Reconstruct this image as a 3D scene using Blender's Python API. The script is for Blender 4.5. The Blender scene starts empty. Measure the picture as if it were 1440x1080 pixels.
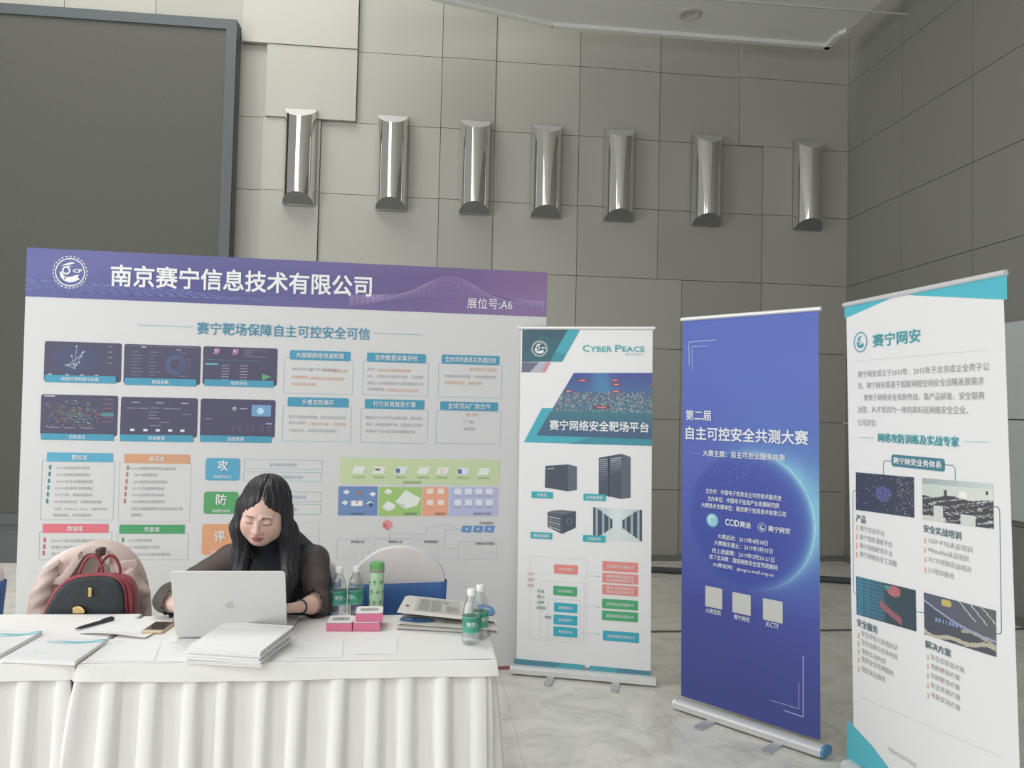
import bpy, bmesh, math, random
import numpy as np
from mathutils import Vector, Matrix

random.seed(7)
SC = bpy.context.scene
COL = SC.collection
PI = math.pi

# ------------------------------------------------------------------ camera
FPX = 1093.7                                   # focal length in pixels of a 1440 x 1080 frame
PITCH, ROLL, YAW = math.radians(1.9637), math.radians(1.2838), math.radians(5.9755)
EYE = np.array([0.0, 0.0, 1.555])
_F = np.array([math.sin(YAW) * math.cos(PITCH), math.cos(YAW) * math.cos(PITCH), math.sin(PITCH)])
_R0 = np.array([math.cos(YAW), -math.sin(YAW), 0.0])
_U0 = np.cross(_R0, _F)
_R = math.cos(ROLL) * _R0 + math.sin(ROLL) * _U0
_U = -math.sin(ROLL) * _R0 + math.cos(ROLL) * _U0
cam = bpy.data.cameras.new('camera')
cam.sensor_fit = 'HORIZONTAL'
cam.sensor_width = 36.0
cam.lens = FPX * 36.0 / 1440.0
cam.clip_start = 0.05
camo = bpy.data.objects.new('camera', cam)
COL.objects.link(camo)
camo.matrix_world = Matrix(((_R[0], _U[0], -_F[0], EYE[0]), (_R[1], _U[1], -_F[1], EYE[1]), (_R[2], _U[2], -_F[2], EYE[2]), (0, 0, 0, 1)))
SC.camera = camo

# ------------------------------------------------------------------ world, lights, exposure
SC.view_settings.view_transform = 'Standard'
SC.view_settings.look = 'None'
SC.view_settings.gamma = 1.0
SC.view_settings.use_curve_mapping = False
SC.view_settings.exposure = 0.0
world = bpy.data.worlds.new('world')
SC.world = world
world.use_nodes = True
world.node_tree.nodes['Background'].inputs[0].default_value = (0.97, 0.98, 0.97, 1)
world.node_tree.nodes['Background'].inputs[1].default_value = 0.34


def area(name, loc, target, sx, sy, power, col):
    l = bpy.data.lights.new(name, 'AREA')
    l.shape = 'RECTANGLE'
    l.size, l.size_y = sx, sy
    l.energy = power
    l.color = col
    o = bpy.data.objects.new(name, l)
    COL.objects.link(o)
    o.location = loc
    d = Vector(target) - Vector(loc)
    o.rotation_euler = d.to_track_quat('-Z', 'Y').to_euler()
    return o


area('skylight', (-3.2, 5.2, 9.0), (-3.2, 5.9, 0.0), 5.5, 4.0, 420, (1.0, 0.98, 0.94))
area('window_daylight', (-2.6, -5.0, 6.0), (-0.3, 4.0, 2.6), 6.5, 8.5, 470, (0.97, 0.985, 1.0))
area('side_fill', (-7.2, 0.6, 2.6), (1.5, 2.6, 1.2), 4.0, 3.6, 270, (0.98, 0.99, 1.0))  # added fill light, brightens the company profile banner from the left

# ------------------------------------------------------------------ helpers: pixels to points


def ray(x, y):
    return _F + _R * (x - 720) / FPX - _U * (y - 540) / FPX


def on_z(x, y, z):
    d = ray(x, y)
    return EYE + d * (z - EYE[2]) / d[2]


def on_y(x, y, Y):
    d = ray(x, y)
    return EYE + d * Y / d[1]


def on_plane(x, y, P, N):
    d = ray(x, y)
    return EYE + d * (np.dot(P - EYE, N) / np.dot(d, N))


def to_px(P):
    d = np.array(P, float) - EYE
    w = d @ _F
    return 720 + FPX * (d @ _R) / w, 540 - FPX * (d @ _U) / w


def lin1(c):
    c = c / 255.0
    return c / 12.92 if c <= 0.04045 else ((c + 0.055) / 1.055) ** 2.4


def srgb(r, g, b):
    return (lin1(r), lin1(g), lin1(b), 1.0)


# ------------------------------------------------------------------ helpers: materials


def mat(name, color, rough=0.6, metal=0.0, noise=0.0, nscale=20.0, bump=0.0, bscale=200.0, alpha=1.0, trans=0.0, ior=1.45, spec=0.5, sheen=0.0):
    m = bpy.data.materials.new(name)
    m.use_nodes = True
    nt = m.node_tree
    b = nt.nodes['Principled BSDF']
    b.inputs['Base Color'].default_value = color
    b.inputs['Roughness'].default_value = rough
    b.inputs['Metallic'].default_value = metal
    b.inputs['Alpha'].default_value = alpha
    b.inputs['Transmission Weight'].default_value = trans
    b.inputs['IOR'].default_value = ior
    b.inputs['Specular IOR Level'].default_value = spec
    b.inputs['Sheen Weight'].default_value = sheen
    tc = nt.nodes.new('ShaderNodeTexCoord')
    if noise > 0:
        n = nt.nodes.new('ShaderNodeTexNoise')
        n.inputs['Scale'].default_value = nscale
        n.inputs['Detail'].default_value = 5
        nt.links.new(tc.outputs['Object'], n.inputs['Vector'])
        r = nt.nodes.new('ShaderNodeMapRange')
        r.inputs[3].default_value = 1 - noise
        r.inputs[4].default_value = 1 + noise
        nt.links.new(n.outputs['Fac'], r.inputs[0])
        v = nt.nodes.new('ShaderNodeVectorMath')
        v.operation = 'SCALE'
        v.inputs[0].default_value = color[:3]
        nt.links.new(r.outputs[0], v.inputs['Scale'])
        nt.links.new(v.outputs[0], b.inputs['Base Color'])
    if bump > 0:
        n2 = nt.nodes.new('ShaderNodeTexNoise')
        n2.inputs['Scale'].default_value = bscale
        n2.inputs['Detail'].default_value = 3
        nt.links.new(tc.outputs['Object'], n2.inputs['Vector'])
        bp = nt.nodes.new('ShaderNodeBump')
        bp.inputs['Strength'].default_value = bump
        bp.inputs['Distance'].default_value = 0.01
        nt.links.new(n2.outputs['Fac'], bp.inputs['Height'])
        nt.links.new(bp.outputs[0], b.inputs['Normal'])
    return m


def attr_mat(name, rough=0.55, spec=0.3, sss=0.0):
    m = bpy.data.materials.new(name)
    m.use_nodes = True
    nt = m.node_tree
    b = nt.nodes['Principled BSDF']
    b.inputs['Roughness'].default_value = rough
    b.inputs['Specular IOR Level'].default_value = spec
    a = nt.nodes.new('ShaderNodeAttribute')
    a.attribute_name = 'Col'
    nt.links.new(a.outputs['Color'], b.inputs['Base Color'])
    if sss:
        b.inputs['Subsurface Weight'].default_value = sss
        b.inputs['Subsurface Radius'].default_value = (0.01, 0.004, 0.002)
    return m


M = {}
M['print'] = attr_mat('printed_ink', 0.5, 0.35)
M['wallpanel'] = attr_mat('wall_panel_coating', 0.48, 0.4)
M['seam'] = mat('seam_shadow_gap', srgb(92, 92, 86), 0.8)
M['ceil'] = mat('painted_ceiling', (0.72, 0.73, 0.70, 1), 0.8, noise=0.03, nscale=2)
M['white_cloth'] = mat('white_table_cloth', (0.80, 0.79, 0.765, 1), 0.85, noise=0.02, nscale=12, bump=0.12, bscale=260)
M['white_cover'] = mat('white_chair_cover', (0.74, 0.70, 0.69, 1), 0.8, noise=0.02, nscale=12, bump=0.08, bscale=200)
M['blue_sash'] = mat('blue_satin_sash', (0.045, 0.13, 0.36, 1), 0.55, noise=0.06, nscale=14, bump=0.08, bscale=60)
M['alu'] = mat('brushed_aluminium', (0.74, 0.745, 0.74, 1), 0.38, 0.35, noise=0.03, nscale=40)
M['alu_dark'] = mat('grey_steel', (0.35, 0.36, 0.37, 1), 0.4, 0.7, noise=0.05, nscale=30)
M['foot'] = mat('light_steel_foot', (0.52, 0.54, 0.54, 1), 0.4, 0.4, noise=0.05, nscale=30)
M['chrome'] = mat('polished_chrome', (0.80, 0.79, 0.76, 1), 0.07, 1.0, noise=0.02, nscale=3)
M['black'] = mat('black_plastic', (0.018, 0.018, 0.02, 1), 0.5, noise=0.1, nscale=30)
M['paper'] = mat('white_paper', (0.80, 0.80, 0.79, 1), 0.8, noise=0.015, nscale=30)
M['blue_cap'] = mat('blue_end_cap', (0.07, 0.27, 0.53, 1), 0.35, noise=0.05, nscale=30)

# ------------------------------------------------------------------ helpers: meshes and objects


class MB:
    """collects faces with one colour each"""

    def __init__(self):
        self.v, self.f, self.c = [], [], []

    def add(self, verts, faces, col=(0.8, 0.8, 0.8)):
        k = len(self.v)
        self.v += [tuple(float(a) for a in p) for p in verts]
        self.f += [tuple(i + k for i in fc) for fc in faces]
        if len(faces) and isinstance(col, list):
            self.c += [tuple(c[:3]) for c in col]
        else:
            self.c += [tuple(col[:3])] * len(faces)
        return self

    def box(self, c, s, rz=0.0, col=(0.8, 0.8, 0.8)):
        cx, cy, cz = c
        hx, hy, hz = s[0] / 2, s[1] / 2, s[2] / 2
        ca, sa = math.cos(rz), math.sin(rz)
        vs = []
        for z in (-hz, hz):
            for x, y in ((-hx, -hy), (hx, -hy), (hx, hy), (-hx, hy)):
                vs.append((cx + ca * x - sa * y, cy + sa * x + ca * y, cz + z))
        return self.add(vs, [(3, 2, 1, 0), (4, 5, 6, 7), (0, 1, 5, 4), (1, 2, 6, 5), (2, 3, 7, 6), (3, 0, 4, 7)], col)

    def prism(self, poly, z0, z1, col=(0.8, 0.8, 0.8)):
        n = len(poly)
        ar = sum(poly[i][0] * poly[(i + 1) % n][1] - poly[(i + 1) % n][0] * poly[i][1] for i in range(n))
        if ar < 0:
            poly = poly[::-1]
        vs = [(p[0], p[1], z0) for p in poly] + [(p[0], p[1], z1) for p in poly]
        fs = [tuple(range(n - 1, -1, -1)), tuple(range(n, 2 * n))] + [(i, (i + 1) % n, n + (i + 1) % n, n + i) for i in range(n)]
        return self.add(vs, fs, col)

    def tube(self, pts, r, n=10, col=(0.8, 0.8, 0.8), closed=False, flat=1.0):
        pts = [Vector(p) for p in pts]
        m = len(pts)
        rr = r if isinstance(r, (list, tuple)) else [r] * m
        vs, fs = [], []
        ref = None
        for i, p in enumerate(pts):
            if closed:
                t = (pts[(i + 1) % m] - pts[i - 1]).normalized()
            else:
                t = (pts[min(i + 1, m - 1)] - pts[max(i - 1, 0)]).normalized()
            if ref is None:
                ref = Vector((0, 0, 1)) if abs(t.z) < 0.9 else Vector((1, 0, 0))
            a = (ref - t * ref.dot(t)).normalized()
            ref = a
            b = t.cross(a)
            for k in range(n):
                w = 2 * PI * k / n
                vs.append(p + a * (math.cos(w) * rr[i]) + b * (math.sin(w) * rr[i] * flat))
        for i in range(m if closed else m - 1):
            j = (i + 1) % m
            for k in range(n):
                fs.append((i * n + k, i * n + (k + 1) % n, j * n + (k + 1) % n, j * n + k))
        if not closed:
            fs.append(tuple(range(n - 1, -1, -1)))
            fs.append(tuple(range((m - 1) * n, m * n)))
        return self.add(vs, fs, col)

    def lathe(self, prof, n=32, c=(0, 0, 0), col=(0.8, 0.8, 0.8), a0=0.0, a1=2 * PI):
        full = abs(a1 - a0 - 2 * PI) < 1e-6
        m = len(prof)
        k = n if full else n + 1
        vs = [(c[0] + r * math.cos(a0 + (a1 - a0) * j / n), c[1] + r * math.sin(a0 + (a1 - a0) * j / n), c[2] + z) for r, z in prof for j in range(k)]
        fs = []
        for i in range(m - 1):
            for j in range(n):
                j2 = (j + 1) % k
                fs.append((i * k + j, i * k + j2, (i + 1) * k + j2, (i + 1) * k + j))
        if full:
            if prof[0][0] > 1e-6:
                fs.append(tuple(range(k - 1, -1, -1)))
            if prof[-1][0] > 1e-6:
                fs.append(tuple(range((m - 1) * k, m * k)))
        return self.add(vs, fs, col)

    def grid(self, fn, nu, nv, col=None, flip=False):
        vs = [fn(i / nu, j / nv) for j in range(nv + 1) for i in range(nu + 1)]
        fs, cs = [], []
        for j in range(nv):
            for i in range(nu):
                a = j * (nu + 1) + i
                q = (a, a + 1, a + nu + 2, a + nu + 1)
                fs.append(q[::-1] if flip else q)
                cs.append(col((i + 0.5) / nu, (j + 0.5) / nv) if callable(col) else (col or (0.8, 0.8, 0.8)))
        return self.add(vs, fs, cs)


OFF = {}          # object name -> world offset of its root, for parts built in world coordinates


def mesh_obj(name, mb, material, parent=None, smooth=None, bevel=0.0, world=False, weld=False, subsurf=0, solid=0.0, seg=2):
    off = Vector((0, 0, 0))
    if parent is not None and world:
        off = OFF.get(parent.name, Vector((0, 0, 0)))
    me = bpy.data.meshes.new(name)
    me.from_pydata([(v[0] - off.x, v[1] - off.y, v[2] - off.z) for v in mb.v], [], mb.f)
    ca = me.color_attributes.new('Col', 'FLOAT_COLOR', 'CORNER')
    buf = np.ones((len(me.loops), 4), np.float32)
    k = 0
    for fc, c in zip(mb.f, mb.c):
        n = len(fc)
        buf[k:k + n, :3] = c
        k += n
    ca.data.foreach_set('color', buf.ravel())
    if bevel > 0 or weld:
        bm = bmesh.new()
        bm.from_mesh(me)
        if weld:
            bmesh.ops.remove_doubles(bm, verts=bm.verts, dist=1e-5)
        if bevel > 0:
            ed = [e for e in bm.edges if len(e.link_faces) == 2 and e.calc_face_angle(0) > 0.5]
            bmesh.ops.bevel(bm, geom=ed, offset=bevel, segments=seg, profile=0.5, affect='EDGES', clamp_overlap=True)
        bm.to_mesh(me)
        bm.free()
    if smooth is not None:
        me.polygons.foreach_set('use_smooth', [True] * len(me.polygons))
        if smooth < 3:
            me.set_sharp_from_angle(angle=smooth)
    for m_ in (material if isinstance(material, (list, tuple)) else [material]):
        me.materials.append(m_)
    o = bpy.data.objects.new(name, me)
    COL.objects.link(o)
    if parent is not None:
        o.parent = parent
        OFF[o.name] = OFF.get(parent.name, Vector((0, 0, 0)))
    else:
        OFF[o.name] = Vector((0, 0, 0))
    if solid:
        s = o.modifiers.new('thickness', 'SOLIDIFY')
        s.thickness = solid
        s.offset = 0
    if subsurf:
        s = o.modifiers.new('smooth', 'SUBSURF')
        s.levels = s.render_levels = subsurf
    return o


def thing(name, label, cat, loc=(0, 0, 0), rz=0.0, group=None):
    o = bpy.data.objects.new(name, None)
    COL.objects.link(o)
    o.empty_display_size = 0.1
    o.location = [float(a) for a in loc]
    o.rotation_euler = (0, 0, rz)
    OFF[o.name] = Vector([float(a) for a in loc])
    return tag(o, label, cat, group)


def tag(o, label, cat, group=None):
    o['label'] = label
    o['category'] = cat
    if group:
        o['group'] = group
    return o


def struct(name, mb, m, **k):
    o = mesh_obj(name, mb, m, **k)
    o['kind'] = 'structure'
    return o


def dup(root, loc, rz, label=None):
    r = root.copy()
    COL.objects.link(r)
    r.location = [float(a) for a in loc]
    r.rotation_euler = (0, 0, rz)
    if label:
        r['label'] = label
    for ch in list(root.children):
        c = ch.copy()
        COL.objects.link(c)
        c.parent = r
        for g in ch.children:
            d = g.copy()
            COL.objects.link(d)
            d.parent = c
    return r


# ------------------------------------------------------------------ helpers: writing and printed art
_fc = bpy.data.curves.new('lettering_source', 'FONT')
_fo = bpy.data.objects.new('lettering_source', _fc)


def text_mesh(s, bold=0.0, res=1):
    COL.objects.link(_fo)
    _fc.body = s
    _fc.resolution_u = res
    _fc.offset = 0.0
    dg = bpy.context.evaluated_depsgraph_get()
    me = bpy.data.meshes.new_from_object(_fo.evaluated_get(dg))
    v = np.empty(len(me.vertices) * 3, np.float32)
    me.vertices.foreach_get('co', v)
    v = v.reshape(-1, 3)
    f = [tuple(p.vertices) for p in me.polygons]
    bpy.data.meshes.remove(me)
    COL.objects.unlink(_fo)
    if bold > 0 and len(v):                       # heavier strokes: the same strokes printed again, slightly shifted
        vs, fs = [], []
        for dx, dy in ((-1, -1), (1, -1), (1, 1), (-1, 1)):
            k = len(vs) * len(v)
            vs.append(v + np.array([dx * bold, dy * bold, 0.0]) + np.array([0, 0, 1.0]) * len(vs))
            fs += [tuple(i + k for i in t) for t in f]
        v, f = np.concatenate(vs), fs
    return v, f


class Panel:
    """a printed flat sheet in the room: origin, right, up and facing directions"""

    def __init__(self, O, Ud, Vd, white, step=0.0009, alb=0.8, grey=0.16):
        self.O = np.array(O, float)
        self.u = np.array(Ud, float) / np.linalg.norm(Ud)
        self.w = np.array(Vd, float) / np.linalg.norm(Vd)
        self.n = np.cross(self.u, self.w)
        self.n /= np.linalg.norm(self.n)
        self.cuw = float(self.u @ self.w)
        self.white = [lin1(c) for c in white]
        self.step = step
        self.g = {}
        self.alb, self.grey = alb, grey

    def col(self, c):
        g_ = sum(c) / 3.0
        c = [a + (g_ - a) * self.grey for a in c]  # mixed towards grey: lens haze put into the printed colours
        return tuple(min(0.86, lin1(a) / w * self.alb) for a, w in zip(c, self.white))

    def uv(self, p):
        P = on_plane(p[0], p[1], self.O, self.n) - self.O
        a, b, c = P @ self.u, P @ self.w, self.cuw
        return np.array([a - c * b, b - c * a]) / (1 - c * c)

    def at(self, u, v, l=1):
        return self.O + self.u * u + self.w * v + self.n * (self.step * l)

    def mb(self, g):
        return self.g.setdefault(g, MB())

    def poly_uv(self, g, pts, c, l=1):
        n = len(pts)
        ar = sum(pts[i][0] * pts[(i + 1) % n][1] - pts[(i + 1) % n][0] * pts[i][1] for i in range(n))
        if ar < 0:
            pts = pts[::-1]
        self.mb(g).add([self.at(p[0], p[1], l) for p in pts], [tuple(range(n))], self.col(c))

    def poly(self, g, px, c, l=1):
        self.poly_uv(g, [self.uv(p) for p in px], c, l)

    def rect_uv(self, px):
        q = np.array([self.uv(p) for p in px])
        return q[:, 0].min(), q[:, 1].min(), q[:, 0].max(), q[:, 1].max()

    def rrect(self, g, px, c, l=1, r=0.006):
        """rounded rectangle through four pixel corners TL TR BR BL, squared up in the plane"""
        q = np.array([self.uv(p) for p in px])
        x0, x1 = (q[0, 0] + q[3, 0]) / 2, (q[1, 0] + q[2, 0]) / 2
        y1, y0 = (q[0, 1] + q[1, 1]) / 2, (q[2, 1] + q[3, 1]) / 2
        r = min(r, (x1 - x0) / 2.1, (y1 - y0) / 2.1)
        pts = []
        for cx, cy, a in ((x1 - r, y1 - r, 0), (x0 + r, y1 - r, 90), (x0 + r, y0 + r, 180), (x1 - r, y0 + r, 270)):
            for k in range(4):
                w = math.radians(a + 30 * k)
                pts.append((cx + r * math.cos(w), cy + r * math.sin(w)))
        self.poly_uv(g, pts, c, l)
        return x0, y0, x1, y1

    def strip(self, g, px, width, c, l=1, closed=False):
        """a line of the given width in metres through pixel points"""
        self.strip_uv(g, [self.uv(p) for p in px], width, c, l, closed)

    def strip_uv(self, g, q, width, c, l=1, closed=False):
        q = [np.array(p) for p in q]
        m = len(q)
        for i in range(m if closed else m - 1):
            a, b = q[i], q[(i + 1) % m]
            d = b - a
            L = np.linalg.norm(d)
            if L < 1e-7:
                continue
            d /= L
            e = np.array([-d[1], d[0]]) * width / 2
            a2, b2 = a - d * width / 2, b + d * width / 2
            self.poly_uv(g, [a2 - e, b2 - e, b2 + e, a2 + e], c, l)

    def frame(self, g, px, width, c, l=1):
        q = np.array([self.uv(p) for p in px])
        x0, x1 = (q[0, 0] + q[3, 0]) / 2, (q[1, 0] + q[2, 0]) / 2
        y1, y0 = (q[0, 1] + q[1, 1]) / 2, (q[2, 1] + q[3, 1]) / 2
        self.strip_uv(g, [(x0, y0), (x1, y0), (x1, y1), (x0, y1)], width, c, l, True)

    def disc(self, g, ctr, r, c, l=1, r0=0.0, n=28, a0=0.0, a1=2 * PI, sq=1.0):
        """ring or disc in plane units about (u, v)"""
        for k in range(n):
            w0, w1 = a0 + (a1 - a0) * k / n, a0 + (a1 - a0) * (k + 1) / n
            p = [(ctr[0] + r0 * math.cos(w0), ctr[1] + r0 * math.sin(w0) * sq), (ctr[0] + r * math.cos(w0), ctr[1] + r * math.sin(w0) * sq),
                 (ctr[0] + r * math.cos(w1), ctr[1] + r * math.sin(w1) * sq), (ctr[0] + r0 * math.cos(w1), ctr[1] + r0 * math.sin(w1) * sq)]
            self.poly_uv(g, p if r0 > 0 else p[1:3] + [p[0]], c, l)

    def text(self, g, s, a, b, c, bold=0.0, l=3, h=None, res=1):
        """writing from pixel a to pixel b (its middle line); h sets its height in pixels"""
        self.k = getattr(self, 'k', 0) + 1
        g = g if '|' in g else '%s|t%d' % (g, self.k)           # every line of writing is a part of its own
        qa, qb = self.uv(a), self.uv(b)
        u0, u1, vm = qa[0], qb[0], (qa[1] + qb[1]) / 2
        self.text_uv(g, s, u0, u1, vm, c, bold, l, None if h is None else abs(self.uv((a[0], a[1] - h / 2))[1] - self.uv((a[0], a[1] + h / 2))[1]), res)

    def text_uv(self, g, s, u0, u1, vm, c, bold=0.0, l=3, hh=None, res=1):
        v, f = text_mesh(s, bold, res)
        if not len(v):
            return
        x0, x1, y0, y1 = v[:, 0].min(), v[:, 0].max(), v[:, 1].min(), v[:, 1].max()
        sx = (u1 - u0) / (x1 - x0)
        sy = sx if hh is None else hh / (y1 - y0)
        U = u0 + (v[:, 0] - x0) * sx
        V = vm + (v[:, 1] - (y0 + y1) / 2) * sy
        P = self.O[None] + U[:, None] * self.u[None] + V[:, None] * self.w[None] + self.n[None] * (self.step * (l + 0.3 * v[:, 2:3]))
        self.mb(g).add(P.tolist(), f, self.col(c))

    def picture(self, g, px, nx, ny, fn, l=1):
        """printed picture: TL TR BR BL pixel corners, colour fn(s, t) with t down"""
        q = [self.uv(p) for p in px]

        def P(s, t):
            a = q[0] * (1 - s) + q[1] * s
            b = q[3] * (1 - s) + q[2] * s
            r = b * (1 - t) + a * t
            return self.at(r[0], r[1], l)
        self.mb(g).grid(P, nx, ny, lambda s, t: self.col(fn(s, 1 - t)))

    def build(self, parent, names=None):
        out = {}
        for k, mb in self.g.items():
            out[k] = mesh_obj(k.split('|')[0], mb, M['print'], parent, world=True)
        return out


def emblem(P, g, ctr, rpx, c, l=3, leaves=True):
    """round emblem: laurel wreath, a flying dove with a round key bow, and the letters C P"""
    q = P.uv(ctr)
    r = abs(P.uv((ctr[0] + rpx, ctr[1]))[0] - q[0])
    if leaves:
        for k in range(26):
            a = 2 * PI * (k + 0.5) / 26
            for da in (-0.35, 0.35):
                cx, cy = q[0] + math.cos(a) * r * 0.93, q[1] + math.sin(a) * r * 0.93
                d = np.array([math.cos(a + PI / 2 + da), math.sin(a + PI / 2 + da)])
                e = np.array([-d[1], d[0]])
                o = np.array([cx, cy])
                P.poly_uv(g, [o - d * r * 0.09, o + e * r * 0.035, o + d * r * 0.09, o - e * r * 0.035], c, l)
    P.disc(g, q, r * (0.83 if leaves else 1.0), c, l, r * (0.77 if leaves else 0.9), 36)

    def T(pts):
        return [(q[0] + x * r, q[1] + y * r) for x, y in pts]
    P.disc(g, (q[0] - 0.22 * r, q[1] + 0.1 * r), r * 0.24, c, l, r * 0.15, 20)
    P.poly_uv(g, T([(-0.5, 0.36), (-0.1, 0.42), (0.28, 0.56), (0.05, 0.6), (-0.25, 0.5)]), c, l)
    P.poly_uv(g, T([(-0.42, 0.3), (-0.1, 0.32), (0.1, 0.36), (-0.1, 0.38)]), c, l)
    P.poly_uv(g, T([(-0.58, 0.02), (-0.46, 0.0), (-0.34, -0.2), (-0.1, -0.28), (-0.34, -0.5), (-0.52, -0.28)]), c, l)
    P.poly_uv(g, T([(-0.34, -0.2), (-0.1, -0.28), (0.2, -0.22), (0.44, -0.3), (0.56, -0.38), (0.3, -0.52), (0.0, -0.6), (-0.34, -0.5)]), c, l)
    P.poly_uv(g, T([(0.16, -0.2), (0.5, -0.12), (0.44, -0.26), (0.3, -0.28)]), c, l)
    if rpx > 10:
        P.text_uv(g, 'CP', q[0] + 0.14 * r, q[0] + 0.68 * r, q[1] + 0.1 * r, c, 0.03, l, 0.24 * r)
# ================================================================== the room
YB, XR = 8.10, 4.53            # back wall plane and right wall plane
ZC = 5.50                      # underside of the hung ceiling
XL, YF = -7.5, -3.0


def panel_wall(name, rows, place, base, seed, thick=0.03):
    """metal cladding: rows = [(z0, z1, [seams], {index: (proud, tilt, tone)})]"""
    rnd = random.Random(seed)
    mb = MB()
    for z0, z1, xs, special in rows:
        for i in range(len(xs) - 1):
            a, b = xs[i] + 0.0028, xs[i + 1] - 0.0028
            proud, tilt, tone = special.get(i, (0.0, 0.0, 1.0))
            tone *= 1 + rnd.uniform(-0.025, 0.025)
            c = tuple(k * tone for k in base)
            ya, yb = proud + max(0, tilt), proud + max(0, -tilt)       # how far each side stands out
            pts = []
            for z in (z0 + 0.0028, z1 - 0.0028):
                pts += [place(a, ya, z), place(b, yb, z), place(b, -thick, z), place(a, -thick, z)]
            mb.add(pts, [(0, 1, 5, 4), (4, 5, 6, 7), (3, 2, 1, 0), (1, 2, 6, 5), (3, 0, 4, 7)], c)
    return mb


S = {'p': (0.05, 0.0, 1.06)}
ra = [-5.6, -4.7, -3.75, -2.87, -2.0, -0.838, 0.035, 0.604, 1.505, 2.386, 3.28, XR]
rb = [-5.6, -4.7, -3.75, -2.87, -1.75, -0.838, 0.035, 0.604, 1.505, 2.386, 3.28, XR]
rc = [-5.6, -4.7, -3.75, -2.87, -1.77, -1.19, 0.035, 0.604, 1.505, 2.386, 3.55, XR]
rd = [-5.6, -4.7, -3.75, -2.87, -1.77, -1.19, 0.035, 0.604, 1.505, 2.66, 3.55, XR]
lo = {4: (0.035, 0.0, 0.95), 5: (0.0, 0.0, 0.97), 3: (0.0, 0.0, 0.88), 6: (0.012, 0.0, 0.93), 7: (0.0, -0.012, 1.02), 8: (0.006, 0.012, 0.96), 9: (0.0, -0.004, 0.86), 10: (0.01, 0.02, 0.95)}  # index 3 darker: shade beside the video wall put into the panel colour
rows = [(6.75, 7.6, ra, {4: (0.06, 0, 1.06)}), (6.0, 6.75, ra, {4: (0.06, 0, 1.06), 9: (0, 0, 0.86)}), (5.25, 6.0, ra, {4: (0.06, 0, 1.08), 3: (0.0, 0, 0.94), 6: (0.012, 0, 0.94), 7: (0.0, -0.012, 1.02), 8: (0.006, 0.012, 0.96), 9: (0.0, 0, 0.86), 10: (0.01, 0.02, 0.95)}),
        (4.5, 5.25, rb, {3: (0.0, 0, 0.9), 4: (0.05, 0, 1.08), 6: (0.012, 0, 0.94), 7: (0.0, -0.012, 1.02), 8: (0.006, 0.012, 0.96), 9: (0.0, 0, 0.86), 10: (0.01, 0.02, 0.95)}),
        (3.75, 4.5, rc, {3: (0.0, 0, 0.88), 4: (0.03, 0, 1.02), 6: (0.012, 0, 0.94), 7: (0.0, -0.012, 1.02), 8: (0.006, 0.012, 0.96), 9: (0.0, 0, 0.86), 10: (0.01, 0.02, 0.96)}),  # index 3 carries the same painted shade
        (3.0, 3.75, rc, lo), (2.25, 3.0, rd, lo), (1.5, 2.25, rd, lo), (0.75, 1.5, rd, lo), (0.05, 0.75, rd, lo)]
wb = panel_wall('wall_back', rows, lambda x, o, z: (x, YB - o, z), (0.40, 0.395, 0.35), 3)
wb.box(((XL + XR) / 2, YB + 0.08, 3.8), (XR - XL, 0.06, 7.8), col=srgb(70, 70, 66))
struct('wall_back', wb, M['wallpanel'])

ys = [YF, -1.9, -0.9, 0.1, 1.1, 2.1, 3.1, 4.1, 5.1, 6.1, 7.1, YB + 0.02]
rowr = [(0.75 * k + (0.05 if k == 0 else 0), 0.75 * (k + 1), ys, {}) for k in range(10)]
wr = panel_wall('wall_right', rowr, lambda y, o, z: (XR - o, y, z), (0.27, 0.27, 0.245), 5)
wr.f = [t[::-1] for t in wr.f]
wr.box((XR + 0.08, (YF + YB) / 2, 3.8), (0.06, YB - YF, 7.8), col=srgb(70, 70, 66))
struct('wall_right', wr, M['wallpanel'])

# dark plinth along the foot of the panelling
bb = MB()
bb.box(((XL + XR) / 2, YB - 0.01, 0.03), (XR - XL, 0.03, 0.06))
struct('baseboard_back', bb, mat('grey_stone_plinth', srgb(118, 120, 116), 0.5, noise=0.15, nscale=9))
bb = MB()
bb.box((XR - 0.01, (YF + YB) / 2, 0.03), (0.03, YB - YF, 0.06))
struct('baseboard_right', bb, mat('grey_stone_plinth_side', srgb(118, 120, 116), 0.5, noise=0.15, nscale=9))

# floor: pale veined marble tiles with one dark inlaid line
fm = bpy.data.materials.new('veined_marble_tiles')
fm.use_nodes = True
nt = fm.node_tree
pb = nt.nodes['Principled BSDF']
tc = nt.nodes.new('ShaderNodeTexCoord')
n1 = nt.nodes.new('ShaderNodeTexNoise')
n1.inputs['Scale'].default_value = 2.6
n1.inputs['Detail'].default_value = 9
n1.inputs['Roughness'].default_value = 0.68
n1.inputs['Distortion'].default_value = 1.6
nt.links.new(tc.outputs['Object'], n1.inputs['Vector'])
cr = nt.nodes.new('ShaderNodeValToRGB')
for e_, (p_, c_) in zip([cr.color_ramp.elements[0], cr.color_ramp.elements[1]] + [cr.color_ramp.elements.new(0.5) for _ in range(3)],
                        ((0.22, srgb(170, 170, 160)), (0.80, srgb(238, 236, 229)), (0.42, srgb(212, 210, 200)), (0.53, srgb(224, 222, 213)), (0.62, srgb(230, 227, 218)))):
    e_.position = p_
    e_.color = c_
nt.links.new(n1.outputs['Fac'], cr.inputs[0])
n2 = nt.nodes.new('ShaderNodeTexNoise')                      # thin veins
n2.inputs['Scale'].default_value = 0.9
n2.inputs['Detail'].default_value = 7
n2.inputs['Distortion'].default_value = 2.2
nt.links.new(tc.outputs['Object'], n2.inputs['Vector'])
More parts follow.
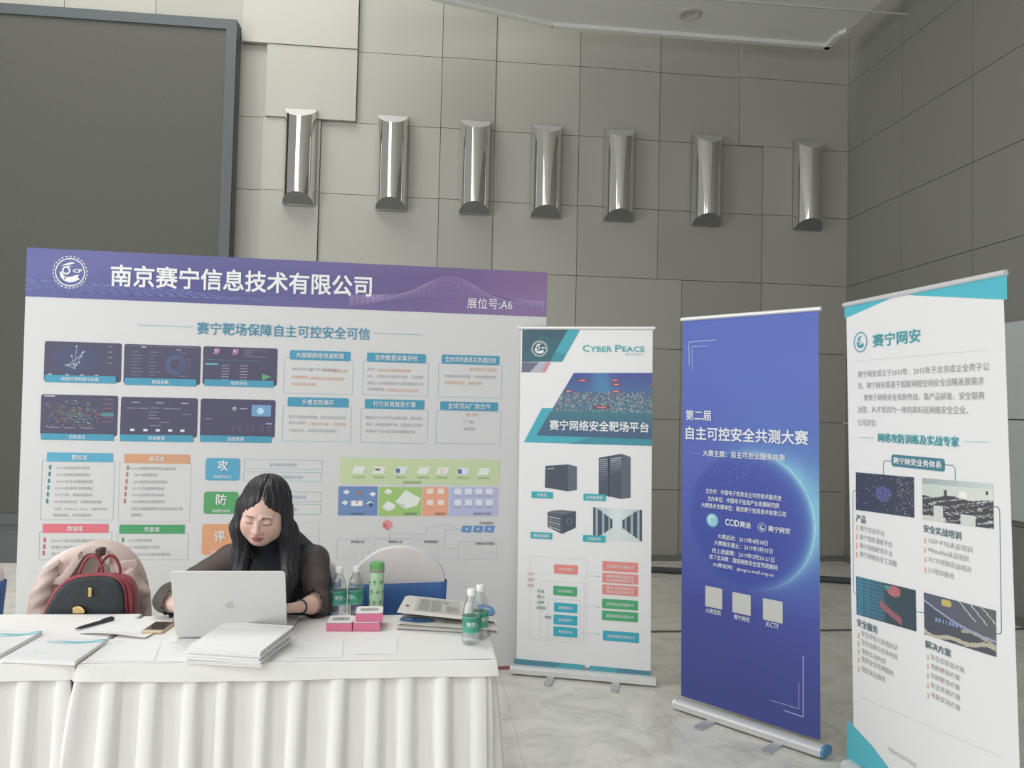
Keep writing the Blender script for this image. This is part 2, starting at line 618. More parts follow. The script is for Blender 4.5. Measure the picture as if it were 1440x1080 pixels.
v1 = nt.nodes.new('ShaderNodeMath'); v1.operation = 'SUBTRACT'; v1.inputs[1].default_value = 0.5
v2 = nt.nodes.new('ShaderNodeMath'); v2.operation = 'ABSOLUTE'
v3 = nt.nodes.new('ShaderNodeMapRange'); v3.inputs[1].default_value = 0.0; v3.inputs[2].default_value = 0.018; v3.inputs[3].default_value = 0.90; v3.inputs[4].default_value = 1.0
nt.links.new(n2.outputs['Fac'], v1.inputs[0]); nt.links.new(v1.outputs[0], v2.inputs[0]); nt.links.new(v2.outputs[0], v3.inputs[0])
sx = nt.nodes.new('ShaderNodeSeparateXYZ')
nt.links.new(tc.outputs['Object'], sx.inputs[0])


def joint(sock, size, off, half):
    a = nt.nodes.new('ShaderNodeMath'); a.operation = 'ADD'; a.inputs[1].default_value = off + 100 * size
    b = nt.nodes.new('ShaderNodeMath'); b.operation = 'MODULO'; b.inputs[1].default_value = size
    c = nt.nodes.new('ShaderNodeMath'); c.operation = 'LESS_THAN'; c.inputs[1].default_value = half
    nt.links.new(sock, a.inputs[0]); nt.links.new(a.outputs[0], b.inputs[0]); nt.links.new(b.outputs[0], c.inputs[0])
    return c.outputs[0]


jx = joint(sx.outputs['X'], 0.8, 0.35, 0.006)
jy = joint(sx.outputs['Y'], 0.8, 0.05, 0.006)
jm = nt.nodes.new('ShaderNodeMath'); jm.operation = 'MAXIMUM'
nt.links.new(jx, jm.inputs[0]); nt.links.new(jy, jm.inputs[1])
jr = nt.nodes.new('ShaderNodeMapRange'); jr.inputs[3].default_value = 1.0; jr.inputs[4].default_value = 0.84
nt.links.new(jm.outputs[0], jr.inputs[0])
mu = nt.nodes.new('ShaderNodeMath'); mu.operation = 'MULTIPLY'
nt.links.new(v3.outputs[0], mu.inputs[0]); nt.links.new(jr.outputs[0], mu.inputs[1])
sc_ = nt.nodes.new('ShaderNodeVectorMath'); sc_.operation = 'SCALE'
nt.links.new(cr.outputs[0], sc_.inputs[0]); nt.links.new(mu.outputs[0], sc_.inputs['Scale'])
nt.links.new(sc_.outputs[0], pb.inputs['Base Color'])
pb.inputs['Roughness'].default_value = 0.28
pb.inputs['Specular IOR Level'].default_value = 0.4
fl = MB()
fl.box(((XL + XR) / 2, (YF + YB) / 2, -0.05), (XR - XL + 0.4, YB - YF + 0.4, 0.1))
struct('floor', fl, fm)
yl = on_z(1170, 886.5, 0)[1]
tr = MB()
tr.box(((XL + XR) / 2, yl, 0.001), (XR - XL, 0.045, 0.002))
struct('trim_1', tr, mat('dark_stone_inlay', srgb(96, 92, 88), 0.4, noise=0.1, nscale=12))

# hung ceiling with a canted corner and a stepped lip
cp = [on_z(*p, ZC)[:2] for p in ((648, 5), (775, 35), (1165, 65), (1183, 47), (1195, 42), (1240, 0))]
d0 = (cp[0] - cp[1]) / np.linalg.norm(cp[0] - cp[1])
pl = [tuple(cp[0] + d0 * 1.1), tuple(cp[0]), tuple(cp[1]), tuple(cp[2]), tuple(cp[3]), tuple(cp[4]), (cp[4][0] + 0.01, 1.2), (tuple(cp[0] + d0 * 1.1)[0], 1.2)]
ce = MB()
ce.prism(pl, ZC, ZC + 0.35)


def inset(poly, d):
    c = np.mean(np.array(poly), 0)
    return [tuple(np.array(p) + (c - np.array(p)) / np.linalg.norm(c - np.array(p)) * d) for p in poly]


ci = struct('ceiling', ce, M['ceil'])
lip = MB()
for a, b in zip(pl[:-2], pl[1:-2]):
    a, b = np.array(a), np.array(b)
    t = (b - a) / np.linalg.norm(b - a)
    nn = np.array([t[1], -t[0]])
    m_ = (a + b) / 2 - nn * -0.0
    lip.box((m_[0] + nn[0] * 0.03, m_[1] + nn[1] * 0.03, ZC - 0.02), (np.linalg.norm(b - a), 0.06, 0.04), math.atan2(t[1], t[0]))
struct('trim_2', lip, M['ceil'])
ja, jb = on_z(1000, -1, ZC), on_z(1208, 14.5, ZC)
lj = MB()
dj = (jb - ja)
lj.box(((ja[0] + jb[0]) / 2 , (ja[1] + jb[1]) / 2, ZC - 0.004), (np.linalg.norm(dj[:2]) + 1.5, 0.02, 0.008), math.atan2(dj[1], dj[0]))
struct('trim_3', lj, mat('pale_ceiling_bead', (0.58, 0.59, 0.57, 1), 0.7, noise=0.02, nscale=4))

# recessed downlight in the hung ceiling
dl = on_z(970, 19.5, ZC)
t = thing('ceiling_downlight', 'small round recessed downlight, unlit, in the hung ceiling', 'ceiling light', (dl[0], dl[1], ZC - 0.045))
mb = MB(); mb.lathe([(0.075, 0.045), (0.115, 0.045), (0.115, 0.037), (0.09, 0.03), (0.075, 0.04)], 32)
mesh_obj('trim_ring', mb, mat('white_trim_ring', (0.5, 0.5, 0.48, 1), 0.5, noise=0.03), t, smooth=0.6)
mb = MB(); mb.lathe([(0.0, 0.046), (0.074, 0.043), (0.074, 0.0435), (0.0, 0.0465)], 32)
lz = mesh_obj('lens', mb, mat('dark_lens', (0.09, 0.09, 0.09, 1), 0.3, noise=0.05), t, smooth=0.6)

# big LED screen hung on the back wall
xr = on_y(334, 29, 7.9)[0]
zt, zb = on_y(334, 29, 7.9)[2], on_y(5, 737, 7.9)[2]
t = thing('video_wall', 'large dark switched-off LED screen hung on the panelled back wall', 'screen', ((-6.2 + xr) / 2, 7.9, zb))
mb = MB()
W_, H_ = xr + 6.2, zt - zb
mb.box((0, 0.085, (H_ - zb) / 2), (W_, 0.15, H_ + zb))
mb.box((0, 0.02, -zb / 2 - 0.03), (W_, 0.03, zb - 0.06))
mesh_obj('cabinet', mb, mat('dark_metal_casing', (0.10, 0.105, 0.11, 1), 0.5, noise=0.05), t)
mb = MB()
for z, h in ((H_ - 0.05, 0.1), (0.05, 0.1)):
    mb.box((0, 0.0, z), (W_, 0.04, h))
for x in (-W_ / 2 + 0.05, W_ / 2 - 0.05):
    mb.box((x, 0.0, H_ / 2), (0.1, 0.04, H_ - 0.2))
mesh_obj('bezel', mb, mat('slate_bezel', (0.085, 0.10, 0.105, 1), 0.5, noise=0.05), t)
mb = MB()
mb.box((0, 0.012, H_ / 2), (W_ - 0.2, 0.03, H_ - 0.2))
sm = mat('led_matrix', (0.085, 0.085, 0.074, 1), 0.7, noise=0.0)
nt = sm.node_tree
tc = nt.nodes['Texture Coordinate']
nz = nt.nodes.new('ShaderNodeTexNoise'); nz.inputs['Scale'].default_value = 60; nz.inputs['Detail'].default_value = 2
sc1 = nt.nodes.new('ShaderNodeMapRange'); sc1.inputs[3].default_value = 0.85; sc1.inputs[4].default_value = 1.15
vs_ = nt.nodes.new('ShaderNodeVectorMath'); vs_.operation = 'SCALE'; vs_.inputs[0].default_value = (0.085, 0.085, 0.074)
nt.links.new(tc.outputs['Object'], nz.inputs['Vector']); nt.links.new(nz.outputs['Fac'], sc1.inputs[0])
nt.links.new(sc1.outputs[0], vs_.inputs['Scale']); nt.links.new(vs_.outputs[0], nt.nodes['Principled BSDF'].inputs['Base Color'])
mesh_obj('screen', mb, sm, t)

# seven chrome sconces: half cylinders with mitred ends
sc_px = [(401, 443, 152, 288), (530, 572, 164, 295), (646.5, 689, 171, 302), (748, 788, 177, 306), (851, 890, 184, 312), (973, 1014, 189, 316), (1115, 1156, 196, 321)]
SR, SH, SD = 0.15, 1.0, 0.17
zz = [(on_y((a + b) / 2, t_, YB - 0.05)[2], on_y((a + b) / 2, b_, YB - 0.05)[2], on_y(b, 220, YB - 0.05)[0] - on_y(a, 220, YB - 0.05)[0]) for a, b, t_, b_ in sc_px]
SR = sum(z[2] for z in zz) / 7 / 2
SH = sum(z[0] - z[1] for z in zz) / 7
zmid = sum(z[0] + z[1] for z in zz) / 14
names = ['tall chrome wall sconce nearest the big dark LED screen, brightest of the row', 'tall chrome wall sconce, second along from the big dark LED screen',
         'tall chrome wall sconce, third along from the big dark LED screen', 'tall chrome wall sconce in the very middle of the row of seven',
         'tall chrome wall sconce, third along from the side wall corner', 'tall chrome wall sconce, second along from the side wall corner', 'tall chrome wall sconce nearest the corner with the side wall, last of the row']
root = thing('wall_sconce', names[0], 'wall sconce', (0, 0, 0), 0, 'chrome sconces in a row on the panelled wall')
NS = 24
ang = [PI * k / NS for k in range(NS + 1)]
mb = MB()
cut = 0.8
top, bot = [], []
for a in ang:
    x, y = -SR * math.cos(a), -SR * math.sin(a)
    ins = -y * cut
    top.append((x, y, SH / 2 - ins)); bot.append((x, y, -SH / 2 + ins * 0.75))
vs = []
for a, b in zip(bot, top):
    vs += [a, b]
mb.add(vs, [(2 * k, 2 * k + 2, 2 * k + 3, 2 * k + 1) for k in range(NS)])
mesh_obj('shade', mb, M['chrome'], root, smooth=3.1)
for nm, ringp, fl_ in (('top_cap', top, 0), ('bottom_cap', bot, 1)):
    mb = MB()
    mb.add(ringp, [tuple(range(NS + 1)) if fl_ else tuple(range(NS, -1, -1))])
    mesh_obj(nm, mb, mat('satin_metal_' + nm, (0.22, 0.225, 0.22, 1) if fl_ else (0.62, 0.62, 0.60, 1), 0.4, 0.35, noise=0.02), root)  # bottom cap darker: shade of its downward face put into the metal colour
mb = MB()
mb.box((0, 0.012, 0), (2 * SR + 0.006, 0.024, SH + 0.006))
mesh_obj('back_plate', mb, M['alu_dark'], root)
for i, (a, b, t_, b_) in enumerate(sc_px):
    c = on_y((a + b) / 2, (t_ + b_) / 2, YB - 0.05)
    tone = -0.075 if i in (0, ) else -0.05
    if i == 0:
        root.location = (c[0], YB + tone, zmid)
    else:
        dup(root, (c[0], YB + tone, zmid), 0, names[i])

# hose lying along the foot of the back wall
mb = MB()
pp = []
for px, py in ((690, 797), (780, 799), (915, 801), (955, 803), (1060, 809), (1150, 814), (1195, 817), (1260, 822), (1330, 828)):
    p = on_z(px, py, 0.03)
    pp.append((p[0], p[1], 0.032))
mb.tube(pp, 0.03, 10)
tag(mesh_obj('floor_cable', mb, mat('dark_cable_sheath', (0.075, 0.085, 0.085, 1), 0.6, noise=0.1), smooth=1), 'thick dark cable lying on the marble floor along the panelled wall', 'cable')

# pale panel on the side wall, seen past the last banner
p1, p2 = None, None
mb = MB()
ya = on_plane(1419, 454, np.array([XR - 0.03, 0, 0]), np.array([1.0, 0, 0]))
zb_ = on_plane(1421, 730, np.array([XR - 0.03, 0, 0]), np.array([1.0, 0, 0]))[2]
zm_ = on_plane(1421, 590, np.array([XR - 0.03, 0, 0]), np.array([1.0, 0, 0]))[2]
mb.box((XR - 0.02, ya[1] - 0.75, (zm_ + ya[2]) / 2 + 0.003), (0.05, 2.0, ya[2] - zm_ - 0.006))
mb.box((XR - 0.02, ya[1] - 0.75, (zm_ + zb_) / 2 - 0.003), (0.05, 2.0, zm_ - zb_ - 0.006))
struct('trim_4', mb, mat('pale_side_panel', (0.56, 0.60, 0.60, 1), 0.6, noise=0.03))
# ================================================================== the printed backdrop wall
bl = on_z(768, 940, 0)                                   # its foot, far end
tl_z = 2.40
nb = np.array([0.0, 0.0, 1.0])
# far end stands at bl; the near end from the top edge height
ptr = on_z(770, 383, tl_z)
ptl = on_z(38, 348, tl_z)
dv = ptl - ptr
dv[2] = 0
BW = float(np.linalg.norm(dv))
ud = -dv / BW
lean = ptr - bl
lean -= ud * (lean @ ud)                                 # up direction of the board (slightly tipped back)
BO = np.array([bl[0], bl[1], 0.0]) - ud * (BW + ((bl - ptr) @ ud) * 0)
BH = float(np.linalg.norm(lean))
BO = ptl - lean
bd = thing('backdrop_board', 'big white exhibition backdrop with purple header and blue captioned screenshots behind the table', 'backdrop', (BO + ud * BW / 2) * np.array([1, 1, 0]))
BD = Panel(BO, ud, lean, (196, 196, 195), 0.0011, 0.68, 0.24)


def slab(P, name, W, Hh, th, m, root, bottom=0.0, front=None, u0=0.0, col=(0.8, 0.8, 0.8)):
    mb = MB()
    vs = []
    for d in (0, -th):
        for u, v in ((u0, bottom), (u0 + W, bottom), (u0 + W, Hh), (u0, Hh)):
            vs.append(P.O + P.u * u + P.w * v + P.n * d)
    mb.add(vs, [(0, 1, 2, 3), (7, 6, 5, 4), (4, 5, 1, 0), (5, 6, 2, 1), (6, 7, 3, 2), (7, 4, 0, 3)], col)
    return mesh_obj(name, mb, m, root, world=True)


PAPERW = mat('white_printed_fabric', (0.68, 0.68, 0.675, 1), 0.6, noise=0.01, nscale=3)
slab(BD, 'board', BW, BH, 0.04, PAPERW, bd, 0.02)
# timber stand behind
mb = MB()
for u in (0.35, BW - 0.35):
    a = BD.at(u, 1.8, 0) - BD.n * 0.06
    b = BD.at(u, 0.0, 0) - BD.n * 0.65
    mb.tube([a, (b[0], b[1], 0.03)], 0.025, 6)
mesh_obj('rear_strut', mb, mat('raw_timber', (0.45, 0.33, 0.2, 1), 0.7, noise=0.15), bd, world=True)
mb = MB()
mb.box((0, 0, 0.01), (BW, 0.045, 0.02))
q = MB()
for v in mb.v:
    p = BD.O + BD.u * (v[0] + BW / 2) - BD.n * (0.02 + v[1]) + np.array([0, 0, v[2]])
    q.v.append(tuple(p))
q.f, q.c = mb.f, mb.c
mesh_obj('foot_rail', q, mat('red_brown_rail', srgb(150, 95, 95), 0.6, noise=0.1), bd, world=True)

# purple header
g = 'printed_header'


def mix(a, b, t):
    t = max(0.0, min(1.0, t))
    return tuple(x + (y - x) * t for x, y in zip(a, b))


def head_c(s, t):
    c = mix((84, 88, 152), (88, 82, 142), s * 2) if s < 0.5 else mix((88, 82, 142), (128, 96, 146), s * 2 - 1)
    k = math.sin(9 * s + 3 * t) * math.cos(5 * s - 2 * t)
    return tuple(x + 7 * k for x in c)


q0 = [BD.uv(p) for p in ((38, 348), (770, 383), (770, 445.5), (33.5, 417))]
hv0 = (q0[2][1] + q0[3][1]) / 2
BD.mb(g).grid(lambda s, t: BD.at(BW * s, hv0 + (BH - hv0) * t, 1), 90, 14, lambda s, t: BD.col(head_c(s, 1 - t)))
g = 'printed_wave'
for k in range(16):                                        # fine wave lines in the header
    pts = []
    for i in range(40):
        s = 0.60 + 0.395 * i / 39
        t = 0.30 + 0.24 * math.exp(-((s - 0.80) / (0.07 + 0.004 * k)) ** 2) * (1.9 - k * 0.07) - 0.5 * max(0, 0.7 - s) * (1 + k * 0.1) - k * 0.012
        pts.append((BW * s, hv0 + (BH - hv0) * max(0.03, min(0.97, t + 0.05))))
    BD.strip_uv(g, pts, 0.0028, mix((150, 125, 175), (128, 112, 165), k / 16), 2)
for k in range(14):
    pts = []
    for i in range(24):
        s = (0.30 + 0.02 * ((k * 7) % 11)) * i / 23
        t = 0.16 + 0.16 * math.sin(8 * s + 0.35 * k) * (1 - s) + k * 0.009
        pts.append((BW * s, hv0 + (BH - hv0) * max(0.02, min(0.98, t))))
    BD.strip_uv(g, pts, 0.0024, mix((112, 122, 185), (95, 105, 170), k / 14), 2)
rnd = random.Random(11)
for k in range(26):                                        # thin network lines
    s0, t0 = rnd.uniform(0.01, 0.62), rnd.uniform(0.05, 0.95)
    s1, t1 = s0 + rnd.uniform(-0.06, 0.06), rnd.uniform(0.05, 0.95)
    BD.strip_uv(g, [(BW * max(0.003, s0), hv0 + (BH - hv0) * t0), (BW * max(0.003, s1), hv0 + (BH - hv0) * t1)], 0.0016, (106, 106, 168), 2)
emblem(BD, 'emblem', (99, 383), 25.5, (225, 225, 228))
WH = (226, 226, 228)
BD.text('title_lettering', '南京赛宁信息技术有限公司', (156, 388), (523, 402), WH, 0.018, 3, 31, 2)
BD.text('booth_number_lettering', '展位号:A6', (657, 426), (720.5, 428.5), WH, -0.004, 3, 15, 2)
TEAL = (46, 136, 172)
BD.text('subtitle_lettering', '赛宁靶场保障自主可控安全可信', (277, 463), (520, 468), TEAL, 0.006, 3, 17.5, 2)
BD.strip('printed_rule|a', [(195, 457), (271, 460)], 0.003, (140, 165, 178), 2)
BD.strip('printed_rule|b', [(525, 468.5), (593, 471)], 0.003, (140, 165, 178), 2)

# six dark screenshots
CY = (56, 148, 180)
shots = [((63, 479.5), (171.5, 483), (170, 539), (61.5, 534), (63, 526.5), (163.5, 529.5), (163, 539.5), (63, 537), '网络环境构建与仿真'),
         ((175, 483.5), (283, 487), (281, 542), (173.5, 538), (175.5, 530.5), (276.5, 534), (276, 543.5), (175.5, 541), '数据采集'),
         ((286.5, 487), (391, 490), (389, 541), (284, 542), (287.5, 533), (385, 536), (385, 545), (287.5, 542.5), '攻防评估'),
         ((58.5, 554), (167, 557), (164, 614), (56, 611), (58, 608.5), (160, 611.5), (160, 620), (57.5, 618), '态势展示'),
         ((170.5, 557.5), (279, 560.5), (276.5, 617), (168.5, 612), (169, 610), (272, 613), (271.5, 622), (169, 620), '资源管理'),
         ((283, 560), (388, 563), (386, 616), (280.5, 613), (281.5, 611.5), (382, 614), (381.5, 623), (281, 621), '运维管理')]
for i, (a, b, c, d, e, f, h_, k_, cap) in enumerate(shots):
    g = 'printed_screenshot|%d' % i
    x0, y0, x1, y1 = BD.rrect(g, (a, b, c, d), (76, 73, 100), 1, 0.012)
    w_, h2 = x1 - x0, y1 - y0
    rnd = random.Random(20 + i)

    def R(s, t, w, h, c):
        BD.poly_uv(g, [(x0 + s * w_, y1 - t * h2), (x0 + (s + w) * w_, y1 - t * h2), (x0 + (s + w) * w_, y1 - (t + h) * h2), (x0 + s * w_, y1 - (t + h) * h2)], c, 2)
    if i == 0:
        BD.disc(g, (x0 + 0.4 * w_, y1 - 0.45 * h2), 0.3 * w_, (70, 76, 112), 1.5, 0, 24, sq=0.62)
        px_ = (0.40, 0.45)
        for k in range(9):
            aa, rr_ = rnd.uniform(0, 6.28), rnd.uniform(0.05, 0.2)
            s2, t2 = 0.4 + rr_ * math.cos(aa) * 0.7, 0.42 + rr_ * math.sin(aa) * 1.7
            BD.strip_uv(g, [(x0 + px_[0] * w_, y1 - px_[1] * h2), (x0 + s2 * w_, y1 - t2 * h2)], 0.0025, (150, 170, 190), 2)
            BD.disc(g, (x0 + s2 * w_, y1 - t2 * h2), 0.005, (175, 190, 205), 2, 0, 8)
            if k % 3 == 2:
                px_ = (s2, t2)
        for s in (0.06, 0.28, 0.47, 0.66):
            R(s, 0.82, 0.045, 0.05, (165, 170, 185))
        for k in range(4):
            R(0.82, 0.08 + k * 0.14, 0.06, 0.025, (130, 125, 148))
    elif i == 1:
        R(0.02, 0.03, 0.94, 0.012, (120, 116, 140))
        R(0.22, 0.05, 0.06, 0.03, (170, 168, 185)); R(0.68, 0.1, 0.06, 0.03, (140, 136, 160))
        for col_ in (0.1, 0.33, 0.72):
            for k in range(8):
                R(col_, 0.18 + 0.085 * k, rnd.uniform(0.06, 0.16), 0.022, (112, 107, 134))
        BD.disc(g, (x0 + 0.68 * w_, y1 - 0.5 * h2), 0.06, (76, 88, 125), 2, 0.03, 20)
    elif i == 2:
        for s in (0.17, 0.42):
            BD.disc(g, (x0 + s * w_, y1 - 0.1 * h2), 0.022, (165, 110, 150), 2, 0.012, 16, -2.4, 0.9)
            BD.disc(g, (x0 + s * w_, y1 - 0.1 * h2), 0.010, (190, 150, 180), 2, 0.0, 12)
        for k in range(4):
            R(0.55, 0.05 + 0.06 * k, rnd.uniform(0.1, 0.3), 0.018, (118, 112, 138))
        R(0.0, 0.34, 0.8, 0.012, (60, 130, 150)); R(0.03, 0.44, 0.17, 0.045, (80, 165, 185))
        for s in (0.25, 0.5):
            for k in range(6):
                R(s, 0.48 + 0.075 * k, 0.1, 0.022, (140, 136, 158))
        q_ = [(0.80, 0.68), (0.92, 0.76), (0.80, 0.86)]
        BD.poly_uv(g, [(x0 + s * w_, y1 - t * h2) for s, t in q_], (90, 165, 110), 2)
    elif i == 3:
        for k in range(230):
            s = rnd.gauss(0.42, 0.2); t = rnd.gauss(0.48, 0.14)
            if 0.03 < s < 0.76 and 0.12 < t < 0.82:
                R(s, t, rnd.uniform(0.008, 0.05), rnd.uniform(0.01, 0.03), rnd.choice([(95, 130, 140), (150, 105, 88), (84, 112, 134), (110, 100, 110), (120, 150, 150), (140, 120, 95)]))
        R(0.04, 0.02, 0.14, 0.035, (170, 165, 170))
        for k in range(6):
            R(0.8, 0.08 + 0.11 * k, 0.14, 0.03, (118, 92, 104))
        R(0.79, 0.42, 0.16, 0.09, (72, 135, 150))
        for s in (0.1, 0.3, 0.52):
            R(s, 0.8, 0.16, 0.02, (140, 135, 150))
    elif i == 4:
        for s in (0.14, 0.45, 0.78):
            R(s, 0.12, 0.1, 0.03, (150, 146, 168))
        for s, k in ((0.08, 0.27), (0.2, 0.27), (0.38, 0.26), (0.55, 0.26), (0.66, 0.27), (0.36, 0.36), (0.36, 0.44), (0.36, 0.52), (0.8, 0.4), (0.5, 0.62), (0.38, 0.7)):
            R(s, k, rnd.uniform(0.1, 0.16), 0.022, (126, 121, 148))
        for s in (0.13, 0.3, 0.46, 0.62, 0.78):
            R(s, 0.8, 0.055, 0.06, (205, 205, 215))
    else:
        R(0.68, 0.14, 0.26, 0.3, (96, 150, 195)); BD.disc(g, (x0 + 0.8 * w_, y1 - 0.3 * h2), 0.02, (165, 205, 225), 3, 0, 12)
        BD.disc(g, (x0 + 0.45 * w_, y1 - 0.25 * h2), 0.011, (175, 172, 185), 2, 0.004, 12)
        R(0.52, 0.23, 0.1, 0.03, (150, 146, 165)); R(0.07, 0.52, 0.08, 0.025, (130, 125, 148)); R(0.88, 0.62, 0.08, 0.03, (150, 175, 190))
        for k in range(5):
            for s in (0.42, 0.5, 0.6, 0.68, 0.8, 0.9):
                R(s, 0.7 + 0.035 * k, 0.05, 0.012, (108, 103, 130))
    BD.rrect(g, (e, f, h_, k_), CY, 3, 0.004)
    hw = len(cap) * 2.9
    mx, my = (e[0] + f[0]) / 2, (e[1] + f[1] + h_[1] + k_[1]) / 4
    BD.text('screenshot_caption', cap, (mx - hw, my - hw * 0.03), (mx + hw, my + hw * 0.03), (215, 225, 230), 0.0, 5, 5.6)

# six outlined feature boxes
OR = (214, 158, 118)
GY = (160, 160, 164)
fb = [((400, 503), (497, 505.5), (495, 555), (399, 552.5), (407.5, 492), (493, 495), (492.5, 508), (407.5, 505.5), '大规模网络快速构建', [(409, 478, 519, 'g', '支持万级节点网络，'), (454, 488, 521, 'o', '分钟级生成'), (409, 433, 530, 'o', '大规模网络'), (436, 484, 532, 'o', '环境快速构建复用'), (409, 443, 540, 'o', '仿真逼真度高')]),
      ((511, 507.5), (603, 510.5), (601, 557), (510, 555), (516, 495.5), (599, 498.5), (598.5, 511), (516, 508.5), '全场数据采集评估', [(516, 526, 519, 'g', '支持'), (530, 577, 520.5, 'o', '全方位多维度数据采集'), (516, 595, 529, 'g', '能力，对攻防全过程进行评估，可对网络'), (516, 595, 538.5, 'g', '流量行为态势数据进行全面采集回放分析'), (516, 540, 547, 'g', '采集数据'), (543, 588, 548.5, 'o', '实现自动化评估分析')]),
      ((617, 511), (706, 514), (705, 560), (616, 558), (621, 498.5), (702.5, 501), (702, 513.5), (621, 511), '全封闭场景真实数据回放', [(660, 698, 519.5, 'o', '灵活定义规则'), (625, 697, 529, 'g', '仿真真实环境流量，支持场景真实性'), (625, 677, 538, 'o', '回放还原攻击，复现场景')]),
      ((398, 570), (494, 572.5), (493, 622), (397, 619.5), (404.5, 558), (490.5, 560.5), (490, 573.5), (404.5, 571), '多维态势展示', [(406, 486, 586, 'g', '基于多维度态势数据，展示攻防态势全景'), (406, 430, 594, 'g', '自定义展示'), (433, 486, 596, 'o', '三维动态可视，态势感知'), (406, 474, 605, 'g', '对象行为，全程态势回放展示')]),
      ((508, 574), (602, 576.5), (600.5, 624), (506.5, 622), (513, 561), (597, 563), (596.5, 576), (513, 574), '行为仿真智能引擎', [(514, 594, 587, 'g', '模拟用户行为及产生网络流量，提供真实'), (514, 594, 596.5, 'g', '场景，构建虚拟用户群，以智能化手段仿'), (514, 583, 606, 'g', '真用户行为以及攻击流量场景')]),
      ((614, 577), (704, 579.5), (704, 625), (613, 622.5), (619, 564), (700.5, 566.5), (700, 578.5), (619, 576), '全球顶尖厂商合作', [(654, 672, 583, 'o', '合作'), (651, 666, 593.5, 'g', '厂商'), (652, 668, 603, 'g', '靶场')])]
for i, (a, b, c, d, e, f, h_, k_, cap, rows_) in enumerate(fb):
    g = 'feature_box|%d' % i
    BD.frame(g, (a, b, c, d), 0.0022, (135, 170, 190), 1)
    BD.rrect(g, (e, f, h_, k_), CY, 2, 0.008)
    mx, my = (e[0] + f[0]) / 2, (e[1] + f[1] + h_[1] + k_[1]) / 4
    hw = min(36, len(cap) * 3.75)
    BD.text('feature_box_lettering', cap, (mx - hw, my - hw * 0.03), (mx + hw, my + hw * 0.03), (222, 232, 236), 0.006, 4, 8)
    for x0_, x1_, yy, kk, s in rows_:
        BD.text('feature_box_lettering', s, (x0_, yy), (x1_, yy + (x1_ - x0_) * 0.02), GY if kk == 'g' else OR, 0, 3, 4.6)

# lists below
lists = [((58.5, 647), (161.5, 649), (158.5, 732), (58, 730), (66, 636), (159, 637.5), (158.5, 650.5), (66, 648.5), (70, 162, 194), '靶标库', (60, 130, 140),
          [(80, 126, 657.5, '50+常用操作系统'), (80, 126, 667, '100+网络设备靶标'), (79, 131, 676.5, '200+安全设备靶标库'), (78, 130, 686, '100+应用系统靶标'), (77, 130, 695.5, '20+工控、物联网靶标'), (76, 143, 705, '50+移动靶标库、网络终端设备'), (76, 150, 715, '(包括：Windows，Linux，与操作系统)'), (75, 128, 724, '数据库靶标，中间件靶标库')]),
         ((168, 650), (269.5, 652), (266, 734), (166.5, 732), (175, 638), (267, 639.5), (266.5, 652.5), (175, 650.5), (208, 147, 103), '漏洞库', (190, 110, 100),
          [(178, 248, 658, '40000+国家信息安全漏洞库'), (188, 222, 667.5, '100+漏洞靶标'), (187, 235, 677, '200+操作系统漏洞靶标'), (186, 231, 686.5, '20+工控漏洞靶标库'), (186, 230, 695.5, '100+应用系统漏洞'), (185, 232, 705, '100+网络设备漏洞靶标'), (184, 256, 714.5, '可自主编辑漏洞并支持定制及扩展'), (184, 200, 724, '漏洞靶标')]),
         ((56, 747), (157.5, 749), (156, 788), (54.5, 786), (60, 736), (152.5, 737.5), (152, 750), (60, 748.5), (222, 98, 112), '数据库', (190, 80, 90),
          [(72, 138, 759.5, '300+攻击数据样本'), (72, 125, 769, '恶意代码样本数据库'), (72, 140, 778, '多种安全数据分析')]),
         ((165, 749), (265.5, 751), (263.5, 788), (164, 786), (168, 737), (260, 738.5), (259.5, 751.5), (168, 749.5), (66, 160, 98), '场景库', (70, 150, 110),
          [(180, 214, 759.5, '10+攻防场景'), (180, 224, 769, '20+网络拓扑场景'), (180, 239, 779, '多行业多类型场景库')])]
for i, (a, b, c, d, e, f, h_, k_, hc, cap, tick, rows_) in enumerate(lists):
    g = 'list_box|%d' % i
    BD.frame(g, (a, b, c, d), 0.0022, (150, 170, 178) if i != 1 else (200, 180, 165), 1)
    BD.rrect(g, (e, f, h_, k_), hc, 2, 0.004)
    mx, my = (e[0] + f[0]) / 2, (e[1] + f[1] + h_[1] + k_[1]) / 4
    BD.text('list_lettering', cap, (mx - 11, my), (mx + 11, my + 0.6), (228, 228, 228), 0.006, 4, 7.5)
    for j, (x0_, x1_, yy, s) in enumerate(rows_):
        BD.text('list_lettering', s, (x0_, yy), (x1_, yy + (x1_ - x0_) * 0.02), (152, 152, 156), 0, 3, 4.4)
        if j < 6:
            xx = (70.5, 179.5, 63, 173)[i] - j * 0.8
            BD.poly(g, ((xx - 1.4, yy - 3.5), (xx + 1.4, yy - 3.5), (xx + 1.1, yy + 2.7), (xx - 1.4, yy + 2.7)), tick, 2)

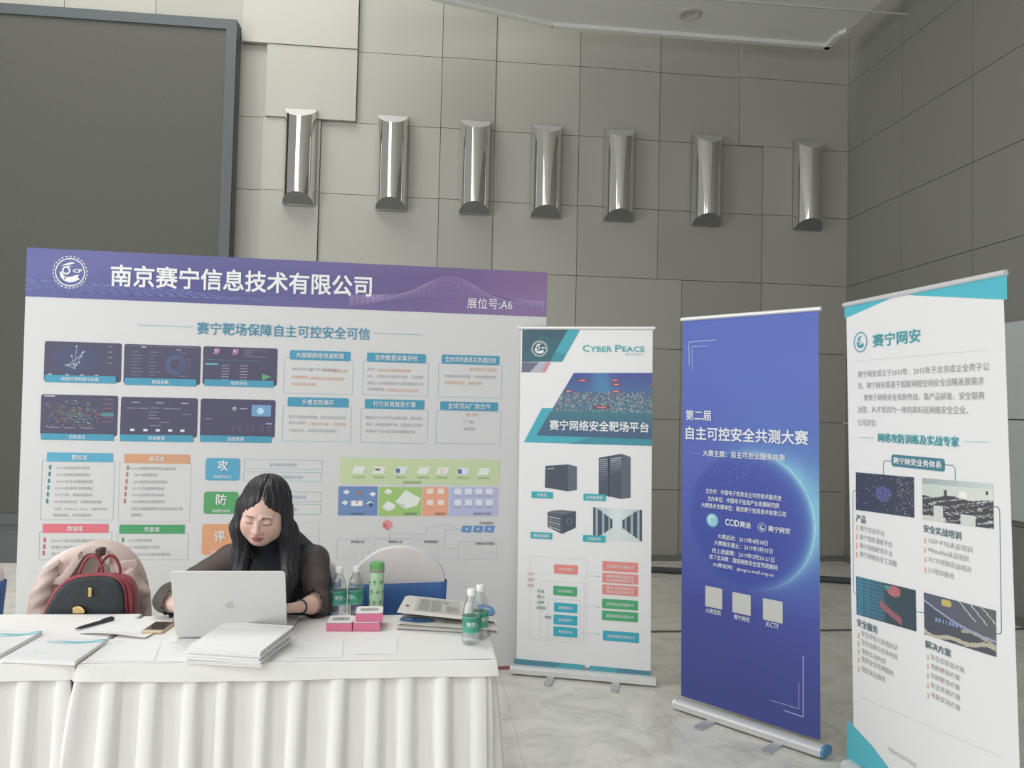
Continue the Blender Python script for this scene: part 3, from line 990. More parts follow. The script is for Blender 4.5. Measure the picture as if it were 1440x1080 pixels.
# three coloured tiles and their outlined strips
for i, (a, b, c, d, cc, ch, sub, hh) in enumerate((((289.5, 643.5), (337.5, 645), (337, 676.5), (288.5, 674.5), (72, 158, 194), '攻', '网络靶场攻击', 654), ((287.5, 691), (335.5, 692), (334.5, 723.5), (286, 722), (76, 164, 96), '防', '网络靶场防御', 702), ((285, 736), (333, 738), (332.5, 781), (283, 779), (218, 148, 100), '评', '攻防综合评估', 754))):
    g = 'printed_tile|%d' % i
    BD.rrect(g, (a, b, c, d), cc, 2, 0.016)
    mx = (a[0] + b[0]) / 2
    BD.text('tile_lettering', ch, (mx - 7.5, hh), (mx + 7.5, hh + 0.4), (228, 232, 232), 0.012, 4, 15, 2)
    BD.text('tile_lettering', sub, (mx - 12.5, hh + (16 if i < 2 else 22)), (mx + 12, hh + (16.7 if i < 2 else 22.7)), (215, 225, 228), 0, 4, 4.5)
ob = [((344, 645.5), (453.5, 648), (452.5, 661), (343.5, 658.5), '基于网络的攻击靶场'), ((343, 662.5), (452.5, 665.5), (451.5, 678), (342.5, 675), '针对目标系统的模拟攻击渗透'), ((341, 691), (451.5, 692.5), (451, 706.5), (340, 704), '网络安全防御体系构建方案'), ((341, 708), (451, 710), (450.5, 724), (340, 722), '攻防演练方案'), ((339, 735), (449.5, 736.5), (449, 752), (338, 750), '靶场测评'), ((339, 754), (449, 755), (448.5, 769), (338, 767), '综合测评分析')]
for i, (a, b, c, d, s) in enumerate(ob):
    BD.frame('outlined_strip|%d' % i, (a, b, c, d), 0.0024, (140, 178, 190) if i < 2 else ((140, 180, 165) if i < 4 else (205, 185, 178)), 1)
    w_ = len(s) * 2.1
    mx = 398 if i < 2 else 405
    BD.text('strip_lettering', s, (mx - w_, (a[1] + b[1] + c[1] + d[1]) / 4), (mx + w_, (a[1] + b[1] + c[1] + d[1]) / 4 + 0.8), (140, 165, 188), 0, 3, 5)

# architecture diagram
g = 'architecture_diagram'
BD.rrect(g, ((478.5, 644), (703, 646.5), (702, 682), (477.5, 680.5)), (186, 204, 150), 1, 0.004)
for i, x in enumerate((504, 532.5, 564, 595, 622, 651, 680)):
    y = 660.5 + i * 0.4
    BD.poly(g, ((x - 9, y + 5), (x - 5, y - 5), (x + 10, y - 4.7), (x + 6, y + 5.3)), (212, 216, 205) if i not in (2, 5) else (205, 210, 215), 2)
    if i in (2, 5):
        BD.poly(g, ((x - 7, y + 3.5), (x - 7, y - 2.5), (x - 2, y - 2.5), (x - 2, y + 3.5)), (80, 105, 160), 3)
    if i == 1:
        BD.poly(g, ((x - 5, y + 0.5), (x - 5, y - 2), (x + 2, y - 2), (x + 2, y + 0.5)), (110, 95, 95), 3)
    if i == 4:
        BD.poly(g, ((x - 4, y + 3.5), (x - 2, y - 2.5), (x + 3, y - 2.5), (x, y + 3.5)), (225, 190, 175), 3)
    BD.text('diagram_lettering', ('行业应用', '流量采集分析', '视频监控平台', '数据分析平台', '在线考试系统', '网络安全平台', '靶场资源系统')[i], (x - 8, 670.5 + i * 0.25), (x + 8, 671 + i * 0.25), (150, 165, 120), 0, 3, 3.2)
BD.text('diagram_lettering', '综合应用系统层', (567, 678), (592, 678.6), (120, 135, 95), 0, 3, 3.8)
blocks = [((476, 683.5), (531.5, 684.5), (530.5, 725.5), (475, 724.5), (98, 132, 184)), ((533.5, 684.5), (593, 685.5), (592, 726), (532, 725), (152, 196, 100)), ((594.5, 684.5), (630.5, 685.5), (629.5, 726), (593.5, 725.5), (236, 152, 118)), ((632, 685), (701, 685.5), (700, 726.5), (631, 726), (168, 172, 208))]
for a, b, c, d, cc in blocks:
    BD.rrect(g, (a, b, c, d), cc, 1, 0.006)
for x, y in ((487, 692), (505, 693), (524, 695), (485, 707), (520, 708)):
    BD.poly(g, ((x - 5, y), (x, y - 3.5), (x + 5, y - 1), (x + 1, y + 3.5)), (205, 215, 228) if (x, y) != (505, 693) else (165, 110, 110), 2)
BD.poly(g, ((494, 704), (510, 704), (510, 711.5), (494, 711.5)), (222, 222, 226), 2)
BD.disc(g, BD.uv((502, 706.5)), 0.006, (200, 80, 80), 3, 0, 10)
BD.disc(g, BD.uv((521, 709.5)), 0.012, (70, 85, 120), 3, 0, 10)
for x, y, w in ((546, 691, 6), (547, 711.5, 10), (574, 702.5, 18)):
    BD.poly(g, ((x - w, y + w * 0.2), (x - w * 0.2, y - w * 0.75), (x + w, y - w * 0.1), (x + w * 0.7, y + w * 0.45), (x - w * 0.3, y + w * 0.75)), (212, 220, 206), 2)
    BD.poly(g, ((x - w, y + w * 0.2), (x - w * 0.3, y + w * 0.35), (x - w * 0.3, y + w * 0.75)), (188, 200, 186), 3)
for y in (691.5, 707):
    for x in (605, 620):
        BD.rrect(g, ((x - 4.5, y - 4.5), (x + 4.5, y - 4.5), (x + 4.5, y + 3), (x - 4.5, y + 3)), (240, 205, 190), 2, 0.004)
    for x in (644, 659, 673.5, 688):
        BD.rrect(g, ((x - 5, y - 4.5), (x + 5, y - 4.5), (x + 5, y + 3.5), (x - 5, y + 3.5)), (205, 208, 224), 2, 0.004)
        BD.strip(g, [(x - 5, y + 6), (x + 5, y + 6.2)], 0.004, (140, 145, 180), 2)
for x, s in ((502, '终端物理层'), (577, '虚拟网络层'), (619, '数据资源'), (678, '基础服务支撑层')):
    BD.text('diagram_lettering', s, (x - len(s) * 1.8, 722), (x + len(s) * 1.8, 722.4), (95, 105, 110), 0, 3, 3.6)
BD.poly(g, ((538.5, 735), (544, 730.5), (551.5, 735), (551.5, 741), (545, 745.5), (538.5, 741)), (224, 130, 125), 2)
BD.poly(g, ((538.5, 735), (545, 738), (545, 745.5), (538.5, 741)), (200, 105, 105), 3)
LN = (165, 172, 180)
for pts in (((543, 720), (543, 731)), ((548, 745), (548, 758)), ((548, 750), (600, 751.5)), ((600, 751.5), (600, 742), (625, 737.5), (645, 744)), ((501, 756), (597, 757)), ((626, 745), (650, 745)), ((626, 745), (625, 771), (644, 772))):
    BD.strip(g, pts, 0.0022, LN, 1)
for a, b, c, d in ((474, 758, 520, 785), (528, 758, 577, 785), (583, 760, 618, 785), (644.5, 761, 699, 786)):
    BD.frame(g, ((a, b), (c, b + 1), (c - 0.5, d + 1), (a - 0.5, d)), 0.002, (175, 178, 190), 1)
    for k in range(3):
        xx = a + (c - a) * (0.25 + 0.25 * k)
        BD.strip(g, [(xx, d - 4), (xx + 5, d - 12)], 0.003, (180, 184, 190), 1)
for x in (656, 672, 688):
    BD.poly(g, ((x - 7.5, 748), (x - 5.5, 739), (x + 8, 739.6), (x + 5.5, 749)), (88, 138, 192), 2)
    BD.poly(g, ((x - 2, 745.5), (x - 1, 742), (x + 3, 742.4), (x + 1, 746)), (150, 185, 220), 3)
for x, y, s in ((503, 761.5, '靶场核心区'), (556, 761.5, '靶场接入区'), (606, 761.5, '靶场管理区'), (684, 735, '安全监控台'), (682, 764, '靶场安全支撑区')):
    BD.text('diagram_lettering', s, (x - len(s) * 1.9, y), (x + len(s) * 1.9, y + 0.5), (100, 100, 104), 0.004, 3, 3.6)
BD.build(bd)

# ================================================================== roll-up banners


def banner(bl_px, br_px, tl_px, tr_px, white, label, group=None, h_top=2.05, lean=-0.01, alb=0.8, grey=0.16):
    A, B = on_z(*bl_px, 0), on_z(*br_px, 0)
    u = (B - A) / np.linalg.norm(B - A)
    n0 = np.array([u[1], -u[0], 0.0])                     # towards the viewer
    if n0 @ (EYE - A) < 0:
        n0 = -n0
    A, B = A - n0 * 0.04, B - n0 * 0.04                   # the pixel line is the front foot of the base
    # the pole stands a little out of plumb: turn the sheet so that its top edge meets the photographed one
    W = float(np.linalg.norm(B - A))
    r = thing('roll_up_banner', label, 'banner stand', ((A + B) / 2) * np.array([1, 1, 0]), 0, group)
    up = np.array([0, 0, h_top]) + n0 * lean
    for _ in range(6):
        m = (A + B) / 2 + up
        x, y = (np.array(to_px(A + up)) + np.array(to_px(B + up))) / 2
        tx, ty = (tl_px[0] + tr_px[0]) / 2, (tl_px[1] + tr_px[1]) / 2
        k = FPX / ((m - EYE) @ _F)
        up = up + u * ((tx - x) / k) / (u @ _R - (x - 720) / FPX * (u @ _F)) * 0.9 + np.array([0, 0, 1.0]) * ((y - ty) / k) * 0.9
    P = Panel(A, u, up, white, 0.0009, alb, grey)
    P.W, P.n0, P.root, P.H = W, n0, r, float(np.linalg.norm(up))
    P.A, P.B = A, B
    print('banner', label[:20], 'W %.3f' % W, 'up', up.round(3), 'top left', [round(a, 1) for a in to_px(P.at(0, P.H))], 'top right', [round(a, 1) for a in to_px(P.at(W, P.H))])
    # base
    ang = math.atan2(u[1], u[0])
    mb = MB()
    prof = [(-0.055, 0.012), (0.055, 0.012), (0.055, 0.05), (0.03, 0.088), (0.008, 0.092), (-0.008, 0.092), (-0.03, 0.088), (-0.055, 0.05)]
    prof = [(0.045, 0.012), (0.045, 0.06), (0.03, 0.082), (0.012, 0.088), (-0.012, 0.088), (-0.035, 0.075), (-0.05, 0.045), (-0.05, 0.012)]
    prof = [(d, 0.012 + (z - 0.012) * 0.55) for d, z in prof]
    k = len(prof)
    for s in (0.0, W):
        for d, z in prof:
            p = A + u * s + n0 * d
            mb.v.append((p[0], p[1], z))
    mb.f = [(i, (i + 1) % k, k + (i + 1) % k, k + i) for i in range(k)] + [tuple(range(k - 1, -1, -1)), tuple(range(k, 2 * k))]
    mb.c = [(0.8,) * 3] * len(mb.f)
    bm = bmesh.new()
    o = mesh_obj('base', mb, M['alu'], r, world=True, smooth=0.5)
    for s, sg in ((0.0, -1), (W, 1)):
        mb = MB()
        for e in (0, 0.014 * sg):
            for d, z in prof:
                p = A + u * (s + e) + n0 * d * 1.04
                mb.v.append((p[0], p[1], z * 1.03))
        mb.f = [(i, (i + 1) % k, k + (i + 1) % k, k + i) for i in range(k)] + [tuple(range(k - 1, -1, -1)), tuple(range(k, 2 * k))]
        mb.c = [(0.8,) * 3] * len(mb.f)
        P.cap = mesh_obj('end_cap', mb, M['blue_cap'] if group == 'blue' else M['alu'], r, world=True)
    for s in (0.28, 0.74):
        c = A + u * (W * s)
        mb = MB()
        pts = []
        for i in range(9):
            w = -PI / 2 + PI * i / 8
            pts.append((math.sin(w) * 0.022, 0.16 + math.cos(w) * 0.022))
        pts += [(0.022, -0.06), (-0.022, -0.06)]
        mb.prism([tuple((c + u * a + n0 * b)[:2]) for a, b in pts], 0.0, 0.012)
        mesh_obj('foot', mb, M['foot'], r, world=True)
    # pole behind, top rail
    mb = MB()
    mid = A + u * (W / 2) - P.n * 0.02
    mb.tube([(mid[0], mid[1], 0.07), tuple(P.at(W / 2, P.H - 0.012, 0) - P.n * 0.02)], 0.009, 10)
    mesh_obj('pole', mb, M['alu_dark'], r, world=True, smooth=0.8)
    mb = MB()
    a, b = P.at(0.004, P.H, 0), P.at(W - 0.004, P.H, 0)
    mb.tube([a, b], 0.011, 10)
    mesh_obj('top_rail', mb, M['alu'], r, world=True, smooth=0.8)
    return P


def sheet(P, m, u0=0.018, u1=None, v0=0.07):
    W = P.W if u1 is None else u1
    mb = MB()
    th = 0.0009
    vs = []
    for d in (0, -th):
        for u, v in ((u0, v0), (W - 0.018, v0), (W - 0.018, P.H), (u0, P.H)):
            vs.append(P.O + P.u * u + P.w * v + P.n * d)
    mb.add(vs, [(0, 1, 2, 3), (7, 6, 5, 4), (4, 5, 1, 0), (5, 6, 2, 1), (6, 7, 3, 2), (7, 4, 0, 3)], (0.8, 0.8, 0.795))
    return mesh_obj('banner_sheet', mb, m, P.root, world=True)


VINYL = mat('white_banner_vinyl', (0.80, 0.80, 0.795, 1), 0.5, noise=0.01, nscale=2)

# ---- banner with server pictures
B1 = banner((720, 949.5), (919, 967), (732, 462), (918.5, 461), (218, 214, 211), 'white roll-up banner with teal slanted header and pictures of black server cabinets')
sheet(B1, VINYL)
g = 'printed_header'
B1.poly(g, ((734.5, 464), (802, 463), (775, 508.5), (734, 509)), (62, 92, 104), 1)
B1.poly(g, ((735, 500), (760, 470), (790, 482), (775, 508.5), (734, 509)), (56, 100, 108), 2)
B1.poly(g, ((799, 463), (816, 463), (790.5, 508.5), (773, 508.5)), (60, 160, 172), 3)
B1.poly(g, ((773, 508.5), (781, 495), (796, 498), (790.5, 508.5)), (58, 140, 150), 4)
B1.poly(g, ((734, 509.5), (760, 509.5), (746, 523.5), (733.5, 523.5)), (104, 104, 124), 1)
B1.poly(g, ((758, 509.5), (771, 509.5), (763, 523.5), (745, 523.5)), (168, 168, 178), 2)
B1.poly(g, ((769, 509.5), (774.5, 509.5), (766.5, 523.5), (761, 523.5)), (205, 130, 138), 3)
emblem(B1, 'emblem', (759, 490.5), 12, (226, 228, 228), 6)
# small capitals as on the banner: larger first letters
T2 = (66, 168, 170)
B1.text('title_lettering', 'C', (819.5, 490), (829, 490), T2, 0.012, 3, 10, 2)
B1.text('title_lettering', 'YBER', (830, 491), (860.5, 491), T2, 0.012, 3, 7.6, 2)
B1.text('title_lettering', 'P', (865, 490), (874, 490), T2, 0.012, 3, 10, 2)
B1.text('title_lettering', 'EACE', (875, 491), (906.5, 491), T2, 0.012, 3, 7.6, 2)
B1.text('title_lettering', 'BEYOND SECURITY', (880, 498.3), (904.5, 498.3), (140, 180, 185), 0, 3, 3)
g = 'printed_banner_picture'
B1.poly(g, ((762, 574), (917, 574), (917, 627), (736.5, 622)), (64, 164, 178), 1)
B1.poly(g, ((840, 612), (917, 610), (917, 627), (800, 624)), (60, 140, 156), 1.5)


def city(s, t):
    """night city network picture: blue sky, teal haze, dense points"""
    rr = random.Random(int(s * 997) * 1013 + int(t * 613))
    if t < 0.3:
        c = mix((74, 80, 148), (72, 104, 150), t / 0.3)
        k = math.exp(-((s - 0.35 - 0.4 * t) / 0.12) ** 2) * 0.5
        c = mix(c, (70, 160, 190), k)
        return c
    if t < 0.60:
        base = mix((84, 110, 138), (78, 134, 140), (t - 0.3) / 0.3)
        z = rr.random()
        if z > 0.85:
            return (150, 160, 165)
        if z > 0.72:
            return (140, 112, 118)
        return mix(base, (64, 80, 110), rr.random() * 0.6)
    return mix((66, 120, 132), (70, 96, 126), (t - 0.6) / 0.3)


qa = [B1.uv(p) for p in ((807, 524.5), (917.2, 524.5), (917, 617.5), (754.5, 612))]


def PP(s, t):
    a = qa[0] * (1 - s) + qa[1] * s
    b = qa[3] * (1 - s) + qa[2] * s
    r = b * (1 - t) + a * t
    return B1.at(r[0], r[1], 3)


B1.mb(g).grid(PP, 90, 56, lambda s, t: B1.col(city(s, 1 - t)))
for x, y, w in ((819, 535.5, 16), (865, 535, 14), (867, 541, 15), (866, 550.5, 15), (800, 550.5, 14), (915, 542, 4), (846, 573, 26)):
    B1.poly(g, ((x - w / 2, y - 2.4), (x + w / 2 - 2, y - 2.4), (x + w / 2, y + 2), (x - w / 2 + 1, y + 2)), (120, 78, 92), 4)
    B1.poly(g, ((x - w / 4, y - 1.2), (x + w / 4, y - 1.2), (x + w / 4, y + 0.8), (x - w / 4, y + 0.8)), (205, 130, 135), 5)
B1.text('picture_title_lettering', '赛宁网络安全靶场平台', (773, 597), (912.5, 601.5), (230, 232, 234), 0.016, 6, 14.5, 2)
g = 'printed_server_picture|0'
DK = (78, 84, 96)
B1.poly(g, ((767, 655), (799, 653), (799, 691), (766, 685.5)), DK, 1)
B1.poly(g, ((799, 653), (811.3, 656), (811.3, 689), (799, 691)), (94, 99, 110), 1)
for k in range(7):
    B1.strip(g, [(770, 658 + k * 4.2), (797, 657.2 + k * 4.6)], 0.002, (66, 72, 84), 2)
B1.poly(g, ((770, 658.2), (779, 657.7), (779, 659.7), (770, 660.2)), (150, 156, 164), 3)
g = 'printed_server_picture|1'
B1.poly(g, ((842, 643.7), (874, 638.2), (873.5, 701.7), (841.7, 695)), DK, 1)
B1.poly(g, ((874, 638.2), (886.8, 642.5), (886.8, 700), (873.5, 701.7)), (92, 97, 110), 1)
B1.strip(g, [(856, 641.5), (856, 698)], 0.006, (58, 64, 76), 2)
for k in range(15):
    y = 647 + k * 2.75
    cc = mix((185, 190, 196), (92, 98, 108), k / 12)
    B1.strip(g, [(844, y), (854, y - 1.4)], 0.004, cc, 3)
    cc = mix((190, 195, 200), (88, 94, 104), k / 9)
    B1.strip(g, [(859, y - 1.8), (873, y - 3.6)], 0.004, cc, 3)
g = 'printed_server_picture|2'
B1.poly(g, ((770, 720), (790, 717), (790.5, 751), (770, 741)), (84, 92, 100), 1)
B1.poly(g, ((790, 717), (800, 719), (810, 719), (809.8, 742), (790.5, 751)), (72, 80, 92), 1)
B1.poly(g, ((770, 720), (780, 717.5), (790, 717), (810, 719), (792, 724)), (100, 106, 114), 2)
for k in range(5):
    B1.strip(g, [(772.5, 726.5 + k * 3.4), (787, 729.5 + k * 4)], 0.006, (168, 176, 176) if k % 2 == 0 else (130, 138, 140), 3)
B1.disc(g, B1.uv((801, 733)), 0.02, (96, 104, 116), 3, 0.012, 16)
g = 'printed_server_picture|3'


def corridor(s, t):
    x = (s - 0.5) * 2
    if abs(x) > 0.2 + 0.0 * t and abs(t - 0.47) < 0.12 + 0.42 * (abs(x) - 0.2) / 0.8:
        k = int(abs(x) ** 0.7 * 14) % 3
        return (72, 82, 94) if k else (150, 162, 170)
    if t < 0.47:
        return mix((206, 212, 210), (170, 182, 182), abs(x))
    return mix((205, 208, 204), (188, 200, 196), abs(x))


B1.picture(g, ((834, 713.3), (903, 717), (903, 762), (834, 760)), 60, 36, corridor, 1)
for a, b, c, d, s in (((747.5, 691), (777.5, 692), (777.5, 701), (747.5, 700), '标准版'), ((820.5, 694), (852, 695.5), (852, 704.7), (820.5, 703.3), '标准集群版'), ((746.3, 747.7), (776.5, 749.3), (776.5, 758.3), (746, 757), '便携机箱版'), ((820, 752), (851.5, 753.5), (851.3, 762.8), (819.7, 761.5), '定制机房')):
    B1.rrect('server_caption|%d' % a[0], (a, b, c, d), (50, 166, 174), 4, 0.002)
    mx, my = (a[0] + b[0]) / 2, (a[1] + b[1] + c[1] + d[1]) / 4
    hw = len(s) * 2.3
    B1.text('server_caption_lettering', s, (mx - hw, my), (mx + hw, my + 0.3), (225, 235, 236), 0.004, 6, 5)
g = 'training_chart'
RD, GN, BL = (224, 128, 118), (72, 166, 108), (48, 164, 184)
pills = [((779, 793.3), (812.7, 795), (812.5, 808), (779, 806.5), RD, ['人才培养']), ((778.3, 824), (811.7, 825), (811.5, 838.7), (778, 837), GN, ['实战训练体系']), ((779, 847.3), (812.2, 849), (812, 862), (779, 860.5), BL, ['基础知识']), ((778.5, 864.3), (812, 865.8), (812, 879.6), (778.3, 878), BL, ['技能提升']), ((778.5, 881), (812, 882.5), (812, 896), (778, 894.5), BL, ['考核评估']),
         ((847.2, 788.5), (897.5, 791.8), (897, 805.8), (847, 802.3), RD, ['行业网络安全高端人才']), ((847, 805), (897.5, 808.3), (897, 822.2), (846.8, 819), RD, ['高校网络安全专业', '实战型网络人才']), ((847, 821.5), (897.3, 825), (897, 838.8), (846.7, 835.5), RD, ['重点行业网络安全', '技术型应急人才']), ((846.7, 841.5), (897.3, 844.8), (897, 858.6), (846.5, 855), GN, ['企事业单位安全运维人才']), ((846.5, 858.2), (897.3, 861.5), (897, 875.2), (846.3, 871.7), GN, ['基础网络安全技能人才']), ((848, 886.5), (899, 890), (898.5, 904), (847.7, 900.7), BL, ['初级网络安全技能人才'])]
for a, b, c, d, cc, ss in pills:
    B1.rrect('chart_box|%d' % (b[1] * 10 + a[0]), (a, b, c, d), cc, 2, 0.006)
    mx, my = (a[0] + b[0]) / 2, (a[1] + b[1] + c[1] + d[1]) / 4
    for j, s in enumerate(ss):
        hw = (b[0] - a[0]) * (0.30 if len(s) < 7 else 0.38)
        yy = my + (0 if len(ss) == 1 else (j - 0.5) * 5.4)
        B1.text('chart_lettering', s, (mx - hw, yy - hw * 0.04), (mx + hw, yy + hw * 0.04), (238, 228, 224), 0.002, 4, 4.6)
for px, cc in ((((746, 782.5), (825, 786), (824, 905), (745, 899)), (205, 188, 188)), (((760, 817), (821, 820), (821, 901), (759, 896)), (178, 200, 190)), (((770.5, 842), (816, 844), (816, 897.5), (770, 894)), (160, 190, 198))):
    B1.frame(g, px, 0.002, cc, 1)
for (x0, x1, y), cc in (((825, 842, 810), (190, 190, 190)), ((821, 842, 853), (170, 195, 185)), ((816, 842, 891), (165, 195, 195))):
    B1.strip(g, [(x0, y - 0.4), (x1, y + 0.6)], 0.003, cc, 1)
    B1.poly(g, ((x1 - 1.5, y - 1.5), (x1 + 1.5, y + 0.6), (x1 - 1.5, y + 2.4)), cc, 1)
for rows_, x, y0, dy, cc in ((('人才', '培养', '体系'), 746.3, 806.5, 8.2, (222, 150, 150)), (('实战', '能力', '培养', '训练营'), 760.5, 831, 7.8, (96, 150, 122)), (('考核',), 770.5, 867.5, 8, (90, 130, 140))):
    for j, s in enumerate(rows_):
        hw = 5 if len(s) < 3 else 6.5
        B1.text('chart_lettering', s, (x - hw, y0 + j * dy), (x + hw, y0 + j * dy + 0.4), cc, 0.002, 3, 4.6)
g = 'printed_footer'
B1.poly(g, ((723.5, 926), (823.5, 935.2), (819, 942.3), (723, 933.4)), (74, 132, 148), 1)
B1.poly(g, ((790, 932), (823.5, 935.2), (819, 942.3), (780, 938.5)), (72, 160, 172), 2)
B1.poly(g, ((829.5, 936), (915.6, 943.8), (915.6, 950), (826, 942.8)), (74, 132, 148), 1)
B1.poly(g, ((829.5, 936), (870, 939.5), (866, 946.2), (826, 942.8)), (72, 158, 172), 2)
B1.build(B1.root)

# ---- blue competition banner
B2 = banner((949, 999), (1154, 1068.5), (956.5, 452), (1157, 431.5), (222, 222, 222), 'deep blue roll-up banner with white lettering over a glowing printed globe', None, alb=0.66, grey=0.04)
B2.cap.data.materials[0] = M['blue_cap']
B2.W = float(np.linalg.norm(B2.B - B2.A))
mbk = MB()
ec, er = B2.uv((1052, 731)), abs(B2.uv((1147, 731))[0] - B2.uv((1052, 731))[0])
ey = er * 1.0
print('globe r', er)


def blue(u, v):
    t = v / B2.H
    c = mix((72, 80, 160), (88, 108, 190), (t - 0.1) / 0.75)
    if t < 0.3:
        c = mix((74, 84, 152), (76, 82, 162), t / 0.3)
    x, y = (u - ec[0]) / er, (v - ec[1]) / er
    r = math.hypot(x, y)
    a = math.atan2(y, x)
    side = max(0.0, math.cos((a - 0.30) * 0.82)) ** 1.3 if abs(a - 0.30) < 1.9 else 0.0      # brightest to the right
    if r < 1:
        c = mix(c, (64, 78, 164), 0.8)
        c = mix(c, (90, 140, 205), 0.55 * side * r ** 5)
        c = mix(c, (165, 232, 234), min(0.95, math.exp(-((1 - r) / 0.055)) * (0.10 + 1.0 * side)))
    else:
        core = max(0.0, math.cos(a - 0.32)) ** 5
        k = math.exp(-(r - 1) / (0.05 + 0.20 * core)) * (0.75 * side + 0.4 * core)
        c = mix(c, (180, 236, 232), min(0.95, k))
        k2 = math.exp(-(r - 1) / 0.5) * side
        c = mix(c, (98, 165, 215), min(0.65, 0.62 * k2))
    return c


NX, NY = 140, 360
u0, u1, v0, v1 = 0.012, B2.W - 0.018, 0.07, B2.H
mbk.grid(lambda s, t: B2.at(u0 + (u1 - u0) * s, v0 + (v1 - v0) * t, 0), NX, NY, lambda s, t: B2.col(blue(u0 + (u1 - u0) * s, v0 + (v1 - v0) * t)))
mbk.add([B2.at(u, v, 0) - B2.n * 0.001 for u, v in ((u0, v0), (u0, v1), (u1, v1), (u1, v0))], [(0, 1, 2, 3)], (0.7, 0.7, 0.7))
mesh_obj('banner_sheet', mbk, M['print'], B2.root, world=True)
WT = (228, 232, 236)
g = 'printed_brackets'
for pts in (((969.5, 513), (969, 481), (1006, 478)), ((973.7, 519.5), (973.5, 487.6), (995, 486.4)), ((1129.7, 923), (1129.7, 1008), (1103.4, 999)), ((1123.7, 960), (1123.7, 996.6), (1083.8, 984.6))):
    B2.strip('printed_bracket|%d' % pts[0][0], pts, 0.0045 if pts[0][0] in (969.5, 1129.7) else 0.003, (176, 186, 226), 2)
g = 'printed_stars'
rnd = random.Random(4)
for k in range(150):                                        # land lights on the globe and dots beside it
    x, y = rnd.gauss(1032, 24), rnd.gauss(668, 16)
    if (x - 1052) ** 2 + (y - 731) ** 2 < 88 ** 2:
        r_ = rnd.uniform(0.4, 0.9)
        B2.disc(g, B2.uv((x, y)), 0.0022 * r_ + 0.0008, (120, 140, 205), 2, 0, 6)
for i in range(9):
    for j in range(26):
        B2.disc(g, B2.uv((1130 + i * 2.7, 632 + j * 2.9 - 0.2 * i)), 0.0018, (92, 150, 190), 2, 0, 4)
B2.text('title_lettering', '第二届', (965, 583), (1000.5, 585), WT, 0.012, 4, 14.5, 2)
B2.text('title_lettering', '自主可控安全共测大赛', (965, 610), (1137, 614), WT, 0.018, 4, 18.5, 2)
B2.text('theme_lettering', '大赛主题：自主可控云服务共测', (989, 638), (1104, 642.5), WT, 0.016, 4, 9, 2)
B2.strip('printed_rule', [(971, 637), (986, 637.5)], 0.0018, (150, 165, 220), 2)
for s, a, b in (('主办方：中国电子信息自主可控技术委员会', (993, 690.5), (1099.5, 700)), ('主办单位：中国电子信息产业发展研究院', (995.5, 701), (1096.5, 711)), ('大赛技术支撑单位：南京赛宁信息技术有限公司', (987, 710), (1105.7, 723))):
    B2.text('organiser_lettering', s, a, b, WT, 0.012, 4, 7.2)
for s, a, b in (('大赛启动：2019年4月18日', (1010, 754.5), (1080, 763)), ('大赛报名截止：2019年7月15日', (1005, 763), (1087, 775)), ('线上选拔赛：2019年7月20-21日', (1002, 774), (1089.5, 787)), ('线下总决赛：国家网络安全宣传周期间', (998, 783), (1094, 797.5)), ('大赛官网：gnngce.xctf.org.cn', (1003, 794), (1088.5, 808.5))):
    B2.text('schedule_lettering', s, a, b, WT, 0.012, 4, 7.2)
g = 'partner_logos'
c_ = B2.uv((1002, 731.5))
B2.disc(g, c_, 0.036, (110, 175, 210), 2, 0, 22)
B2.disc(g, c_, 0.030, (150, 205, 218), 3, 0.0, 22)
B2.disc(g, (c_[0] - 0.004, c_[1] + 0.004), 0.020, (205, 232, 230), 4, 0.010, 18, 0.6, 4.6)
B2.text(g, 'CCID', (1020.5, 734), (1040, 736.2), WT, 0.02, 4, 9.5, 2)
B2.text(g, '赛迪', (1041, 737), (1056.5, 739), WT, 0.016, 4, 9)
emblem(B2, g, (1072, 741.5), 5.8, WT, 4, False)
B2.text(g, '赛宁网安', (1081, 743.5), (1112, 747), WT, 0.014, 4, 8.5)
for i, (px, s, a, b) in enumerate((((( 992.3, 823.5), (1016, 828), (1015.7, 857.3), (992, 852)), '大赛官网', (993, 858), (1014, 862)), (((1030.2, 832), (1056, 837.5), (1056, 866.3), (1030, 860.5)), '赛宁网安', (1032.5, 867), (1055, 872)), (((1073.3, 841), (1101, 846.3), (1100.8, 877), (1073, 871)), 'XCTF', (1077, 877), (1096, 881)))):
    B2.rrect('blank_code_patch|%d' % i, px, (205, 206, 200), 2, 0.001)
    B2.text('code_caption', s, a, b, WT, 0.01, 4, 7.5)
B2.build(B2.root)

# ---- company profile banner
brx = on_z(1186.5, 1088, 0)
pr = on_z(1416.5, 384.5, 2.06) * np.array([1, 1, 0])
pL = on_z(1187, 430.5, 2.06) * np.array([1, 1, 0])
dd = (pr - pL) / np.linalg.norm(pr - pL)
br3 = to_px(brx + dd * 0.90)
B3 = banner((1186.5, 1088), br3, (1183.5, 429.5), (1419, 382.5), (218, 221, 222), 'white roll-up banner with turquoise corners and four captioned photos, nearest the side wall')
sheet(B3, VINYL)
TQ = (70, 182, 200)
g = 'printed_corner'
B3.poly(g, ((1187.6, 432), (1255, 418.5), (1188, 448)), TQ, 1)
B3.poly(g + '|b', ((1277, 414.5), (1416, 387), (1416.6, 421.5), (1300, 416), (1285, 415.5)), TQ, 1)
B3.poly(g + '|c', ((1191.5, 1011), (1226, 1048), (1254, 1085), (1262, 1100), (1190.5, 1068)), TQ, 1)
emblem(B3, 'emblem', (1210.5, 481), 9.5, (64, 160, 178), 3, False)
B3.text('logo_lettering', '赛宁网安', (1228, 479), (1295, 471.5), (48, 160, 172), 0.01, 3, 18, 2)
B3.strip('printed_rule|d', [(1200, 508), (1393, 492)], 0.0015, (205, 196, 196), 1)
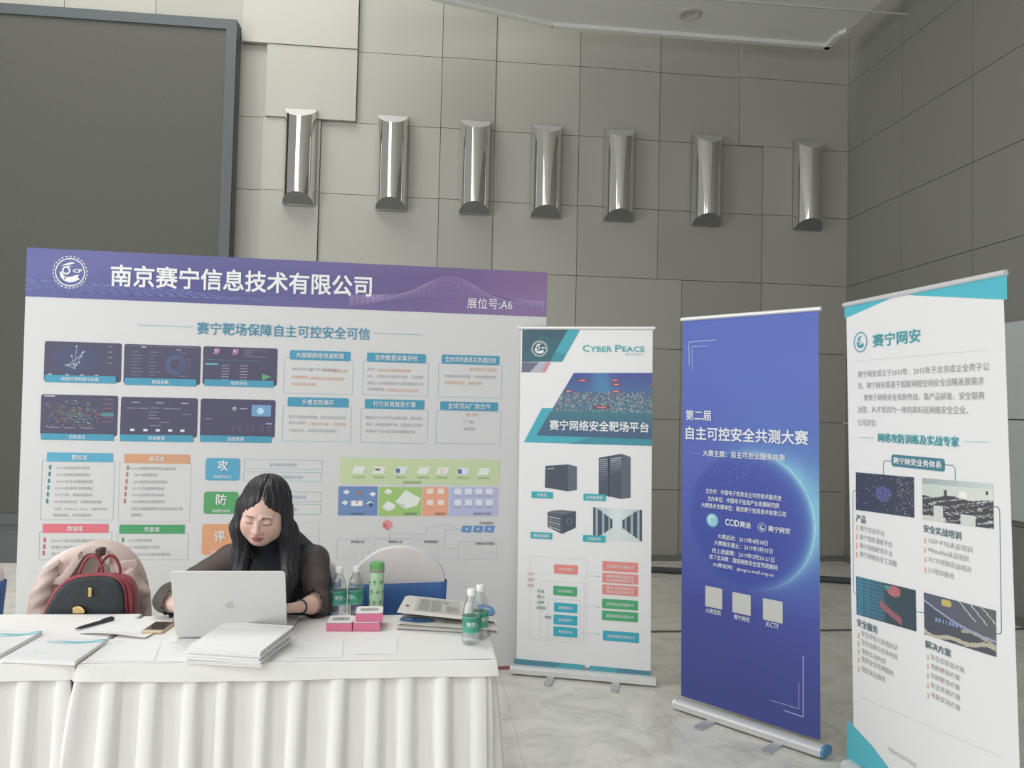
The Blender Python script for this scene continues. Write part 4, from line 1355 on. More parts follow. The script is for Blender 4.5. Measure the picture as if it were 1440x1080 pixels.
GT = (150, 153, 154)
for s, a, b in (('赛宁网安成立于2013年，2015年于北京成立全资子公', (1207, 526), (1392, 516)), ('司。赛宁网安是基于国家网络空间安全战略发展需求', (1207, 542.5), (1384.5, 535.5)), ('，聚焦于网络安全攻防作战，集产品研发、安全联赛', (1210, 559.5), (1385, 556)), ('运营、人才培训为一体的高科技网络安全企业。', (1207, 576.5), (1362, 575.5)), ('公司定位：', (1207, 594), (1234, 594.5))):
    B3.text('profile_lettering', s, a, b, GT, -0.004, 3, 9.5)
B3.text('heading_lettering', '网络攻防训练及实战专家', (1235.5, 616), (1349.5, 620.5), (38, 158, 172), 0.014, 3, 13, 2)
B3.strip('printed_rule|a', [(1208, 615.3), (1229, 616.2)], 0.0022, (130, 180, 188), 1)
B3.strip('printed_rule|b', [(1357, 620.8), (1391, 621.8)], 0.0022, (130, 180, 188), 1)
g = 'business_diagram'
TB = (64, 128, 148)
B3.rrect(g, ((1254, 640.5), (1329, 643.5), (1329, 662), (1254, 656.7)), TB, 2, 0.012)
B3.text('heading_lettering', '赛宁网安业务体系', (1257.5, 648.7), (1325.5, 652.5), (226, 234, 236), 0.016, 4, 9.5)
for pts in (((1254, 648.5), (1245, 648), (1242.5, 651), (1242.5, 668)), ((1329, 653.5), (1340, 654.5), (1343.5, 659), (1343.5, 676)), ((1204, 689.7), (1201, 690), (1199.5, 694), (1200.5, 832), (1204, 836)), ((1397.5, 712), (1404, 713.5), (1406, 718), (1408.5, 888), (1407, 891.5), (1401.5, 891)), ((1289, 860), (1300, 862))):
    B3.strip(g, pts, 0.003, TB, 1)


def net(s, t):
    rr = random.Random(int(s * 640) * 31 + int(t * 480) * 7)
    c = mix((58, 64, 92), (66, 70, 86), s)
    d = math.hypot((s - 0.5) * 1.4, t - 0.5)
    if d < 0.2 and rr.random() > 0.35:
        return (92, 96, 160)
    if rr.random() > 0.985:
        return (150, 155, 165)
    if s > 0.72 and rr.random() > 0.9:
        return (120, 130, 135)
    return c


def classroom(s, t):
    rr = random.Random(int(s * 400) * 131 + int(t * 300) * 17)
    if t < 0.14:
        return mix((150, 168, 168), (190, 205, 202), s)
    if t < 0.40 + 0.03 * math.sin(s * 11):
        c = mix((186, 200, 192), (206, 214, 205), s)
        if 0.55 < s < 0.66 and t > 0.24:
            return (222, 226, 220)
        if 0.33 < s < 0.37 and t > 0.24:
            return (80, 88, 92)
        if abs(s - 0.92) < 0.02 and abs(t - 0.22) < 0.04:
            return (80, 88, 92)
        return c
    z = math.sin(s * 37 + 9 * math.sin(t * 13)) + math.sin(t * 41 + s * 17)
    if (abs(s - 0.24) < 0.07 and t > 0.62) or (abs(s - 0.67) < 0.1 and t > 0.75):
        return (198, 204, 200)
    if t > 0.9 and s < 0.35:
        return (200, 196, 190)
    return (74, 78, 86) if z < 0.7 else ((120, 112, 112) if rr.random() > 0.5 else (180, 186, 184))


def cyber(s, t):
    c = mix((62, 124, 150), (60, 84, 98), min(1, s * 1.5))
    if s < 0.45 and int(s * 40) % 5 == 0:
        c = (58, 96, 130)
    if s < 0.5 and int(t * 44) % 4 == 0:
        c = mix(c, (70, 165, 175), 0.5)
    if math.hypot(s - 0.66, (t - 0.16) * 0.8) < 0.11:
        c = (176, 104, 112)
    if math.hypot(s - 0.55, (t - 0.1)) < 0.05:
        c = (70, 150, 140)
    if 0.42 < s < 0.78 and abs(t - 0.62 - (s - 0.5) * 0.9) < 0.09:
        c = (150, 92, 104)
    if s > 0.5 and c[0] < 100 and c[0] > 58 and c[2] < 130:
        c = mix(c, (56, 70, 76), 0.5)
    return c


def nightroad(s, t):
    c = mix((86, 92, 116), (96, 102, 104), s)
    arc = 0.18 + 0.42 * s + 0.14 * math.sin(s * 2.6)
    if abs(t - arc) < 0.022:
        return (150, 156, 190)
    if math.hypot((s - 0.33) * 1.0, (t - 0.12)) < 0.085 and s > 0.27:
        return (190, 178, 92)
    for k, x in enumerate((0.55, 0.7, 0.85)):
        if abs((s - x) - (t - 0.05) * 0.6) < 0.008 and t < 0.38:
            return (200, 206, 208)
    if 0.16 < s < 0.55 and 0.52 < t < 0.6 and int(s * 40) % 2:
        return (120, 150, 200)
    if t > 0.6 and abs(t - 0.9 + (s - 0.5) * 0.25 * math.sin(s * 9)) < 0.05:
        return (176, 172, 150)
    if t > 0.55 and s > 0.55 and abs(t - 0.72 - 0.1 * math.sin(7 * s)) < 0.04:
        return (160, 158, 138)
    if t > arc:
        c = mix(c, (70, 76, 84), 0.6)
    return c


for i, (px, fn) in enumerate(((((1204, 664), (1285.7, 671.3), (1286, 728), (1204, 716.7)), net), (((1297.3, 672.2), (1396.8, 680.5), (1398, 744), (1298, 730)), classroom), (((1204.3, 810), (1288, 830), (1289, 888), (1205, 864)), cyber), (((1299.5, 833), (1401, 859), (1401.6, 924), (1300.5, 892)), nightroad))):
    B3.picture('printed_photo|%d' % i, px, 64, 46, fn, 2)
DT = (84, 112, 122)
for s, a, b in (('产品', (1204.5, 728.8), (1218, 730.5)), ('安全实战培训', (1299.5, 744.3), (1352.3, 752)), ('安全服务', (1206, 876.5), (1235, 884.5)), ('解决方案', (1302, 908), (1338, 916))):
    B3.text('section_lettering', s, a, b, DT, 0.012, 3, 11)
GL = (150, 153, 155)
for s, a, b in (('赛宁实训平台', (1210, 743), (1244, 750)), ('赛宁攻防演练平台', (1209.5, 755.5), (1255, 765)), ('赛宁网络靶场平台', (1209.5, 768), (1255.5, 777.5)), ('赛宁网络安全工具箱', (1209.5, 780.5), (1261.5, 791)), ('CISP-PTE认证培训', (1305.5, 761), (1368, 771.5)), ('WhiteHat认证培训', (1305, 774), (1362.5, 784)), ('XCTF攻防实战培训', (1306, 787.5), (1366, 799.5)), ('2C培训基地', (1306, 802), (1342, 809.5)),
                ('安全评估与渗透测试', (1212, 894), (1263, 907.5)), ('安全运维与应急响应', (1212, 905.5), (1263, 920.5)), ('攻防实战内训', (1212, 917), (1246, 928)), ('信息安全竞赛服务', (1212, 928.5), (1257.5, 944.5)), ('培训认证服务', (1212, 941.5), (1246, 954.5)),
                ('安全实验室方案', (1309.5, 925), (1357, 941)), ('攻防靶场方案', (1309.5, 938), (1350.5, 952)), ('科研靶场方案', (1309.5, 951), (1350.5, 966)), ('安全竞赛方案', (1309.5, 964.5), (1351, 979.5)), ('攻防实训方案', (1310, 979), (1351, 993.5))):
    B3.text('list_lettering', s, a, b, GL, 0.0, 3, 8)
    xx = a[0] - 4.3
    B3.poly('printed_tick|%d' % (a[1] * 10 + a[0]), ((xx - 0.9, a[1] - 4.5), (xx + 0.9, a[1] - 4.5), (xx + 0.9, a[1] + 3.5), (xx - 0.9, a[1] + 3.5)), (224, 170, 140), 2)
B3.strip('printed_rule|c', [(1207, 979), (1407, 1064)], 0.0015, (200, 190, 188), 1)
B3.text('code_caption', '扫描关注赛宁网安', (1249, 1056), (1289, 1073), (170, 172, 174), 0, 3, 6.5)
B3.build(B3.root)
# ================================================================== tables under white cloths
ZT = 0.75


def covered_table(x0, x1, y0, y1, label, seed):
    t = thing('skirted_table', label, 'table', ((x0 + x1) / 2, (y0 + y1) / 2, 0), 0, None)
    cx, cy = (x0 + x1) / 2, (y0 + y1) / 2
    hx, hy = (x1 - x0) / 2, (y1 - y0) / 2
    rnd = random.Random(seed)
    mb = MB()
    mb.box((0, 0, ZT - 0.014), (2 * hx - 0.03, 2 * hy - 0.03, 0.02))
    mesh_obj('tabletop', mb, M['alu_dark'], t)
    for sx_ in (-1, 1):
        for sy_ in (-1, 1):
            mb = MB()
            mb.tube([(sx_ * (hx - 0.08), sy_ * (hy - 0.08), 0.0), (sx_ * (hx - 0.08), sy_ * (hy - 0.08), ZT - 0.024)], 0.014, 8)
            mesh_obj('leg', mb, M['alu_dark'], t)
    # top cloth with its straight drop
    mb = MB()

    def top(s, v):
        x, y = (s * 2 - 1), (v * 2 - 1)
        return (x * hx, y * hy, ZT + 0.0006 * math.sin(9 * x + 4 * y) * math.sin(7 * y))
    mb.grid(top, 30, 16)
    mesh_obj('cloth_top', mb, M['white_cloth'], t, smooth=3.1)
    # path round three sides
    path = [(hx, hy), (hx, -hy), (-hx, -hy), (-hx, hy)]

    def at(d):
        for (ax, ay), (bx, by) in zip(path[:-1], path[1:]):
            L = math.hypot(bx - ax, by - ay)
            if d <= L + 1e-9:
                k = d / L
                tx, ty = (bx - ax) / L, (by - ay) / L
                return ax + (bx - ax) * k, ay + (by - ay) * k, (-ty * -1) * -1, tx * -1 * -1, d, L
            d -= L
        return path[-1][0], path[-1][1], 0, 0, d, 1
    total = 4 * hy + 2 * hx
    n = int(total / 0.0085)
    corners = [2 * hy, 2 * hy + 2 * hx]

    def normal(d):
        # outward direction, turned smoothly at the corners
        def base(q):
            return (1, 0) if q < corners[0] else ((0, -1) if q < corners[1] else (-1, 0))
        sx_ = sy_ = 0.0
        for k in range(-4, 5):
            b = base(d + k * 0.012)
            sx_ += b[0]; sy_ += b[1]
        L = math.hypot(sx_, sy_)
        return sx_ / L, sy_ / L
    phase = [rnd.uniform(-0.010, 0.010) for _ in range(60)]
    wid = [rnd.uniform(0.42, 0.52) for _ in range(60)]
    amp = [rnd.uniform(0.8, 1.2) for _ in range(60)]

    def pleat(d, k):
        p = 0.113
        d = d + 0.02 + 0.012 * k * math.sin(d * 9.0 + seed)
        i = int(d // p)
        f = (d - i * p) / p
        c = 0.5 + phase[i % 60] / p
        w = wid[i % 60] / 2 * (1 + 0.15 * k)
        e = abs(f - c)
        s = 0.04
        v = 1 - max(0.0, min(1.0, (e - w + s) / (2 * s)))
        v = v * v * (3 - 2 * v)
        dome = 1 - 0.30 * min(1.0, (e / w) ** 2) - 0.10 * (f - c) / w
        return v * dome * amp[i % 60]

    def pos(d):
        if d < corners[0]:
            return hx, hy - d
        if d < corners[1]:
            return hx - (d - corners[0]), -hy
        return -hx, -hy + (d - corners[1])
    zb_top, zb_bot = ZT - 0.001, ZT - 0.052
    mb = MB()
    ks = [0, 0.04, 0.3, 1.0]
    nn = n // 2

    def band(s, v):
        d = s * total
        x, y = pos(d); nx, ny = normal(d)
        z = zb_top + (zb_bot - zb_top) * v
        o = (0.0 if v < 0.01 else 0.0035) + 0.012 * v + 0.0018 * math.sin(d * 21 + seed) * v
        return (x + nx * o, y + ny * o, z - 0.003 * v * math.sin(d * 5 + seed))
    mb.grid(lambda s, v: band(s, ks[int(round(v * 3))]), nn, 3)
    mesh_obj('skirt_band', mb, M['white_cloth'], t, smooth=0.35)
    mb = MB()

    def skirt(s, v):
        d = s * total
        x, y = pos(d); nx, ny = normal(d)
        z = zb_bot + 0.022 + (0.012 - zb_bot - 0.022) * v
        a = (0.022 + 0.040 * v ** 0.7)
        o = -0.016 + 0.042 * v + a * pleat(d, v) + 0.004 * v * math.sin(d * 4.1 + 2 * v)
        return (x + nx * o, y + ny * o, z)
    mb.grid(skirt, n, 12)
    mesh_obj('pleated_skirt', mb, M['white_cloth'], t, smooth=1.2)
    return t


TX0, TX1, TY0, TY1 = -1.050, 0.232, 2.537, 3.085
covered_table(TX0, TX1, TY0, TY1, 'white skirted table with a laptop and bottles on it, a person seated behind', 1.0)
covered_table(-2.45, -1.074, 2.552, 3.12, 'white skirted table with booklets on it, cut off by the picture edge', 2.3)

# ================================================================== white covered chairs


def chair_parts(root):
    pts = []
    hw = 0.198
    for k in range(25):
        x = -hw + 2 * hw * k / 24
        q = abs(x / hw)
        pts.append((x, 0.955 - 0.105 * q ** 2.3 - 0.02 * max(0, q - 0.93) / 0.07))
    out = [(-hw * 0.92, 0.44)] + pts + [(hw * 0.92, 0.44)]
    mb = MB()
    n = len(out)
    for y in (0.175, 0.225):
        for x, z in out:
            yy = y + 0.05 * max(0, z - 0.45) - 0.03 * (1 - (x / hw) ** 2) * 0.0
            mb.v.append((x, yy, z))
    mb.f = [tuple(range(n)), tuple(range(2 * n - 1, n - 1, -1))] + [(n + i, n + (i + 1) % n, (i + 1) % n, i) for i in range(n)]
    mb.c = [(0.8,) * 3] * len(mb.f)
    mesh_obj('back_cover', mb, M['white_cover'], root, smooth=0.7, bevel=0.012)
    mb = MB()
    ring = []
    for k in range(48):
        w = 2 * PI * k / 48
        c, s = math.cos(w), math.sin(w)
        ring.append((0.207 * abs(c) ** 0.22 * (1 if c > 0 else -1), abs(s) ** 0.35 * (1 if s > 0 else -1) * 0.036))
    zs = [0.585, 0.59, 0.65, 0.70, 0.75, 0.797, 0.802]

    def sash(s, v):
        i = int(round(v * 6))
        x, y = ring[int(round(s * 48)) % 48]
        z = zs[i]
        sh = 0.985 if i in (0, 6) else 1.0
        return (x * sh * (0.955 + 0.045 * (z - 0.58) / 0.22), 0.2 + 0.05 * (z - 0.45) + y * (0.93 if i in (0, 6) else 1.0) + 0.0015 * math.sin(40 * x + i), z + 0.006 * x / 0.2)
    mb.grid(sash, 48, 6)
    mesh_obj('sash', mb, M['blue_sash'], root, smooth=1.0)
    mb = MB()

    def sk(s, v):
        w = 2 * PI * s
        c, sn = math.cos(w), math.sin(w)
        f = 1.0 + 0.05 * v
        x = 0.215 * abs(c) ** 0.3 * (1 if c > 0 else -1) * f
        y = 0.215 * abs(sn) ** 0.3 * (1 if sn > 0 else -1) * f
        k = 0.006 * v * math.sin(14 * w)
        return (x + k * c, y + k * sn, 0.47 - 0.465 * v)
    mb.grid(sk, 72, 8)
    top = [sk(i / 72, 0) for i in range(72)]
    mb.add([(p[0], p[1], 0.47) for p in top], [tuple(range(72))])
    mesh_obj('seat_cover', mb, M['white_cover'], root, smooth=0.9)


def chair_x(px, py, Y):
    return on_y(px, py, Y)[0]


YC = 3.44
spots = [(563, 762, 'white covered chair with blue sash behind the green tumbler, empty'), (412, 772, 'white covered chair with blue sash that the person with the laptop sits on'),
         (129, 765, 'white covered chair with the pink jacket over its back'), (-67, 790, 'white covered chair with a dark sash at the picture edge beyond the backdrop')]
root = thing('banquet_chair', spots[0][2], 'chair', (chair_x(563, 762, YC), YC - 0.22, 0), 0, 'white covered chairs behind the tables')
chair_parts(root)
for i, (px, py, lb) in enumerate(spots[1:]):
    dup(root, (chair_x(px, py, YC), YC - 0.22, 0), 0, lb)

# ================================================================== things on the tables
PRN = M['print']


def flat_panel(pa, pb, z, white=(232, 232, 230), step=0.0004):
    """printing surface lying on something at height z; u runs from point a to point b"""
    u = np.array([pb[0] - pa[0], pb[1] - pa[1], 0.0])
    u /= np.linalg.norm(u)
    w = np.array([-u[1], u[0], 0.0])
    return Panel(np.array([pa[0], pa[1], z]), u, w, white, step)


# ---- laptop
h0 = on_z(247, 896, 0.757)
LW, LD = 0.372, 0.248
hyp = h0[1]
lx0 = h0[0]
best = min((abs(to_px((lx0, hyp - LD * math.sin(a), 0.762 + LD * math.cos(a)))[1] - 803), a) for a in np.radians(np.arange(-10, 45, 0.5)))
la = best[1]
lx0 = h0[0] + 0.0
lp = thing('laptop', 'open silver laptop with its lid back towards the viewer, in front of the seated person', 'laptop', (lx0 + LW / 2, hyp, ZT))
SIL = mat('silver_aluminium', (0.66, 0.66, 0.65, 1), 0.42, 0.25, noise=0.01, nscale=6)


def rr2(w, h, r, n=6, x0=0.0, y0=0.0):
    pts = []
    for cx, cy, a in ((w - r, h - r, 0), (r, h - r, 90), (r, r, 180), (w - r, r, 270)):
        for k in range(n):
            q = math.radians(a + 90 * k / (n - 1))
            pts.append((x0 + cx + r * math.cos(q), y0 + cy + r * math.sin(q)))
    return pts


mb = MB(); mb.prism(rr2(LW, LD, 0.011, 6, -LW / 2, 0.004), 0.004, 0.015)
mesh_obj('base', mb, SIL, lp, bevel=0.002)
mb = MB(); mb.prism(rr2(LW * 0.8, 0.10, 0.004, 4, -LW * 0.4, 0.035), 0.0150, 0.0158)
mesh_obj('keyboard', mb, M['black'], lp)
mb = MB(); mb.prism(rr2(0.11, 0.075, 0.004, 4, -0.055, 0.15), 0.0150, 0.0155)
mesh_obj('trackpad', mb, mat('grey_trackpad', (0.5, 0.5, 0.5, 1), 0.35, noise=0.02), lp)


def lid_pt(u, v, d):
    return (u, -v * math.sin(la) - d * math.cos(la), 0.012 + v * math.cos(la) - d * math.sin(la))


def lid_prism(poly, d0, d1):
    m = MB()
    n = len(poly)
    m.v = [lid_pt(u, v, d0) for u, v in poly] + [lid_pt(u, v, d1) for u, v in poly]
    m.f = [tuple(range(n - 1, -1, -1)), tuple(range(n, 2 * n))] + [(i, (i + 1) % n, n + (i + 1) % n, n + i) for i in range(n)]
    m.c = [(0.8,) * 3] * len(m.f)
    return m


mesh_obj('lid', lid_prism(rr2(LW, LD, 0.010, 6, -LW / 2, 0.0), -0.002, 0.0035), SIL, lp, bevel=0.0012)
mesh_obj('display', lid_prism(rr2(LW - 0.012, LD - 0.014, 0.004, 4, -LW / 2 + 0.006, 0.008), -0.0026, -0.0021), mat('display_glass', (0.03, 0.03, 0.035, 1), 0.1, noise=0.05), lp)
ap = []
for k in range(36):
    w = 2 * PI * k / 36
    r = 0.0145 * (1 + 0.10 * math.cos(2 * w)) * (1 - 0.16 * math.exp(-((math.sin(w / 2 - PI / 4)) / 0.16) ** 2)) * (1 - 0.1 * math.exp(-((math.sin(w / 2 + PI / 4)) / 0.14) ** 2))
    x, y = r * math.cos(w), r * math.sin(w)
    bx, by = x - 0.0195, y - 0.001
    if math.hypot(bx, by) < 0.0085:
        L = math.hypot(bx, by)
        x, y = 0.0195 + bx / L * 0.0085, 0.001 + by / L * 0.0085
    ap.append((x, LD / 2 - 0.004 + y))
lg = lid_prism(ap, 0.0035, 0.0038)
lf = [(0.0, 0.017), (0.003, 0.024), (0.0075, 0.026), (0.005, 0.019)]
l2 = lid_prism([(x, LD / 2 - 0.004 + y) for x, y in lf], 0.0035, 0.0038)
lg.add(l2.v, l2.f)
mesh_obj('lid_emblem', lg, mat('grey_emblem', (0.50, 0.50, 0.50, 1), 0.4, noise=0.02), lp)

# ---- stack of white brochures in front of the laptop
sc4 = [on_z(*p, 0.799) for p in ((308, 871), (398.6, 877), (386, 915), (280.5, 908))]
d4 = (sc4[0] + sc4[1] - sc4[2] - sc4[3]) / 2
d4 /= np.linalg.norm(d4)
ctr = (sc4[2] + sc4[3]) / 2 + d4 * 0.122
angs = math.atan2(*(((sc4[1] - sc4[0]) + (sc4[2] - sc4[3]))[1::-1]))
GR = 'white brochures stacked in front of the laptop'
rnd = random.Random(5)
NB = 11
for i in range(NB):
    th = 0.0041
    topmost = i == NB - 1
    k = i / (NB - 1)
    rz = angs + (0.05 * (1 - k) + rnd.uniform(-0.02, 0.02)) * (0 if topmost else 1)
    loc = (ctr[0] + (-0.006 * (1 - k) + rnd.uniform(-0.004, 0.004)) * (0 if topmost else 1), ctr[1] + (-0.02 * (1 - k) + rnd.uniform(-0.005, 0.005)) * (0 if topmost else 1), ZT + 0.0012 + i * th + 0.0068 * k)
    mb = MB()
    W2, D2 = 0.243, 0.243

    def surf(s, t, z):
        return ((s - 0.5) * W2, (t - 0.5) * D2, z + 0.0008 * math.sin(3 * s) * (1 - t))
    mb.box((0, 0, th / 2), (W2, D2, th * 0.86))
    if topmost:
        o = mesh_obj('brochure', mb, M['paper'], None, bevel=0.0006)
        o.location = loc; o.rotation_euler = (math.radians(3.2 * k), 0, rz)
        tag(o, 'topmost white brochure of the stack in front of the laptop, with one fine printed line', 'brochure', GR)
        bpm = MB()
        v, f = text_mesh('赛宁网安  网络空间安全', 0, 1)
        v = v - v.mean(0)
        v *= 0.085 / (v[:, 0].max() - v[:, 0].min())
        bpm.add([(0.045 + p[0], 0.100 + p[1], th * 0.93 + 0.0004) for p in v], f, (0.45, 0.45, 0.46))
        q = mesh_obj('printed_line', bpm, PRN, o)
    else:
        o = mesh_obj('brochure', mb, M['paper'], None, bevel=0.0006)
        o.location = loc; o.rotation_euler = (math.radians(3.2 * k), 0, rz)
        tag(o, 'white brochure inside the stack in front of the laptop, below its top one', 'brochure', GR)

# ---- phone
pp = [on_z(*p, 0.7575) for p in ((200, 888), (232, 889), (243, 876), (219, 873))]
pc = sum(pp) / 4
ph = thing('phone', 'gold smartphone lying screen up beside the laptop', 'phone', (pc[0], pc[1], ZT + 0.0012), math.radians(-4))
mb = MB(); mb.prism(rr2(0.077, 0.135, 0.010, 6, -0.0385, -0.0675), 0.0, 0.0078)
mesh_obj('body', mb, mat('gold_metal', (0.62, 0.47, 0.30, 1), 0.35, 0.6, noise=0.02), ph, bevel=0.0012)
mb = MB(); mb.prism(rr2(0.073, 0.131, 0.009, 6, -0.0365, -0.0655), 0.0079, 0.0083)
mesh_obj('bezel', mb, mat('gold_white_face', (0.66, 0.58, 0.46, 1), 0.3, noise=0.02), ph)
mb = MB(); mb.box((0, 0.004, 0.0086), (0.068, 0.100, 0.0006))
mesh_obj('screen', mb, mat('dark_phone_glass', (0.06, 0.05, 0.045, 1), 0.08, noise=0.05), ph)

# ---- marker pen
a, b = on_z(106.5, 885, 0.757), on_z(159.5, 870, 0.757)
L = float(np.linalg.norm(b - a))
pen = thing('marker_pen', 'black marker pen lying on a loose white sheet', 'pen', ((a + b) / 2) * np.array([1, 1, 0]) + np.array([0, 0, ZT + 0.0085]), math.atan2(b[1] - a[1], b[0] - a[0]))
BK = mat('grey_black_barrel', (0.045, 0.045, 0.05, 1), 0.45, noise=0.05)
mb = MB(); mb.tube([(-L / 2, 0, 0), (-L / 2 + 0.012, 0, 0), (-L / 2 + 0.02, 0, 0), (L * 0.16, 0, 0)], [0.0022, 0.004, 0.0055, 0.0062], 14)
mesh_obj('barrel', mb, BK, pen, smooth=0.8)
mb = MB(); mb.tube([(L * 0.16, 0, 0), (L * 0.17, 0, 0), (L / 2 - 0.004, 0, 0), (L / 2, 0, 0)], [0.0060, 0.0072, 0.0072, 0.006], 14)
mesh_obj('cap', mb, BK, pen, smooth=0.8)
mb = MB(); mb.box((L * 0.32, 0, 0.0085), (0.04, 0.003, 0.0015))
mesh_obj('clip', mb, BK, pen)

# ---- loose sheets


def sheet_of(px, lift, name, label, cat, group=None, z=ZT + 0.0008, n=12):
    q = [on_z(*p, z) for p in px]
    c = sum(q) / 4
    mb = MB()

    def P(s, t):
        p = (q[0] * (1 - s) + q[1] * s) * (1 - t) + (q[3] * (1 - s) + q[2] * s) * t - c
        return (p[0], p[1], lift(s, t))
    mb.grid(P, n, n)
    o = mesh_obj(name, mb, M['paper'], None, solid=0.0005)
    o.location = (c[0], c[1], z)
    return tag(o, label, cat, group), q, c


sheet_of(((111, 892), (204, 899.5), (247, 871), (132, 869)), lambda s, t: 0.0002 + 0.010 * max(0, 0.25 - t) / 0.25 * (0.4 + s * (1 - s) * 2.5) + 0.003 * max(0, s - 0.9) / 0.1, 'paper_sheet', 'loose white sheet with a curled edge under the marker pen', 'paper', None)
SHG = 'white notice sheets along the table front'
for i, (px, lb) in enumerate(((((122, 930), (216, 930), (228, 900), (155, 899)), 'white notice sheet beside the swooshed booklet'), (((219.5, 930), (284, 930), (296, 902), (231, 901)), 'white notice sheet half under the brochure stack'),
                              (((412, 925), (481, 925), (483, 898.5), (419, 897.5)), 'white notice sheet in front of the single pink box'), (((499, 920), (558, 920), (559.5, 896.5), (504.5, 895)), 'white notice sheet nearest the water bottles by the table end'))):
    o, q, c = sheet_of(px, lambda s, t: 0.0001, 'notice_sheet', lb, 'paper', SHG, ZT + 0.0009 + 0.0001 * i, 2)
    pn = flat_panel(q[3], q[2], 0.0)
    v, f = text_mesh('微信扫码支付', 0, 1)
    w_ = np.linalg.norm(q[2] - q[3])
    v = v - v.min(0)
    v *= 0.036 / v[:, 0].max()
    uu = (q[2] - q[3]) / w_
    dn = (q[0] - q[3]) / np.linalg.norm(q[0] - q[3])
    pm = MB()
    pm.add([tuple(q[3] + uu * (0.02 + p[0]) + dn * (0.026) - np.array([uu[1] * -1, uu[0], 0]) * -p[1] - c + np.array([0, 0, 0.0009])) for p in v], f, (0.25, 0.25, 0.26))
    mesh_obj('caption', pm, PRN, o)


# ---- booklets on the other table
def booklet(px, z, th, name, label, seed):
    q = [on_z(*p, z + th) for p in px]                       # front left, front right, back right, back left of the cover
    r = thing(name, label, 'booklet', (sum(q) / 4) * np.array([1, 1, 0]) + np.array([0, 0, z]))
    off = np.array([r.location.x, r.location.y, z])
    mb = MB()
    mb.prism([tuple((p - off)[:2]) for p in q], 0.0, th)
    mesh_obj('pages', mb, M['paper'], r, bevel=0.002)
    mb = MB()
    cc = (sum(q) / 4 - off)[:2]
    mb.prism([tuple(cc + ((p - off)[:2] - cc) * 1.008) for p in q], th, th + 0.0012)
    mesh_obj('cover', mb, mat('glossy_white_cover', (0.80, 0.81, 0.80, 1), 0.35, noise=0.01), r)
    # turquoise swoosh across the far part of the cover
    g = MB()

    def P(s, t):
        return tuple(((q[0] * (1 - s) + q[1] * s) * (1 - t) + (q[3] * (1 - s) + q[2] * s) * t) - off + np.array([0, 0, 0.0018]))
    for k, (o_, wd, cl) in enumerate(((0.0, 0.045, (0.10, 0.42, 0.55)), (-0.06, 0.02, (0.22, 0.60, 0.66)), (-0.02, 0.018, (0.45, 0.72, 0.76)))):
        for i in range(24):
            s0, s1 = i / 24, (i + 1) / 24
            f0 = 0.78 + o_ + 0.13 * s0 ** 2 + 0.03 * math.sin(7 * s0 + k)
            f1 = 0.78 + o_ + 0.13 * s1 ** 2 + 0.03 * math.sin(7 * s1 + k)
            w0, w1 = wd * s0 ** 1.5 * 1.6, wd * s1 ** 1.5 * 1.6
            if s0 > 0.1:
                g.add([P(s0, f0 - w0), P(s1, f1 - w1), P(s1, min(0.99, f1 + w1)), P(s0, min(0.99, f0 + w0))], [(0, 1, 2, 3)], cl)
    rn = random.Random(seed)
    for k in range(40):                                       # faint printed cloud in the near corner
        s, t = abs(rn.gauss(0.28, 0.1)), abs(rn.gauss(0.24, 0.07))
        d = rn.uniform(0.008, 0.022)
        if s + d < 0.98 and t + d < 0.98:
            g.add([P(s, t), P(s + d, t), P(s + d, t + d * 0.7), P(s, t + d * 0.7)], [(0, 1, 2, 3)], rn.choice([(0.55, 0.74, 0.75), (0.66, 0.78, 0.78), (0.48, 0.68, 0.72)]))
    for i_, fc in enumerate(g.f):
        for vi in fc:
            p = g.v[vi]
            g.v[vi] = (p[0], p[1], p[2] + i_ * 1e-6)
    mesh_obj('printed_swoosh', g, PRN, r)
    return r


booklet(((2, 926), (106, 930), (150.5, 899), (66, 896.5)), ZT + 0.001, 0.013, 'booklet', 'white booklet with turquoise swoosh at the inner end of the second table', 3)
booklet(((-62, 922), (-4, 922.5), (60, 887.5), (-10, 885)), ZT + 0.001, 0.012, 'booklet', 'white booklet with turquoise band cut off by the picture edge', 8)

# ---- pink gift boxes
PK = mat('pink_card', (0.68, 0.19, 0.32, 1), 0.55, noise=0.02)
WC = mat('white_card', (0.80, 0.78, 0.75, 1), 0.5, noise=0.01)


